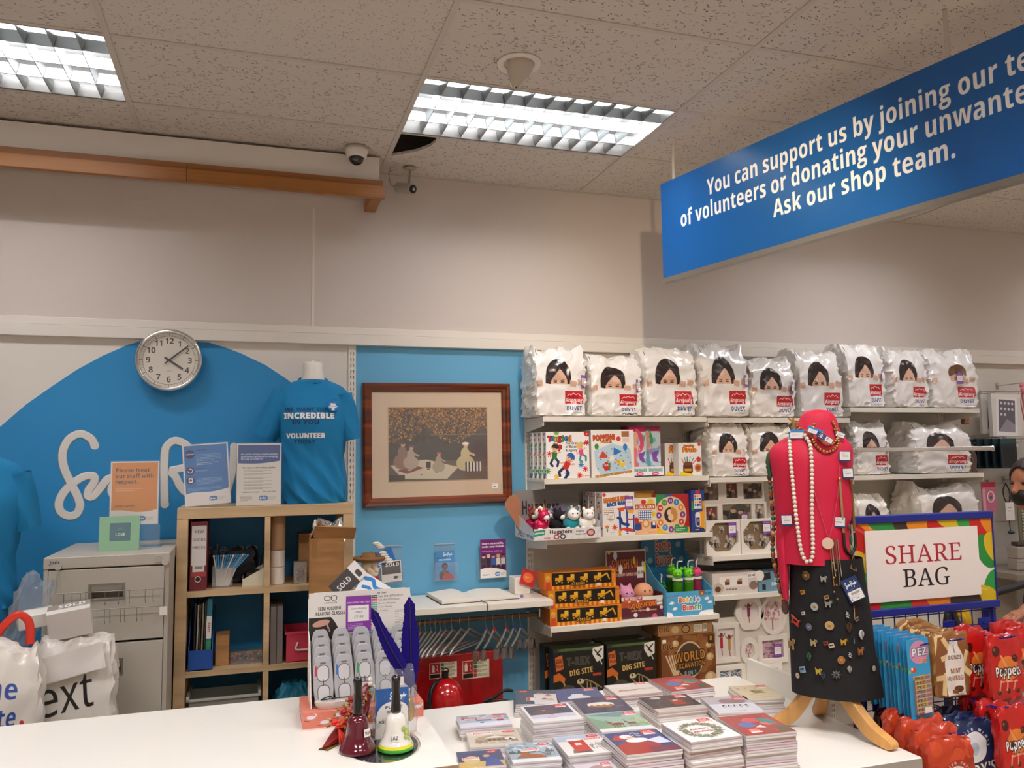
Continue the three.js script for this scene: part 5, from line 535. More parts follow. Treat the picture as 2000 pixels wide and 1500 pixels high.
{ const t = thing('orange_notice', 'orange please treat staff notice in an acrylic stand on the cabinet', 'sign', { p: [-1.164, 1.3205, 0.35], r: [0, 0.05, 0] });
  part(t, 'sheet', T(merge([PL(0.2, 0.284, art.orange), PL(0.2, 0.284, paper.solid('#f0ece6'), 0, 0, -0.001, [0, PI, 0])]), [0, 0.243, 0.002]), paperMat); part(t, 'holder', [BX(-0.104, 0.104, 0.098, 0.388, 0.003, 0.005), BX(-0.1, 0.11, 0.0, 0.1, -0.001, 0.001), BX(-0.1, 0.12, 0, 0.003, -0.05, 0.06)], M.plastic); part(t, 'side_tab', BX(0.104, 0.125, 0.18, 0.184, 0.0, 0.004), M.plastic); }
{ const t = thing('greeting_card_box', 'green square card box with grey panel reading love', 'card', { p: [-1.205, 1.3205, 0.48], r: [-0.06, 0.02, 0] }); part(t, 'box', BX(-0.08, 0.08, 0, 0.147, -0.03, -0.0005), mat(0x8fbb96, 0.5)); part(t, 'printed_front', PL(0.16, 0.147, art.love, 0, 0.0735, 0.0003), paperMat); }
// ---------------------------------------------------------------- cube shelf unit and what it holds
{ const t = thing('cube_shelf_unit', 'birch effect cube shelf unit, two cells wide', 'shelf unit', { p: [-0.584, 0, 0.21] }), w = 0.79, d = 0.19;
  part(t, 'top_panel', RX(-w / 2, w / 2, 1.44, 1.49, -d, d, 0.002), M.birch); part(t, 'bottom_panel', RX(-w / 2, w / 2, 0, 0.05, -d, d, 0.002), M.birch);
  for (const s of [-1, 1]) part(t, 'side_panel', RX(s > 0 ? w / 2 - 0.048 : -w / 2, s > 0 ? w / 2 : -w / 2 + 0.048, 0.0505, 1.4395, -d, d, 0.002), M.birch);
  for (let k = 1; k < 4; k++) part(t, 'shelf', BX(-w / 2 + 0.0485, w / 2 - 0.0485, 0.395 + (k - 1) * 0.353 - 0.0125, 0.395 + (k - 1) * 0.353 + 0.0125, -d, d - 0.001), M.birch);
  for (let k = 0; k < 4; k++) part(t, 'divider', BX(-0.0125, 0.0125, k ? 0.4085 + (k - 1) * 0.353 : 0.0505, k === 3 ? 1.4395 : 0.3815 + k * 0.353, -d, d - 0.001), M.birch); }
const y1 = 1.114, y2 = 0.761, y3 = 0.408;
{ const t = thing('lever_arch_file', 'dark red lever arch file with handwritten spine label', 'file', { p: [-0.885, y1, 0.28] }); const sp = paper.add(80, 330, (c, w, h) => { fill(c, '#6d1f24', 0, 0, w, h); fill(c, '#d7cfc6', 6, 20, 70, 190); fill(c, '#d7cfc6', 12, 210, 56, 30); ['NEW', 'GOODS', 'PRICES'].forEach((s, i) => txt(c, s, 40, 48 + i * 38, 18, '#2a2624', { bold: false, w: i ? 62 : 44 })); fill(c, '#8a8078', 22, 214, 38, 12); fill(c, '#a33a34', 6, 240, 70, 22); disc(c, 38, 275, 15, '#c9c4bc'); disc(c, 38, 275, 11, '#151210'); });
  part(t, 'body', carton(0.072, 0.312, 0.2, { f: sp, rest: paper.solid('#6d1f24') }), paperMat); }
{ const t = thing('tag_needle_pot', 'clear pot holding a bunch of blue-topped white tag sticks', 'pot', { p: [-0.782, y1, 0.3] }); part(t, 'pot', [BX(-0.045, 0.045, 0, 0.003, -0.03, 0.03), BX(-0.045, -0.043, 0, 0.1, -0.03, 0.03), BX(0.043, 0.045, 0, 0.1, -0.03, 0.03), BX(-0.045, 0.045, 0, 0.1, 0.028, 0.03), BX(-0.045, 0.045, 0, 0.1, -0.03, -0.028)], M.plastic);
  for (let i = 0; i < 15; i++) { const a = -0.025 + i * 0.0036, x = -0.036 + i * 0.0095, s = part(t, 'tag_stick', bar([a, 0.005, 0.0], [a * 0.6 + x * 0.45, 0.085, (i % 3) * 0.008 - 0.008], 0.0035, 6), mat(0xd7d3ca, 0.5)); part(s, 'blue_end', [bar([a * 0.6 + x * 0.45, 0.085, (i % 3) * 0.008 - 0.008], [x * 1.15, 0.142, (i % 3) * 0.01 - 0.01], 0.0035, 6), SP(0.0055, x * 1.15, 0.143, (i % 3) * 0.01 - 0.01, [1, 1, 1], 8, 6)], mat(i % 4 ? 0x4f9fd0 : 0xe8e4da, 0.4)); } }
single('black_pouch', 'black zip pouch at the back of the top left cell', 'pouch', [bagGeo(0.2, 0.15, 0.06, { rest: film.solid('#151517') }, { k: 3, seg: [10, 8, 6] })], film.mat(0.6), { p: [-0.74, y1, 0.16] });
{ const t = thing('magazine_holder', 'white cut-away card holder lying in the top left cell', 'holder', { p: [-0.645, y1, 0.3] }); part(t, 'side_panel', EX([[-0.045, 0], [0.048, 0], [0.048, 0.085], [-0.045, 0.035]], 0.003, { p: [0, 0, 0.04] }), mat(0xd9d2b8, 0.6)); part(t, 'side_panel', EX([[-0.045, 0], [0.048, 0], [0.048, 0.085], [-0.045, 0.035]], 0.003, { p: [0, 0, -0.12] }), mat(0xd9d2b8, 0.6)); part(t, 'base', [BX(-0.045, 0.048, 0, 0.003, -0.12, 0.042), BX(-0.048, -0.045, 0, 0.036, -0.12, 0.042)], mat(0xd9d2b8, 0.6)); part(t, 'contents', BX(-0.03, 0.04, 0.004, 0.06, -0.11, 0.03), M.dark); }
{ for (const [y, h, r, q, l] of [[y1 + 0.161, 0.16, 0.034, 0xb08a64, 'brown cardboard tube standing on white paper rolls'], [y1 + 0.08, 0.08, 0.033, 0xe8ddd0, 'upper white paper roll in the right cell'], [y1, 0.0795, 0.033, 0xe8ddd0, 'lower white paper roll in the right cell']]) single('paper_roll', l, 'roll', lathe([[0.012, 0], [r, 0], [r + 0.001, 0.004], [r + 0.001, h - 0.004], [r, h], [0.012, h], [0.012, 0]], 28), mat(q, 0.8), { p: [-0.535, y, 0.3] }); }
{ const t = thing('clear_pin_box', 'clear plastic box of small silver clips', 'box', { p: [-0.43, y1, 0.3] }); part(t, 'shell', RX(-0.03, 0.03, 0, 0.1, -0.03, 0.03, 0.003), mat(0xdedad0, 0.25, { transmission: 0.5 })); part(t, 'clips', Array.from({ length: 30 }, () => bar([rnd(-0.024, 0.024), rnd(0.01, 0.09), 0.0315], [rnd(-0.024, 0.024), rnd(0.01, 0.09), 0.032], 0.001, 5)), M.steel).userData.kind = 'stuff'; }
single('brown_parcel', 'brown parcel at the back of the top right cell', 'parcel', [RX(-0.07, 0.07, 0, 0.22, -0.05, 0.05, 0.004)], M.card, { p: [-0.36, y1, 0.11] });
{ const t = thing('magazine_file', 'blue magazine file in the second row', 'file', { p: [-0.868, y2, 0.28] }); part(t, 'body', [BX(-0.05, 0.05, 0, 0.004, -0.12, 0.11), BX(-0.05, 0.05, 0, 0.09, 0.107, 0.11), BX(-0.05, 0.05, 0, 0.25, -0.12, -0.117)], mat(0x1d4f9f, 0.4)); for (const s of [-1, 1]) part(t, 'side_panel', EX([[0.12, 0], [-0.11, 0], [-0.11, 0.09], [0.02, 0.25], [0.12, 0.25]], 0.003, { r: [0, PI / 2, 0], p: [s * 0.05 - 0.0015, 0, 0] }), mat(0x1d4f9f, 0.4)); }
[[-0.899, 0.29, 0x24211f], [-0.887, 0.28, 0xa39a8c], [-0.877, 0.285, 0x2f2b28], [-0.866, 0.29, 0x8f8064], [-0.855, 0.3, 0x3a3531]].forEach(([x, h, q], i) => single('paper_folder', ['black folder first in the blue magazine file', 'grey folder in the blue magazine file', 'dark grey folder in the blue magazine file', 'brown folder in the blue magazine file', 'charcoal folder last in the blue magazine file'][i], 'folder', [RX(-0.0035, 0.0035, 0, h, -0.1, 0.085, 0.0015)], mat(q, 0.6), { p: [x, y2 + 0.005, 0.28], r: [0, 0, -0.02] }));
{ const t = thing('teal_folder', 'teal document folder with a white spine label', 'folder', { p: [-0.8385, y2 + 0.005, 0.285], r: [0, 0, -0.02] }); part(t, 'cover', RX(-0.012, 0.012, 0, 0.31, -0.1, 0.085, 0.005), mat(0x1f6f80, 0.3)); part(t, 'label', PL(0.022, 0.1, paper.add(30, 110, (c, w, h) => { fill(c, '#ded6cc', 0, 0, w, h); txt(c, 'BIKES', 15, 55, 17, '#7a3a30', { rot: PI / 2 }); }), 0, 0.18, 0.0855), paperMat); part(t, 'green_band', PL(0.022, 0.06, paper.solid('#2f8a5a'), 0, 0.09, 0.0855), paperMat); }
single('brown_box', 'small brown cardboard box in the second row', 'box', [RX(-0.03, 0.03, 0, 0.135, -0.06, 0.06, 0.003)], M.card, { p: [-0.777, y2, 0.27] });
{ const t = thing('clip_tray', 'clear tray of red and silver clips', 'tray', { p: [-0.67, y2, 0.28] }); part(t, 'tray', [BX(-0.07, 0.07, 0, 0.003, -0.06, 0.06), BX(-0.07, -0.068, 0, 0.06, -0.06, 0.06), BX(0.068, 0.07, 0, 0.06, -0.06, 0.06), BX(-0.07, 0.07, 0, 0.06, 0.058, 0.06)], M.plastic);
  const q = [[], [], []]; for (let i = 0; i < 54; i++) { const x = rnd(-0.06, 0.06), y = rnd(0.008, 0.035), z = rnd(-0.05, 0.05), a = rnd(0, 6); q[i % 3].push(bar([x, y, z], [x + cos(a) * 0.016, y + rnd(0, 0.01), z + sin(a) * 0.012], 0.003, 5)); } [0xa83228, 0xb9b5ac, 0x46413c].forEach((k, i) => { part(t, 'clips', q[i], mat(k, 0.4)).userData.kind = 'stuff'; }); }
for (const k of [0, 1]) single('box_file', k ? 'grey box file next to the pink crate' : 'grey box file next to the shelf divider', 'file', [RX(-0.0135, 0.0135, 0, 0.26, -0.11, 0.11, 0.002)], mat(0x746b64, 0.6), { p: [-0.552 + k * 0.029, y2, 0.27] });
{ const t = thing('pink_crate', 'translucent pink plastic crate with a white handle', 'crate', { p: [-0.42, y2, 0.28] }), m = mat(0xf0506a, 0.25, { transmission: 0.35, thickness: 0 }); part(t, 'shell', [BX(-0.07, 0.07, 0, 0.004, -0.1, 0.1), BX(-0.07, 0.07, 0, 0.13, 0.097, 0.1), BX(-0.07, 0.07, 0, 0.13, -0.1, -0.097), BX(-0.073, -0.07, 0, 0.13, -0.1, 0.1), BX(0.07, 0.073, 0, 0.13, -0.1, 0.1)], m); part(t, 'rim', [BX(-0.078, 0.078, 0.128, 0.138, 0.095, 0.106), BX(-0.078, 0.078, 0.128, 0.138, -0.106, -0.095), BX(-0.08, -0.07, 0.128, 0.138, -0.1, 0.1), BX(0.07, 0.08, 0.128, 0.138, -0.1, 0.1)], m); part(t, 'handle', tube([[-0.02, 0.09, 0.104], [-0.03, 0.06, 0.112], [0.0, 0.056, 0.114], [0.06, 0.058, 0.112]], 0.0045), mat(0xd8d4cc, 0.4)); }
{ const t = thing('clear_tub', 'clear plastic storage tub in the third row', 'tub', { p: [-0.764, y3, 0.27] }), m = mat(0xe6e6e0, 0.2, { transmission: 0.75, thickness: 0 }); part(t, 'shell', [BX(-0.14, 0.14, 0, 0.004, -0.1, 0.1), BX(-0.148, 0.148, 0, 0.22, 0.097, 0.1), BX(-0.148, 0.148, 0, 0.22, -0.1, -0.097), BX(-0.15, -0.147, 0, 0.22, -0.1, 0.1), BX(0.147, 0.15, 0, 0.22, -0.1, 0.1)], m); part(t, 'rim', [RX(-0.158, 0.158, 0.214, 0.226, 0.097, 0.112, 0.003), RX(-0.162, -0.148, 0.214, 0.24, -0.1, 0.112, 0.003), RX(0.148, 0.162, 0.214, 0.24, -0.1, 0.112, 0.003)], mat(0xcfccc2, 0.3, { transmission: 0.3 })); }
single('teal_bag', 'crumpled teal bag in the third row right cell', 'bag', [bagGeo(0.15, 0.24, 0.12, { rest: film.solid('#1d7f9a') }, { k: 3, neck: 0.5 })], film.mat(0.5), { p: [-0.46, y3, 0.28] });
{ const t = thing('tall_cardboard_box', 'tall open cardboard box with flaps standing by the shelf unit', 'cardboard box', { p: [-0.325, 0, 0.52], r: [0, -0.08, 0] }), w = 0.15, d = 0.11, h = 1.345;
  part(t, 'shell', [BX(-w / 2, w / 2, 0, h, d / 2 - 0.004, d / 2), BX(-w / 2, w / 2, 0, h, -d / 2, -d / 2 + 0.004), BX(-w / 2 - 0.002, -w / 2 + 0.002, 0, h, -d / 2, d / 2), BX(w / 2 - 0.002, w / 2 + 0.002, 0, h, -d / 2, d / 2), BX(-w / 2, w / 2, 0, 0.004, -d / 2, d / 2)], M.card);
  part(t, 'front_flap', T(BX(-w / 2 - 0.005, w / 2 + 0.03, 0, 0.075, -0.002, 0.002), [0.02, h, d / 2], [0.75, 0, -0.1]), M.card); part(t, 'side_flap', T(BX(-0.002, 0.002, 0, 0.085, -d / 2, d / 2), [-w / 2, h, 0], [0, 0, -0.5]), M.card);
  part(t, 'packing_tape', BX(-w / 2 + 0.01, -w / 2 + 0.035, h - 0.09, h - 0.005, d / 2, d / 2 + 0.0006), mat(0x9c6f40, 0.3)); }
single('foil_bundle', 'crumpled silver foil sticking out of the tall cardboard box', 'foil', [bagGeo(0.11, 0.16, 0.07, { rest: film.solid('#c9c9c9') }, { k: 2.5, amp: 0.014, freq: 14 })], mat(0xcfcfcf, 0.2, { metalness: 0.9 }), { p: [-0.32, 1.255, 0.5] });
// ---------------------------------------------------------------- shirts
const shirt = mat(0x107cb0, 0.85, { bumpMap: cloth, bumpScale: 0.0006, sheen: 0.3, sheenColor: new THREE.Color(0x3a9ad0) });
function shirtBust(t, withPrint) {
  const folds = (a, v) => { const w = max(0, 1 - v * 2.6) ** 0.6, d = sin(a * 4.5 + v * 26), e = sin(a * 6 + v * 17 + 1); return 0.008 * w * (1 - 2 * abs(d)) + 0.006 * w * (1 - 2 * abs(e)) + 0.004 * noise(a * 2, v * 7) + 0.004 * sin(a * 2 + v * 16) * (v > 0.3 && v < 0.7 ? 1 : 0.3); };
  const rings = spline([{ y: 0.0, a: 0.16, b: 0.115 }, { y: 0.08, a: 0.162, b: 0.115 }, { y: 0.2, a: 0.152, b: 0.105 }, { y: 0.32, a: 0.16, b: 0.112, z: 0.005 }, { y: 0.43, a: 0.176, b: 0.112, z: 0.008 }, { y: 0.52, a: 0.178, b: 0.088 }, { y: 0.57, a: 0.155, b: 0.068, z: -0.004 }, { y: 0.6, a: 0.105, b: 0.06, z: -0.008 }, { y: 0.612, a: 0.068, b: 0.058, z: -0.01 }], 44);
  part(t, 'shirt_body', loft(rings, 72, { wob: folds, cap: false }), shirt);
  for (const s of [-1, 1]) { const g = loft(spline([{ y: 0, a: 0.06, b: 0.062 }, { y: -0.06, a: 0.066, b: 0.068 }, { y: -0.14, a: 0.062, b: 0.072 }, { y: -0.235, a: 0.056, b: 0.07 }], 16).reverse(), 40, { wob: (a, v) => 0.004 * sin(a * 4 + v * 6), cap: false }); part(t, 'sleeve', T(g, [s * 0.135, 0.54, 0], [0.05, 0, s * (s < 0 ? 0.42 : 0.2)]), shirt); }
  part(t, 'collar', T(clean(new THREE.TorusGeometry(0.064, 0.007, 8, 40)).scale(1.05, 0.92, 1.2), [0, 0.612, -0.004], [PI / 2 + 0.3, 0, 0]), shirt);
  part(t, 'bust_neck', loft([{ y: 0.56, a: 0.07, b: 0.06, z: -0.01 }, { y: 0.615, a: 0.058, b: 0.054, z: -0.01 }, { y: 0.66, a: 0.05, b: 0.05, z: -0.012 }, { y: 0.695, a: 0.05, b: 0.05, z: -0.014 }, { y: 0.703, a: 0.044, b: 0.044, z: -0.014 }, { y: 0.704, a: 0.002, b: 0.002, z: -0.014 }], 32), mat(0xe9e3d8, 0.5)); part(t, 'neck_cap', SP(0.009, 0, 0.705, -0.005, [1, 0.8, 1]), M.white);
  if (withPrint) {
    const pr = cut.add(560, 460, (c) => { txt(c, 'WE WANT THE', 240, 50, 62, '#1d3f66', { w: 440 }); txt(c, 'INCREDIBLE', 270, 118, 84, '#f2f0ec', { w: 530, stroke: '#f2f0ec', lw: 5 }); txt(c, 'IN YOU', 230, 186, 64, '#1d3f66', { w: 290 }); txt(c, 'VOLUNTEER', 230, 330, 70, '#f2f0ec', { w: 410, stroke: '#f2f0ec', lw: 4 }); txt(c, 'TODAY', 220, 394, 58, '#1d3f66', { w: 230 }); });
    const P = [], U = [], I = [], nx = 24, ny = 20, at = (q, a) => { const w = folds(a, q.v); return [q.x + sin(a) * (q.a + w), q.y, q.z + cos(a) * (q.b + w)]; };
    for (let j = 0; j <= ny; j++) { const y = 0.27 + 0.21 * j / ny; let k = rings.findIndex((r) => r.y > y); const r0 = rings[k - 1], r1 = rings[k], f = (y - r0.y) / (r1.y - r0.y), q = {}; for (const key of ['x', 'z', 'a', 'b']) q[key] = r0[key] + (r1[key] - r0[key]) * f; q.y = y; q.v = (k - 1 + f) / (rings.length - 1); for (let i = 0; i <= nx; i++) { const X = -0.14 + 0.255 * i / nx, a = Math.asin(max(-0.98, min(0.98, (X - q.x) / q.a))), p = at(q, a); P.push(p[0], p[1], p[2] + 0.0022); U.push(pr.u0 + (pr.u1 - pr.u0) * i / nx, pr.v0 + (pr.v1 - pr.v0) * j / ny); } }
    for (let j = 0; j < ny; j++) for (let i = 0; i < nx; i++) { const a = j * (nx + 1) + i, b = a + nx + 1; I.push(a, a + 1, b, b, a + 1, b + 1); }
    const g = new THREE.BufferGeometry(); g.setAttribute('position', new THREE.Float32BufferAttribute(P, 3)); g.setAttribute('uv', new THREE.Float32BufferAttribute(U, 2)); g.setIndex(I); g.computeVertexNormals(); part(t, 'chest_print', g, cut.mat(0.8, { alphaTest: 0.5 }), 'white and navy slogan lettering');
    const bd = paper.add(90, 90, (c) => { fill(c, '#2a86cc', 0, 0, 90, 90); c.save(); c.translate(-6, 4); poly(c, [[30, 14], [62, 10], [66, 34], [84, 50], [60, 62], [60, 78], [40, 78], [36, 58], [14, 56], [32, 40]], '#f2f2f0'); c.restore(); txt(c, 'ASK', 46, 30, 12, '#2a86cc'); txt(c, 'VOLUNTEER', 44, 52, 9, '#2a86cc'); });
    const cg = new THREE.CircleGeometry(0.031, 24), uv = cg.attributes.uv; for (let i = 0; i < uv.count; i++) uv.setXY(i, bd.u0 + (bd.u1 - bd.u0) * uv.getX(i), bd.v0 + (bd.v1 - bd.v0) * uv.getY(i));
    const b = part(t, 'button_badge', CY(0.032, 0.032, 0.004, 0.095, 0.478, 0.108, [PI / 2 + 0.1, 0, -0.35], 28), mat(0x2a86cc, 0.3)); part(b, 'badge_print', T(clean(cg), [0.0965, 0.4785, 0.1112], [-0.05, 0.35, 0]), paper.mat(0.25)); }
}
{ const t = thing('shirt_bust', 'blue slogan t-shirt on a white bust standing on the shelf unit', 't-shirt', { p: [-0.372, 1.4905, 0.225], r: [0, -0.05, 0] }); shirtBust(t, true); t.scale.set(1.0, 1.0, 1.0); }
{ const t = thing('shirt_bust', 'plain blue t-shirt on a stand beside the filing cabinet', 't-shirt', { p: [-1.735, 1.12, 0.55], r: [0, 0.25, 0] }); shirtBust(t, false); part(t, 'stand', [bar([0, 0.02, 0], [0, -1.1, 0], 0.014), CY(0.15, 0.15, 0.015, 0, -1.1125, 0)], M.steel); part(t, 'shirt_tail', loft(spline([{ y: -0.2, a: 0.12, b: 0.06 }, { y: -0.12, a: 0.15, b: 0.09 }, { y: 0.02, a: 0.158, b: 0.112 }], 12), 50, { wob: (a, v) => 0.012 * sin(a * 6 + v * 5), cap: false }), shirt); }
// ---------------------------------------------------------------- carrier bags behind the counter
{ const t = thing('low_side_table', 'low white side table under the carrier bags', 'table', { p: [-1.38, 0, 1.09] }); part(t, 'tabletop', RX(-0.3, 0.3, 0.5, 0.53, -0.22, 0.24), M.white); for (const [a, b] of [[-1, -1], [1, -1], [-1, 1], [1, 1]]) part(t, 'leg', BX(a * 0.27 - 0.02, a * 0.27 + 0.02, 0, 0.5, b * 0.14 - 0.02, b * 0.14 + 0.02), M.white); }
const bagA = film.add(220, 330, (c, w, h) => { fill(c, '#ded6cb', 0, 0, w, h); txt(c, 'ome', 112, 76, 54, '#2b4a9c', { w: 120, skew: -0.1 }); txt(c, 'Taste', 112, 130, 50, '#2b4a9c', { w: 120, skew: -0.1 }); disc(c, 184, 142, 5, '#c33'); txt(c, 'UCEN FM', 108, 178, 34, '#3a3230', { bold: false, skew: -0.3, w: 130, rot: -0.1 }); });
const bagB = film.add(250, 330, (c, w, h) => { fill(c, '#e2dbd0', 0, 0, w, h); txt(c, 'ext', 104, 116, 108, '#1d1b1a', { bold: false, w: 172, rot: -0.12 }); });
function carrier(label, p, w, h, d, rect, ry) { const t = thing('carrier_bag', label, 'carrier bag', { p, r: [0, ry, 0] }); part(t, 'bag', bagGeo(w, h, d, { f: rect, rest: film.solid('#dcd4c9') }, { amp: 0.01, k: 6, neck: 0.1, pinch: 0.3, seg: [18, 20, 10], freq: 10, top: 0.05 }), film.mat(0.3, { bumpMap: crinkle, bumpScale: 0.005, clearcoat: 0.3 })); return t; }
carrier('white carrier bag with blue lettering behind the counter end', [-1.475, 0.5305, 1.21], 0.28, 0.56, 0.17, bagA, 0.15);
carrier('white carrier bag with large thin black lettering', [-1.265, 0.5305, 0.985], 0.25, 0.53, 0.17, bagB, 0.05);
single('red_bag_handle', 'red bag handle looped over the white carrier bags', 'bag handle', [tube([[-0.09, -0.04, 0], [-0.05, 0.04, 0.01], [0, 0.085, 0], [0.03, 0.06, -0.02], [0.04, -0.02, -0.01]], 0.014, 30, 8)].map((g) => g.scale(1, 1, 0.45)), mat(0xd8321f, 0.4), { p: [-1.43, 1.09, 1.12] });
{ const b = paper.add(140, 60, (c, w, h) => { fill(c, '#ddd6cc', 0, 0, w, h); fill(c, '#8d857c', 0, 0, w, 34); txt(c, 'SOLD', 80, 17, 26, '#e9e4dc', { w: 90 }); }); const t = thing('sold_ticket_box', 'white box printed sold lying on the carrier bags', 'box', { p: [-1.285, 1.075, 0.98], r: [0.2, 0.15, 0.1] }); part(t, 'box', carton(0.14, 0.1, 0.09, { t: b, f: paper.solid('#c9c0b8'), rest: paper.solid('#ddd6cc') }), paperMat); }
single('white_carton', 'white folded carton with green edge on the carrier bags', 'carton', [RX(-0.06, 0.06, 0, 0.05, -0.05, 0.05, 0.004)], mat(0xdcd8cb, 0.6), { p: [-1.42, 1.1, 0.9], r: [0.1, 0.3, 0.08] });
single('paper_label', 'creased white paper note taped across the carrier bags', 'note', [(() => { const g = clean(new THREE.PlaneGeometry(0.22, 0.09, 8, 4)), p = g.attributes.position; for (let i = 0; i < p.count; i++) p.setZ(i, 0.012 * noise(p.getX(i) * 14, p.getY(i) * 14)); g.computeVertexNormals(); return toCreasedNormals(g, 1); })()], mat(0xddd5cc, 0.7), { p: [-1.265, 0.99, 1.11], r: [-0.1, 0.1, 0.22] });
single('clear_film_sheet', 'crumpled clear plastic film between shirt and cabinet', 'plastic film', [bagGeo(0.09, 0.26, 0.03, { rest: film.solid('#dfe6ea') }, { k: 2.5, amp: 0.012 })], mat(0xe8eef2, 0.12, { transmission: 0.85 }), { p: [-1.5, 1.02, 0.85], r: [0, 0, -0.3] });
// ---------------------------------------------------------------- framed picture
const picture = paper.add(430, 320, (c, w, h) => { // autumn picnic under trees
  seedState = 91; fill(c, '#4a3a2c', 0, 0, w, h); fill(c, '#2f2c28', 0, 120, w, 110); for (let i = 0; i < 60; i++) line(c, [[rnd(0, w), rnd(125, 225)], [rnd(0, w), rnd(125, 225)]], 'rgba(110,104,90,0.12)', 2);
  for (const [x, q] of [[70, 44], [120, 20], [150, 14], [250, 34], [300, 16], [340, 12]]) { line(c, [[x, 150], [x + q * 0.2, 0]], '#2b211a', q); }
  for (let i = 0; i < 1500; i++) { const x = rnd(0, w), y = rnd(0, 1) ** 1.5 * 160 * (0.5 + 0.5 * abs(sin(x * 0.013 + 1))); c.save(); c.translate(x, y); c.rotate(rnd(0, 6)); disc(c, 0, 0, rnd(2, 6), pick(['#b9772a', '#8f5a20', '#d39a3c', '#6a4a20', '#a9642a', '#c48838', '#59462a']), rnd(1.5, 3)); c.restore(); }
  fill(c, '#7c6a50', 180, 118, 250, 4); poly(c, [[0, 250], [110, 222], [300, 236], [430, 262], [430, 320], [0, 320]], '#5a4a3a'); poly(c, [[10, 250], [160, 226], [300, 262], [250, 312], [60, 306]], '#cfc4aa'); blobs(c, w, 0, 0, ['#000'], 1, 1);
  poly(c, [[40, 272], [110, 250], [150, 262], [80, 286]], '#7a2f24'); for (const [x, y, r] of [[90, 268, 10], [170, 270, 12], [205, 282, 14], [230, 262, 9], [140, 294, 9]]) { disc(c, x, y, r, '#d8cfbc', r * 0.5); disc(c, x, y - 2, r * 0.6, '#8a5a38', r * 0.35); } fill(c, '#1d1a1c', 160, 236, 20, 26);
  const figure = (x, y, s, robe, hat, skin) => { c.fillStyle = robe; c.beginPath(); c.ellipse(x, y + 34 * s, 34 * s, 30 * s, 0, 0, 7); c.fill(); c.beginPath(); c.ellipse(x, y, 17 * s, 26 * s, 0, 0, 7); c.fill(); disc(c, x + 3 * s, y - 32 * s, 9 * s, skin); disc(c, x + 2 * s, y - 40 * s, 13 * s, hat, 6 * s); line(c, [[x + 8 * s, y - 8 * s], [x + 34 * s, y + 4 * s]], robe, 9 * s); };
  figure(60, 196, 1.1, '#8a6a58', '#4a342c', '#c89a7c'); figure(96, 206, 0.95, '#b3a08e', '#6a4a3a', '#d0a486'); figure(330, 206, 1.15, '#c9b98a', '#efe8d8', '#d8ac8e'); figure(214, 232, 0.8, '#a89a80', '#b8602a', '#c89a7c'); for (let i = 0; i < 60; i++) fill(c, i % 2 ? '#e6e0d4' : '#2c2a2c', 330 + (i % 10) * 7, 240 + floor(i / 10) * 7, 7, 7); fill(c, '#2a2420', 0, 290, 70, 30);
});
{ const t = thing('framed_picture', 'framed autumn picnic picture with cream mount on the blue panel', 'picture', { p: [0.32, 1.836 - 0.055, 0.004], r: [0, 0, 0.008] }), w = 0.415, h = 0.335, b = 0.05;
  // profile x -> inward, y -> out of the wall, z -> along the side
  const mk = (len) => { const g = new THREE.ExtrudeGeometry(shapeOf([[0, 0], [0, 0.026], [0.01, 0.034], [0.02, 0.032], [0.03, 0.022], [0.042, 0.02], [0.05, 0.012], [0.05, 0]]), { depth: len, bevelEnabled: false }), q = g.attributes.position; for (let i = 0; i < q.count; i++) { const x = q.getX(i), y = q.getY(i), z = q.getZ(i) < len / 2 ? x : len - x; q.setXYZ(i, z - len / 2, -x, y); } return toCreasedNormals(clean(g), 0.5); };
  for (const [len, d, a] of [[2 * w, h, 0], [2 * w, h, PI], [2 * h, w, PI / 2], [2 * h, w, -PI / 2]]) part(t, 'frame_side', uvMetres(T(T(mk(len), [0, d, 0]), [0, 0, 0], [0, 0, a])), M.mahog);
  part(t, 'mount', EX([[-w + 0.04, -h + 0.04], [w - 0.04, -h + 0.04], [w - 0.04, h - 0.04], [-w + 0.04, h - 0.04]], 0.003, { holes: [[[-0.275, -0.2], [-0.275, 0.2], [0.278, 0.2], [0.278, -0.2]]], p: [0, 0, 0.008] }), mat(0xd9c2a4, 0.8)); part(t, 'mount_line', EX([[-0.279, -0.204], [0.282, -0.204], [0.282, 0.204], [-0.279, 0.204]], 0.001, { holes: [[[-0.276, -0.201], [-0.276, 0.201], [0.279, 0.201], [0.279, -0.201]]], p: [0, 0, 0.0105] }), mat(0xb08a50, 0.5)); part(t, 'print', PL(0.56, 0.404, picture, 0.001, 0, 0.0075), paperMat); part(t, 'glass', BX(-w + 0.045, w - 0.045, -h + 0.045, h - 0.045, 0.0125, 0.0135), plastic()); part(t, 'price_sticker', PL(0.035, 0.028, paper.add(60, 44, (c, a, b2) => { fill(c, '#f1eee8', 0, 0, a, b2); lines(c, 12, 22, 36, 1, 8, '#333', 8); lines(c, 8, 8, 44, 1, 5, '#999', 2); }), 0.32, -0.24, 0.0142), paperMat); }
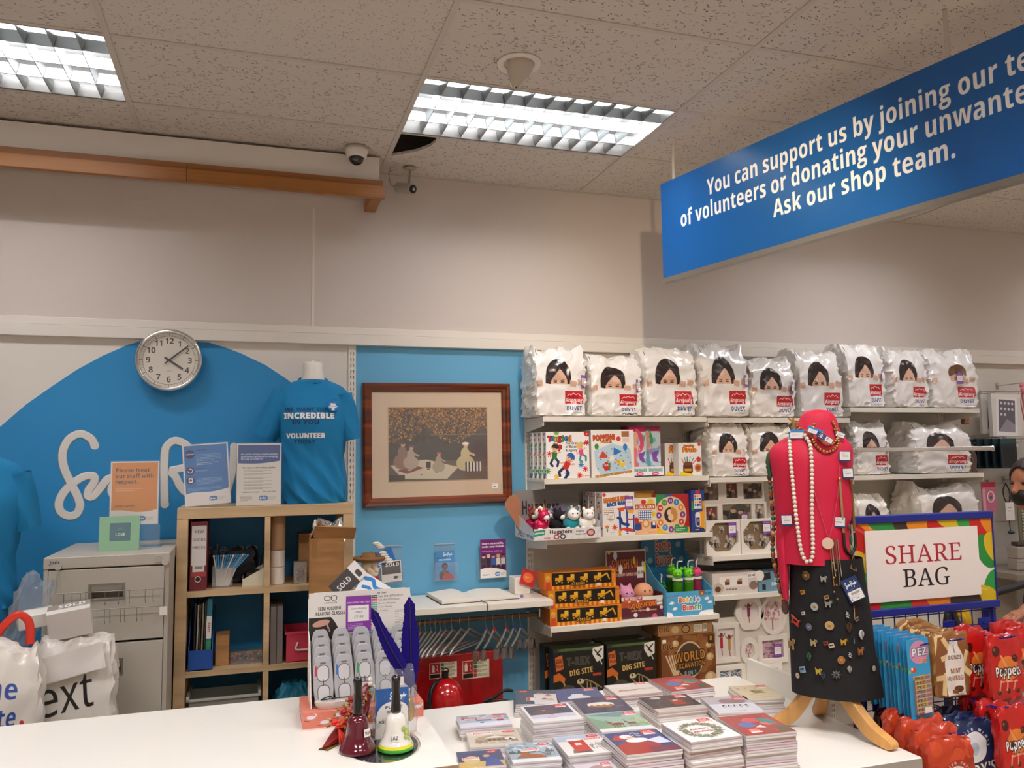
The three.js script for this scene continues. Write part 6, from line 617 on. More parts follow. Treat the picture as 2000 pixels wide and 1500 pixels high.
// ---------------------------------------------------------------- leaflet holders and blue bay
function leafletHolder(label, x, y, w, h, p) { const t = thing('leaflet_holder', label, 'leaflet holder', { p: [x, y, 0.006] }); part(t, 'back', BX(-w / 2, w / 2, 0, h, 0, 0.002), M.plastic); part(t, 'pocket', [BX(-w / 2 - 0.01, w / 2 + 0.01, 0, h * 0.5, 0.028, 0.03), BX(-w / 2 - 0.012, -w / 2 - 0.01, 0, h * 0.52, 0.002, 0.03), BX(w / 2 + 0.01, w / 2 + 0.012, 0, h * 0.52, 0.002, 0.03), BX(-w / 2, w / 2, 0, 0.002, 0.002, 0.03)], M.plastic); part(t, 'top_lip', BX(-w / 2, w / 2, h - 0.006, h, 0.002, 0.01), mat(0xd5e6ee, 0.15, { transmission: 0.5 })); return t; }
const sheet = (name, label, cat, rect, w, h, p, r) => single(name, label, cat, [T(merge([PL(w, h, rect), PL(w, h, paper.solid('#efece6'), 0, 0, -0.0012, [0, PI, 0]), PL(w, 0.0012, paper.solid('#efece6'), 0, h / 2, -0.0006, [-PI / 2, 0, 0])]), [0, h / 2, 0])], paperMat, { p, r });
leafletHolder('clear wall leaflet holder with two sold tickets', 0.058, 1.042, 0.115, 0.2); sheet('sold_ticket', 'blue sold ticket tilted in the wall leaflet holder', 'ticket', art.soldBlue, 0.11, 0.1, [0.04, 1.12, 0.014], [0, 0, 0.35]); sheet('sold_ticket', 'black sold ticket in the wall leaflet holder', 'ticket', art.soldBlack, 0.108, 0.11, [0.062, 1.05, 0.021], [-0.05, 0, 0.06]);
leafletHolder('clear wall leaflet holder with a blue volunteer leaflet', 0.352, 1.04, 0.115, 0.2); sheet('leaflet', 'blue volunteer leaflet with a seated person', 'leaflet', art.leaflet, 0.108, 0.155, [0.352, 1.045, 0.018], [-0.03, 0, 0.01]);
leafletHolder('clear wall leaflet holder with a purple leaflet', 0.62, 1.038, 0.15, 0.18); sheet('leaflet', 'purple leaflet showing five standing people', 'leaflet', art.skills, 0.148, 0.21, [0.62, 1.042, 0.04], [-0.02, 0, 0]);
{ const t = thing('blue_bay_shelf', 'white shelf below the leaflets in the blue bay', 'shelf', { p: [0.34, 0.97, 0] }); part(t, 'board', RX(-0.48, 0.485, -0.026, 0, 0.013, 0.42, 0.003), M.shelf); part(t, 'front_lip', RX(-0.48, 0.485, -0.03, 0.0005, 0.42, 0.426, 0.002), M.shelf); for (const s of [-1, 1]) part(t, 'bracket', EX([[-0.013, -0.026], [-0.013, -0.08], [-0.4, -0.05], [-0.4, -0.026]], 0.004, { r: [0, PI / 2, 0], p: [s * 0.475 - 0.002, 0, 0] }), M.shelf); }
{ const t = thing('open_book', 'open blank ledger lying on the white shelf', 'book', { p: [0.455, 0.9705, 0.19], r: [0, 0.06, 0] }); const side = (s, hgt) => { const pts = [[0, 0]]; for (let i = 0; i <= 12; i++) { const x = i / 12; pts.push([s * x * 0.205, hgt * (sin(min(1, x * 2.2) * PI / 2) * (1 - 0.55 * x)) + 0.003]); } pts.push([s * 0.205, 0]); return EX(s > 0 ? pts.reverse() : pts, 0.285, { p: [0, 0, -0.14] }); };
  part(t, 'page_block', side(-1, 0.034), mat(0xeae4d8, 0.7)); part(t, 'page_block', side(1, 0.022), mat(0xeae4d8, 0.7)); part(t, 'cover', BX(-0.212, 0.21, 0, 0.002, -0.147, 0.152), M.dark); part(t, 'ribbon', tube([[0.0, 0.008, 0.14], [0.002, 0.005, 0.2], [0.002, 0.004, 0.238], [0.003, -0.03, 0.243]], 0.0018), M.black); }
{ const t = thing('white_tag_box', 'small white box with a red gift tag on it', 'box', { p: [0.735, 0.9705, 0.15] }); part(t, 'box', RX(-0.045, 0.045, 0, 0.088, -0.05, 0.05, 0.004), M.white); part(t, 'gift_tag', T(PL(0.085, 0.085, art.redTag), [0.03, 0.085, 0.055], [-0.2, 0.1, -0.35]), paperMat); }
single('small_sticker_roll', 'tiny purple sticker roll beside the white box', 'roll', [CY(0.008, 0.008, 0.012, 0, 0.006, 0)], mat(0x8a7ab0, 0.5), { p: [0.7, 0.9705, 0.29] });
{ const t = thing('garment_rail', 'bronze oval garment rail under the white shelf', 'rail', { p: [0, 0.878, 0.29] }); part(t, 'bar', RX(-0.12, 0.8, -0.011, 0.011, -0.006, 0.006, 0.005), mat(0x6a5446, 0.25, { metalness: 0.8 })); for (const x of [-0.1, 0.79]) part(t, 'arm', BX(x - 0.004, x + 0.004, -0.012, 0.03, -0.277, 0.02), M.steel); }
const hangMetal = mat(0xb5b2ad, 0.3, { metalness: 0.6 });
function hanger(x, q, label, group, turn) {
  const t = thing('clothes_hanger', label, 'hanger', { p: [x, 0.878, 0.29], r: [0, turn, 0], group }); part(t, 'hook', tube([[0, -0.05, 0], [0, -0.03, 0.008], [0, 0, 0.0135], [0, 0.0155, 0], [0, 0.004, -0.0135], [0, -0.008, -0.014]], 0.0018, 24, 6), M.steel);
  part(t, 'arm', tube([[0, -0.045, 0], [0, -0.075, 0.06], [0, -0.125, 0.17], [0, -0.14, 0.185], [0, -0.135, 0.2]], 0.0055, 20, 8), hangMetal); part(t, 'arm', tube([[0, -0.045, 0], [0, -0.075, -0.06], [0, -0.125, -0.17], [0, -0.14, -0.185]], 0.0055, 20, 8), hangMetal); part(t, 'crossbar', bar([0, -0.135, 0.18], [0, -0.135, -0.18], 0.004), hangMetal); if (q) part(t, 'size_marker', B(0.012, 0.016, 0.012, 0, -0.05, 0), mat(q, 0.4)); }
[[0.163, 0xc8302a, 'red'], [0.19, 0x2a8a4a, 'green'], [0.217, 0x2a8a4a, 'green'], [0.241, 0x2a4fb0, 'blue'], [0.266, 0, ''], [0.292, 0, ''], [0.326, 0, ''], [0.37, 0, ''], [0.416, 0, '']].forEach(([x, q, n], i) => hanger(x, q, n ? (i === 1 || i === 2 ? 'grey clothes hanger with a green size marker on the rail' : `grey clothes hanger with a ${n} size marker on the rail`) : 'plain grey clothes hanger on the garment rail', n ? (n === 'green' ? 'green marker hangers' : undefined) : 'plain hangers on the rail', -0.7 - i * 0.015));
[[0.505, 0x6a5a90, 'purple'], [0.545, 0xc8302a, 'red'], [0.612, 0xb82c28, 'dark red'], [0.652, 0x2a4fb0, 'blue'], [0.692, 0x3050a8, 'pale blue']].forEach(([x, q, n], i) => { const t = thing('clip_hanger', `steel clip hanger with a ${n} marker`, 'hanger', { p: [x, 0.878, 0.29], r: [0, -0.85, 0] });
  part(t, 'hook', tube([[0, -0.06, 0], [0, -0.03, 0.008], [0, 0, 0.0135], [0, 0.0155, 0], [0, 0.004, -0.0135], [0, -0.008, -0.014]], 0.0018, 24, 6), M.steel); part(t, 'arm', tube([[0, -0.06, 0], [0.005, -0.1, 0.05], [0.012, -0.135, 0.12]], 0.006, 16, 8), hangMetal); part(t, 'arm', tube([[0, -0.06, 0], [0, -0.1, -0.05], [0, -0.135, -0.12]], 0.006, 16, 8), hangMetal); part(t, 'size_marker', B(0.013, 0.018, 0.013, 0, -0.06, 0), mat(q, 0.4));
  for (const z of [0.12, -0.12]) part(t, 'clip', [B(0.022, 0.05, 0.006, z > 0 ? 0.012 : 0, -0.165, z - 0.006, [0.15, 0, 0]), B(0.022, 0.05, 0.006, z > 0 ? 0.012 : 0, -0.165, z + 0.006, [-0.15, 0, 0])], M.steel); });
// fire point
{ const t = thing('extinguisher_board', 'red plastic fire extinguisher stand with instruction panels', 'fire point', { p: [0.39, 0, 0.15] }); part(t, 'back_board', EX([[-0.225, 0], [0.225, 0], [0.228, 0.6], [0.22, 0.655], [0.19, 0.68], [-0.19, 0.68], [-0.22, 0.655], [-0.228, 0.6]], 0.03, { bevel: 0.006 }), mat(0xa80f14, 0.35)); part(t, 'base', RX(-0.24, 0.24, 0, 0.06, 0.03, 0.34, 0.02), mat(0xa80f14, 0.35)); part(t, 'instruction_panel', PL(0.145, 0.092, art.exting, 0.085, 0.6, 0.0375), paperMat); part(t, 'instruction_panel', PL(0.145, 0.08, art.exting, -0.09, 0.61, 0.0375), paperMat); part(t, 'name_strip', PL(0.12, 0.014, paper.add(120, 16, (c, w, h) => { fill(c, '#b01418', 0, 0, w, h); lines(c, 4, 4, 112, 1, 8, '#e9dfd4', 8); }), -0.09, 0.548, 0.0375), paperMat); }
for (const [x, h, R, l] of [[0.275, 0.56, 0.092, 'red fire extinguisher with a wide round shoulder'], [0.5, 0.4, 0.07, 'black-handled fire extinguisher lower beside the red one']]) { const t = thing('fire_extinguisher', l, 'fire extinguisher', { p: [x, 0.0605, 0.34] }); part(t, 'cylinder', lathe([[0, 0], [R - 0.005, 0], [R, 0.012], [R, h - 0.11], [R * 0.93, h - 0.07], [R * 0.7, h - 0.035], [R * 0.4, h - 0.015], [0.02, h - 0.01], [0, h - 0.008]], 40), mat(0xb50d12, 0.18, { clearcoat: 0.8 })); part(t, 'valve', [CY(0.016, 0.016, 0.03, 0, h + 0.006, 0)], M.black); part(t, 'lever', (R < 0.08 ? [tube([[-0.03, h + 0.02, 0], [0.02, h + 0.032, 0.01], [0.075, h + 0.065, 0.02], [0.12, h + 0.06, 0.02]], 0.008, 16, 8), tube([[-0.02, h + 0.016, 0], [0.03, h + 0.02, 0.01], [0.13, h + 0.005, 0.03]], 0.008, 16, 8)] : [clean(new THREE.TorusGeometry(0.014, 0.003, 8, 20)).translate(0, h + 0.026, 0.01)]), M.black); part(t, 'hose', tube([[-0.02, h - 0.02, 0], [-0.07, h - 0.03, 0.04], [-0.095, h - 0.12, 0.06], [-0.09, 0.1, 0.06]], 0.011), M.black); }
// figurine and tickets above the glasses stand
{ const t = thing('bearded_figurine', 'bearded figurine in a brown straw hat with a white feather', 'figurine', { p: [-0.095, 0.9705, 0.28], r: [0, 0.2, 0] }), cream2 = mat(0xeee2c4, 0.4);
  part(t, 'body', loft(spline([{ y: 0, a: 0.045, b: 0.04 }, { y: 0.06, a: 0.05, b: 0.042 }, { y: 0.13, a: 0.035, b: 0.03 }], 12), 24), mat(0x7a5a3a, 0.6)); part(t, 'head', SP(0.034, 0, 0.17, 0.005, [1, 1.05, 1]), cream2); part(t, 'beard', [SP(0.03, 0.004, 0.145, 0.018, [1, 0.9, 0.8]), SP(0.012, -0.012, 0.156, 0.036), SP(0.012, 0.016, 0.156, 0.036)], cream2); part(t, 'nose', SP(0.008, 0.002, 0.168, 0.04), mat(0xe2b08a, 0.5)); part(t, 'scarf', SP(0.036, 0, 0.117, 0.01, [1.1, 0.5, 1]), M.red);
  t.scale.setScalar(1.2); const hat = part(t, 'straw_hat', [lathe([[0.0, 0.226], [0.028, 0.222], [0.034, 0.198], [0.062, 0.19], [0.07, 0.2], [0.066, 0.206], [0.036, 0.206]], 32)], mat(0x8a6238, 0.8)); part(hat, 'feather', Array.from({ length: 9 }, (_, i) => SP(0.008, 0.02 + i * 0.007, 0.262 - i * 0.01 + (i < 4 ? i * 0.004 : 0), 0.03, [2.2, 0.8, 0.8], 10, 8)), M.white); }
// ---------------------------------------------------------------- counter and card table
const DY = 0.9, TY = 0.815;
{ const t = thing('shop_counter', 'long white shop counter with a chipboard edge', 'counter'); const hole = []; for (let i = 0; i < 40; i++) hole.push([-0.302 + cos(-i / 40 * 2 * PI) * 0.108, 2.04 + sin(-i / 40 * 2 * PI) * 0.148]);
  part(t, 'worktop', EX([[-3.2, 1.482], [-0.134, 1.482], [-0.134, 2.262], [-3.2, 2.262]], 0.03, { holes: [hole], r: [PI / 2, 0, 0], p: [0, DY, 0] }), M.counter); part(t, 'front_edge', BX(-3.2, -0.134, DY - 0.03, DY - 0.0005, 2.2625, 2.264), M.chip); part(t, 'back_panel', BX(-3.2, -0.15, 0, DY - 0.03, 1.51, 1.53), M.counter); part(t, 'side_panel', BX(-0.17, -0.15, 0, DY - 0.03, 1.53, 2.22), M.counter); part(t, 'front_panel', BX(-3.2, -0.17, 0, DY - 0.03, 2.2, 2.22), M.counter); }
{ const t = thing('inset_glass_plate', 'dark oval glass plate set into the counter top', 'glass plate', { p: [-0.302, DY - 0.001, 2.04] }); const g = CY(1, 1, 0.012, 0, -0.0065, 0, undefined, 48); g.scale(0.1, 1, 0.14); part(t, 'plate', g, mat(0x23262c, 0.06, { clearcoat: 1 })); const r = lathe([[1.0, -0.014], [1.0, -0.001], [1.06, -0.001], [1.06, -0.014]], 48); r.scale(0.1, 1, 0.139); part(t, 'rim', r, mat(0xcfc8ba, 0.4)); part(t, 'under_tray', BX(-0.106, 0.106, -0.045, -0.035, -0.145, 0.145), M.dark); }
{ const t = thing('card_table', 'white card display table with stacked card packs', 'table'); part(t, 'tabletop', RX(-0.12, 1.206, TY - 0.032, TY, 1.488, 2.44, 0.003), M.counter); part(t, 'front_edge', BX(-0.118, 1.204, TY - 0.03, TY - 0.002, 2.4402, 2.4412), mat(0xa9a195, 0.7)); part(t, 'upstand', RX(1.207, 1.224, TY - 0.03, 0.9, 1.56, 2.03, 0.002), M.counter); for (const [x, z] of [[-0.07, 1.54], [1.15, 1.54], [-0.07, 2.38], [1.15, 2.38]]) part(t, 'leg', BX(x - 0.02, x + 0.02, 0, TY - 0.032, z - 0.02, z + 0.02), M.steel); }
{ const t = thing('charcoal_pencil', 'black pencil standing at the counter edge', 'pencil', { p: [-0.152, DY, 1.75] }); part(t, 'shaft', bar([-0.02, 0.13, 0], [0.005, 0.015, 0.0], 0.0042, 6), M.black); part(t, 'tip', [bar([0.005, 0.015, 0], [0.008, 0.002, 0], 0.0025, 6)], mat(0xc89a66, 0.7)); part(t, 'sticker', SP(0.009, -0.006, 0.07, 0.004, [1, 1, 0.4]), M.white); }
// ---------------------------------------------------------------- boxed Christmas cards
const price = (c, x, y, oval) => { if (oval) { disc(c, x, y, 26, '#e03a30', 14); txt(c, '£3.99', x, y - 2, 12, '#fff'); } else { c.fillStyle = '#e03028'; c.beginPath(); c.roundRect(x - 24, y - 22, 48, 40, 8); c.fill(); txt(c, '£2.99', x, y - 12, 12, '#fff'); fill(c, '#f4efe8', x - 22, y + 6, 44, 12); txt(c, 'REDUCED', x, y - 1, 8, '#fff'); } };
const reduced = (c, x, y, r = 0) => { c.save(); c.translate(x, y); c.rotate(r); fill(c, '#f4efe8', -38, -15, 76, 30); fill(c, '#e03028', -34, -12, 68, 15); txt(c, 'REDUCED', 0, -4, 13, '#fff', { w: 60 }); lines(c, -30, 7, 56, 1, 5, '#999', 2); c.restore(); };
const S = 200, cardArt = (f) => cards.add(S, S, (c) => { seedState = 500 + floor(cards.cx); f(c); });
const snow = (c, n, y0 = 0, y1 = S) => { for (let i = 0; i < n; i++) disc(c, rnd(0, S), rnd(y0, y1), rnd(0.6, 1.8), 'rgba(255,255,255,0.75)'); };
const trees = (c, n, y, q) => { for (let i = 0; i < n; i++) { const x = rnd(0, S), h = rnd(20, 50); poly(c, [[x - h * 0.3, y], [x, y - h], [x + h * 0.3, y]], q); } };
const A5 = {
  village: cardArt((c) => { fill(c, '#54606e', 0, 0, S, S); fill(c, '#e6e2dd', 90, 60, 110, 140); snow(c, 80); for (const [x, y] of [[120, 60], [160, 90], [80, 120], [140, 140], [170, 150]]) { fill(c, '#d8d2c8', x - 14, y - 8, 30, 22); poly(c, [[x - 18, y - 8], [x, y - 24], [x + 20, y - 8]], '#c8332a'); } fill(c, '#f1ece4', 54, 110, 40, 44); fill(c, '#d8402f', 56, 112, 14, 40); price(c, 40, 22, true); }),
  night: cardArt((c) => { fill(c, '#f4f1ee', 0, 0, S, S); fill(c, '#5d5a6a', 12, 10, S - 24, 108); poly(c, [[12, 110], [60, 50], [110, 80], [188, 110]], '#6a645e'); fill(c, '#f1ede4', 70, 70, 14, 8); disc(c, 100, 40, 12, '#77747e', 5); for (let i = 0; i < 8; i++) line(c, [[24 + i * 20, 122], [30 + i * 20, 100]], '#5a564f', 1.5); fill(c, '#d7d5e6', 12, 118, S - 24, 40); line(c, [[90, 112], [98, 132]], '#333', 3); curve(c, [[70, 160], [80, 150], [88, 160], [110, 156]], '#555', 2); price(c, 158, 30); }),
  station: cardArt((c) => { fill(c, '#cfcfd6', 0, 0, S, S); blobs(c, S, 90, 40, ['#b3b4c0', '#dcdce4', '#a8aab8'], 6, 18); fill(c, '#eef0f6', 0, 130, S, 70); fill(c, '#7a86a8', 70, 70, 60, 40); poly(c, [[60, 70], [100, 40], [140, 70]], '#eceef4'); disc(c, 90, 136, 9, '#4a63a0'); fill(c, '#c84a3a', 150, 96, 26, 30); c.save(); c.translate(46, 56); c.rotate(0.2); fill(c, '#df3a30', -30, -16, 60, 32); fill(c, '#f4efe8', -20, 0, 46, 14); c.restore(); reduced(c, 116, 70); price(c, 170, 20, true); }),
  cream: cardArt((c) => { fill(c, '#dbd0bd', 0, 0, S, S); disc(c, 104, 112, 80, '#b8a78c', 56); fill(c, '#a08a6a', 68, 96, 76, 40); poly(c, [[60, 96], [106, 64], [152, 96]], '#efe9e0'); for (let i = 0; i < 4; i++) fill(c, '#5a4630', 76 + i * 18, 112, 10, 16); trees(c, 6, 150, '#9a8a72'); disc(c, 160, 110, 22, '#efe9e0'); poly(c, [[150, 130], [160, 104], [172, 130]], '#4a4a3a'); fill(c, '#efe9e0', 70, 142, 90, 14); txt(c, 'MERRY CHRISTMAS', 114, 150, 9, '#4a4034'); for (let i = 0; i < 14; i++) disc(c, rnd(20, 70), rnd(120, 165), 3, pick(['#a83a2a', '#5a6a3a'])); reduced(c, 60, 28, -0.1); price(c, 164, 22, true); }),
  owl: cardArt((c) => { fill(c, '#4d5578', 0, 0, S, S); fill(c, '#d6b66c', 0, 130, S, 70); disc(c, 60, 110, 36, '#d9c48c', 46); poly(c, [[110, 190], [130, 60], [178, 130], [190, 190]], '#4a60a0'); disc(c, 128, 70, 16, '#c9a47a'); reduced(c, 56, 92); price(c, 156, 24, true); }),
  fox: cardArt((c) => { fill(c, '#a8b8c2', 0, 0, S, S); trees(c, 12, 110, '#5f6a66'); blobs(c, S, 80, 30, ['#8a949a', '#cfd9de'], 4, 12); poly(c, [[20, 160], [60, 110], [130, 130], [150, 170]], '#a8683a'); disc(c, 66, 118, 20, '#a8683a'); fill(c, '#e9eef0', 0, 168, S, 32); for (let i = 0; i < 12; i++) line(c, [[150 + rnd(-20, 40), 150], [150 + rnd(-30, 46), 100]], '#5a5a4a', 2); reduced(c, 92, 80, -0.05); price(c, 160, 26, true); }),
  postbox: cardArt((c) => { fill(c, '#b9c4d4', 0, 0, S, S); fill(c, '#ece8e2', 0, 60, S, 140); c.fillStyle = '#c8382c'; c.beginPath(); c.roundRect(44, 50, 66, 120, 10); c.fill(); disc(c, 76, 48, 36, '#f1efec', 12); fill(c, '#e6ded2', 64, 84, 26, 22); for (let i = 0; i < 70; i++) disc(c, rnd(118, 190), rnd(90, 150), rnd(1, 5), pick(['#8a8a84', '#a5a59e', '#6f706a'])); for (let i = 0; i < 5; i++) line(c, [[150 + i * 9, 110], [160 + i * 9, 180]], '#6a645c', 2); trees(c, 3, 180, '#76725f'); fill(c, '#4a4654', 44, 166, 66, 14); reduced(c, 150, 56); price(c, 160, 22, true); }),
  pudding: cardArt((c) => { fill(c, '#403f5e', 0, 0, S, S); snow(c, 40); disc(c, 96, 110, 52, '#b0762c', 26); c.fillStyle = '#f3efe6'; c.beginPath(); c.ellipse(96, 92, 52, 22, 0, PI, 0); for (let i = 0; i <= 8; i++) c.lineTo(148 - i * 13, i % 2 ? 100 : 114); c.fill(); for (let i = 0; i < 5; i++) line(c, [[140 + i * 8, 140], [150 + i * 8, 124]], '#8a86a6', 2); price(c, 160, 28); }),
  snowman: cardArt((c) => { fill(c, '#5e6a94', 0, 0, S, S); snow(c, 60); disc(c, 92, 150, 50, '#eef0f4', 34); disc(c, 92, 108, 26, '#eef0f4', 20); fill(c, '#4a4a3a', 70, 80, 44, 10); price(c, 160, 30); }),
  deer: cardArt((c) => { fill(c, '#9fc0b0', 0, 0, S, S); poly(c, [[0, 40], [110, 170], [0, 190]], '#86a888'); poly(c, [[0, 20], [160, 0], [120, 60]], '#6f9c98'); for (let i = 0; i < 40; i++) fill(c, pick(['#b9c86a', '#8aa84a', '#d5dc9a']), rnd(140, 200), rnd(70, 160), rnd(10, 30), 4); for (const [x, s] of [[84, 1], [140, 0.7]]) { disc(c, x, 130, 26 * s, '#8a4f2c', 13 * s); disc(c, x - 24 * s, 112, 9 * s, '#8a4f2c'); for (let i = 0; i < 4; i++) line(c, [[x - 18 * s + i * 12 * s, 138], [x - 18 * s + i * 12 * s, 162]], '#7a4426', 4 * s); line(c, [[x - 26 * s, 106], [x - 34 * s, 88], [x - 22 * s, 92]], '#6a4a30', 2); } fill(c, '#eef2ee', 0, 168, S, 32); price(c, 168, 30); }),
  santa: cardArt((c) => { fill(c, '#34447e', 0, 0, S, S); snow(c, 90); poly(c, [[0, 120], [60, 80], [150, 120], [150, 200], [0, 200]], '#a82c22'); blobs(c, 0, 0, 0, ['#000'], 1, 2); poly(c, [[6, 66], [34, 22], [70, 46], [54, 80]], '#b83028'); disc(c, 64, 46, 22, '#f2f0ee', 18); disc(c, 78, 58, 15, '#e2b49a', 12); disc(c, 90, 84, 40, '#f4f2f0', 20); poly(c, [[120, 90], [180, 70], [196, 130], [150, 130]], '#dfe6f2'); fill(c, '#7a3c4a', 100, 150, 100, 50); curve(c, [[90, 24], [104, 14], [110, 30], [124, 26]], '#fff', 3); curve(c, [[86, 46], [100, 36], [112, 48], [126, 42]], '#fff', 3); price(c, 158, 26); }),
  wreath: cardArt((c) => { fill(c, '#f6f5f2', 0, 0, S, S); for (let i = 0; i < 300; i++) { const a = rnd(0, 6.3), r = rnd(50, 76); c.save(); c.translate(100 + cos(a) * r, 104 + sin(a) * r * 0.95); c.rotate(a + rnd(-1, 1)); disc(c, 0, 0, rnd(5, 10), pick(['#6f7c5a', '#8b9673', '#566345', '#a3ab8c', '#97826a']), 3); c.restore(); } curve(c, [[62, 98], [70, 88], [78, 98], [86, 90], [94, 98], [102, 90], [110, 98], [120, 90], [132, 96]], '#a8483a', 3); curve(c, [[64, 122], [72, 112], [74, 124], [84, 116], [94, 122], [102, 112], [110, 124], [120, 116], [134, 126]], '#a8483a', 3); txt(c, 'Season\'s', 98, 94, 20, '#b0483c', { font: 'serif', skew: -0.3, w: 74 }); txt(c, 'Greetings', 100, 118, 20, '#b0483c', { font: 'serif', skew: -0.3, w: 80 }); price(c, 162, 26); }),
  moon: cardArt((c) => { fill(c, '#46454c', 0, 0, S, S); disc(c, 60, 26, 22, '#dcd8d0', 14); fill(c, '#b03a30', 100, 60, 50, 70); fill(c, '#e2d8cc', 114, 66, 20, 14); for (let i = 0; i < 20; i++) line(c, [[rnd(0, 200), rnd(0, 150)], [rnd(0, 200), rnd(0, 150)]], 'rgba(120,118,124,0.5)', 2); fill(c, '#d8d0c4', 0, 156, S, 44); txt(c, 'Christmas Greetings', 110, 176, 11, '#5a4a40', { font: 'serif', bold: false }); price(c, 164, 24); }),
  penguins: cardArt((c) => { fill(c, '#cfc6cc', 0, 0, S, S); disc(c, 120, 60, 60, '#a88a8a', 34); fill(c, '#f0eef2', 0, 90, S, 110); for (const x of [60, 84, 108, 134, 160]) { disc(c, x, 120, 8, '#3c3a40', 16); disc(c, x + 2, 124, 5, '#f4f2f0', 11); } txt(c, 'merry & bright', 100, 178, 10, '#8a8088', { bold: false }); price(c, 160, 26); }),
  baubles: cardArt((c) => { fill(c, '#a8403e', 0, 0, S, S); snow(c, 26); disc(c, 64, 100, 32, '#5a78b0', 26); disc(c, 100, 60, 34, '#d05a60', 24); disc(c, 150, 96, 30, '#d8706e', 22); poly(c, [[130, 40], [180, 70], [170, 120], [128, 80]], '#3f8a84'); for (let i = 0; i < 40; i++) line(c, [[150 + rnd(-10, 50), 150 + rnd(-20, 40)], [160 + rnd(-10, 50), 150 + rnd(-20, 40)]], '#4a6a4a', 3); poly(c, [[80, 130], [110, 110], [120, 140]], '#f0e4d8'); price(c, 60, 160); }),
  robins: cardArt((c) => { fill(c, '#e9e3d8', 0, 0, S, S); fill(c, '#f2ede4', 10, 20, 100, 40); for (let i = 0; i < 7; i++) { disc(c, 120 + i * 11, 112 - (i % 2) * 4, 4, '#a8553a'); line(c, [[116 + i * 11, 130], [124 + i * 11, 112]], '#8a7a66', 1.5); } fill(c, '#a83c30', 30, 110, 80, 20); txt(c, 'GREETINGS', 70, 120, 13, '#f0e4d8', { w: 70 }); price(c, 160, 26); }),
  parchment: cardArt((c) => { fill(c, '#e3d3ad', 0, 0, S, S); fill(c, '#a89a6e', 76, 70, 64, 50); blobs(c, 0, 0, 0, [], 1, 1); for (let i = 0; i < 30; i++) disc(c, rnd(80, 136), rnd(74, 116), rnd(3, 8), pick(['#7a7a4a', '#c9b98a', '#8a6a4a'])); for (let i = 0; i < 9; i++) { disc(c, rnd(10, 190), rnd(10, 60), 4, '#a83c30'); curve(c, [[rnd(10, 180), rnd(130, 190)], [rnd(20, 180), rnd(130, 190)]], '#a08a5a', 1.5); } price(c, 166, 26); }),
};
const packMat = cards.mat(0.3, { clearcoat: 0.6, clearcoatRoughness: 0.08 }), sideArt = ['#e2dcd6', '#d8d0cc', '#cfc2bc', '#e6e1dc', '#c9b4ae', '#d9cfd4'].map((q) => cards.add(60, 10, (c, w, h) => { fill(c, q, 0, 0, w, h); fill(c, 'rgba(90,70,64,0.35)', 0, 4, w, 1.5); fill(c, 'rgba(255,255,255,0.6)', 0, 7, w, 1); }));
const packGeo = {};
function cardStack(art, what, n, x, z, w, d, ry) {
  seedState = floor(x * 1000 + z * 77 + 999); let y = TY + 0.0006;
  for (let k = 0; k < n; k++) {
    const last = k === n - 1, key = art + last + (k % 3); packGeo[key + w] ||= carton(w, 0.0132, d, { t: A5[art], u: sideArt[0], rest: sideArt[(k * 2 + art.length) % 6] });
    const m = single('card_pack', last ? `${what} christmas card pack, topmost of its stack` : `card pack under the ${what} top pack`, 'card pack', packGeo[key + w], packMat, { p: [x + (last ? 0 : rnd(-0.004, 0.004)), y, z + (last ? 0 : rnd(-0.004, 0.004))], r: [0, ry + (last ? 0 : rnd(-0.03, 0.03)), 0], group: last ? undefined : `packs under the ${what} pack` }); y += 0.0135;
  }
}
cardStack('wreath', 'white wreath', 8, 0.563, 2.3, 0.16, 0.17, 0); cardStack('night', 'white-bordered night village', 6, 0.25, 1.925, 0.16, 0.17, -0.08); cardStack('station', 'grey snowy station', 3, 0.065, 1.8, 0.165, 0.115, -0.12); cardStack('cream', 'cream cottage', 2, 0.06, 1.935, 0.16, 0.135, -0.15); cardStack('owl', 'night blue and gold', 2, -0.025, 2.085, 0.13, 0.13, -0.15); cardStack('fox', 'fox in snow', 3, 0.12, 2.12, 0.14, 0.15, -0.14); cardStack('postbox', 'red postbox in snow', 4, 0.268, 2.15, 0.145, 0.16, -0.08);
cardStack('pudding', 'navy pudding', 4, 0.47, 1.82, 0.17, 0.17, -0.12); cardStack('snowman', 'blue snowman', 3, 0.46, 1.64, 0.165, 0.15, -0.14); cardStack('deer', 'green reindeer', 5, 0.432, 2.035, 0.165, 0.175, -0.1); cardStack('santa', 'red-coated man and goose', 6, 0.398, 2.26, 0.165, 0.175, -0.05); cardStack('moon', 'dark moonlit postbox', 4, 0.7, 1.885, 0.175, 0.165, -0.06); cardStack('penguins', 'row of penguins', 4, 0.875, 1.97, 0.155, 0.175, -0.2); cardStack('baubles', 'red bauble', 3, 0.87, 1.64, 0.175, 0.18, 0); cardStack('robins', 'cream robin', 3, 0.672, 1.645, 0.17, 0.14, -0.05); cardStack('parchment', 'parchment', 4, 1.035, 1.875, 0.135, 0.165, -0.2); cardStack('baubles', 'second red bauble', 8, 0.735, 2.315, 0.155, 0.17, -0.08); cardStack('fox', 'second fox in snow', 2, 0.1, 2.3, 0.15, 0.15, -0.1); cardStack('penguins', 'pale second penguin', 3, 0.24, 2.33, 0.11, 0.14, -0.06);
{ // one pack leans on its neighbours at the back of the table
  const A = thing('leaning_card_packs', 'village christmas card packs in film leaning on the blue packs', 'card pack', { p: [0.3, TY + 0.001, 1.62], r: [0, -0.3, 0] }); for (let k = 0; k < 3; k++) part(A, 'pack', T(carton(0.145, 0.0132, 0.17, { t: A5.village, rest: sideArt[k] }), [k * 0.003, k * 0.0136, -k * 0.002]), packMat); }
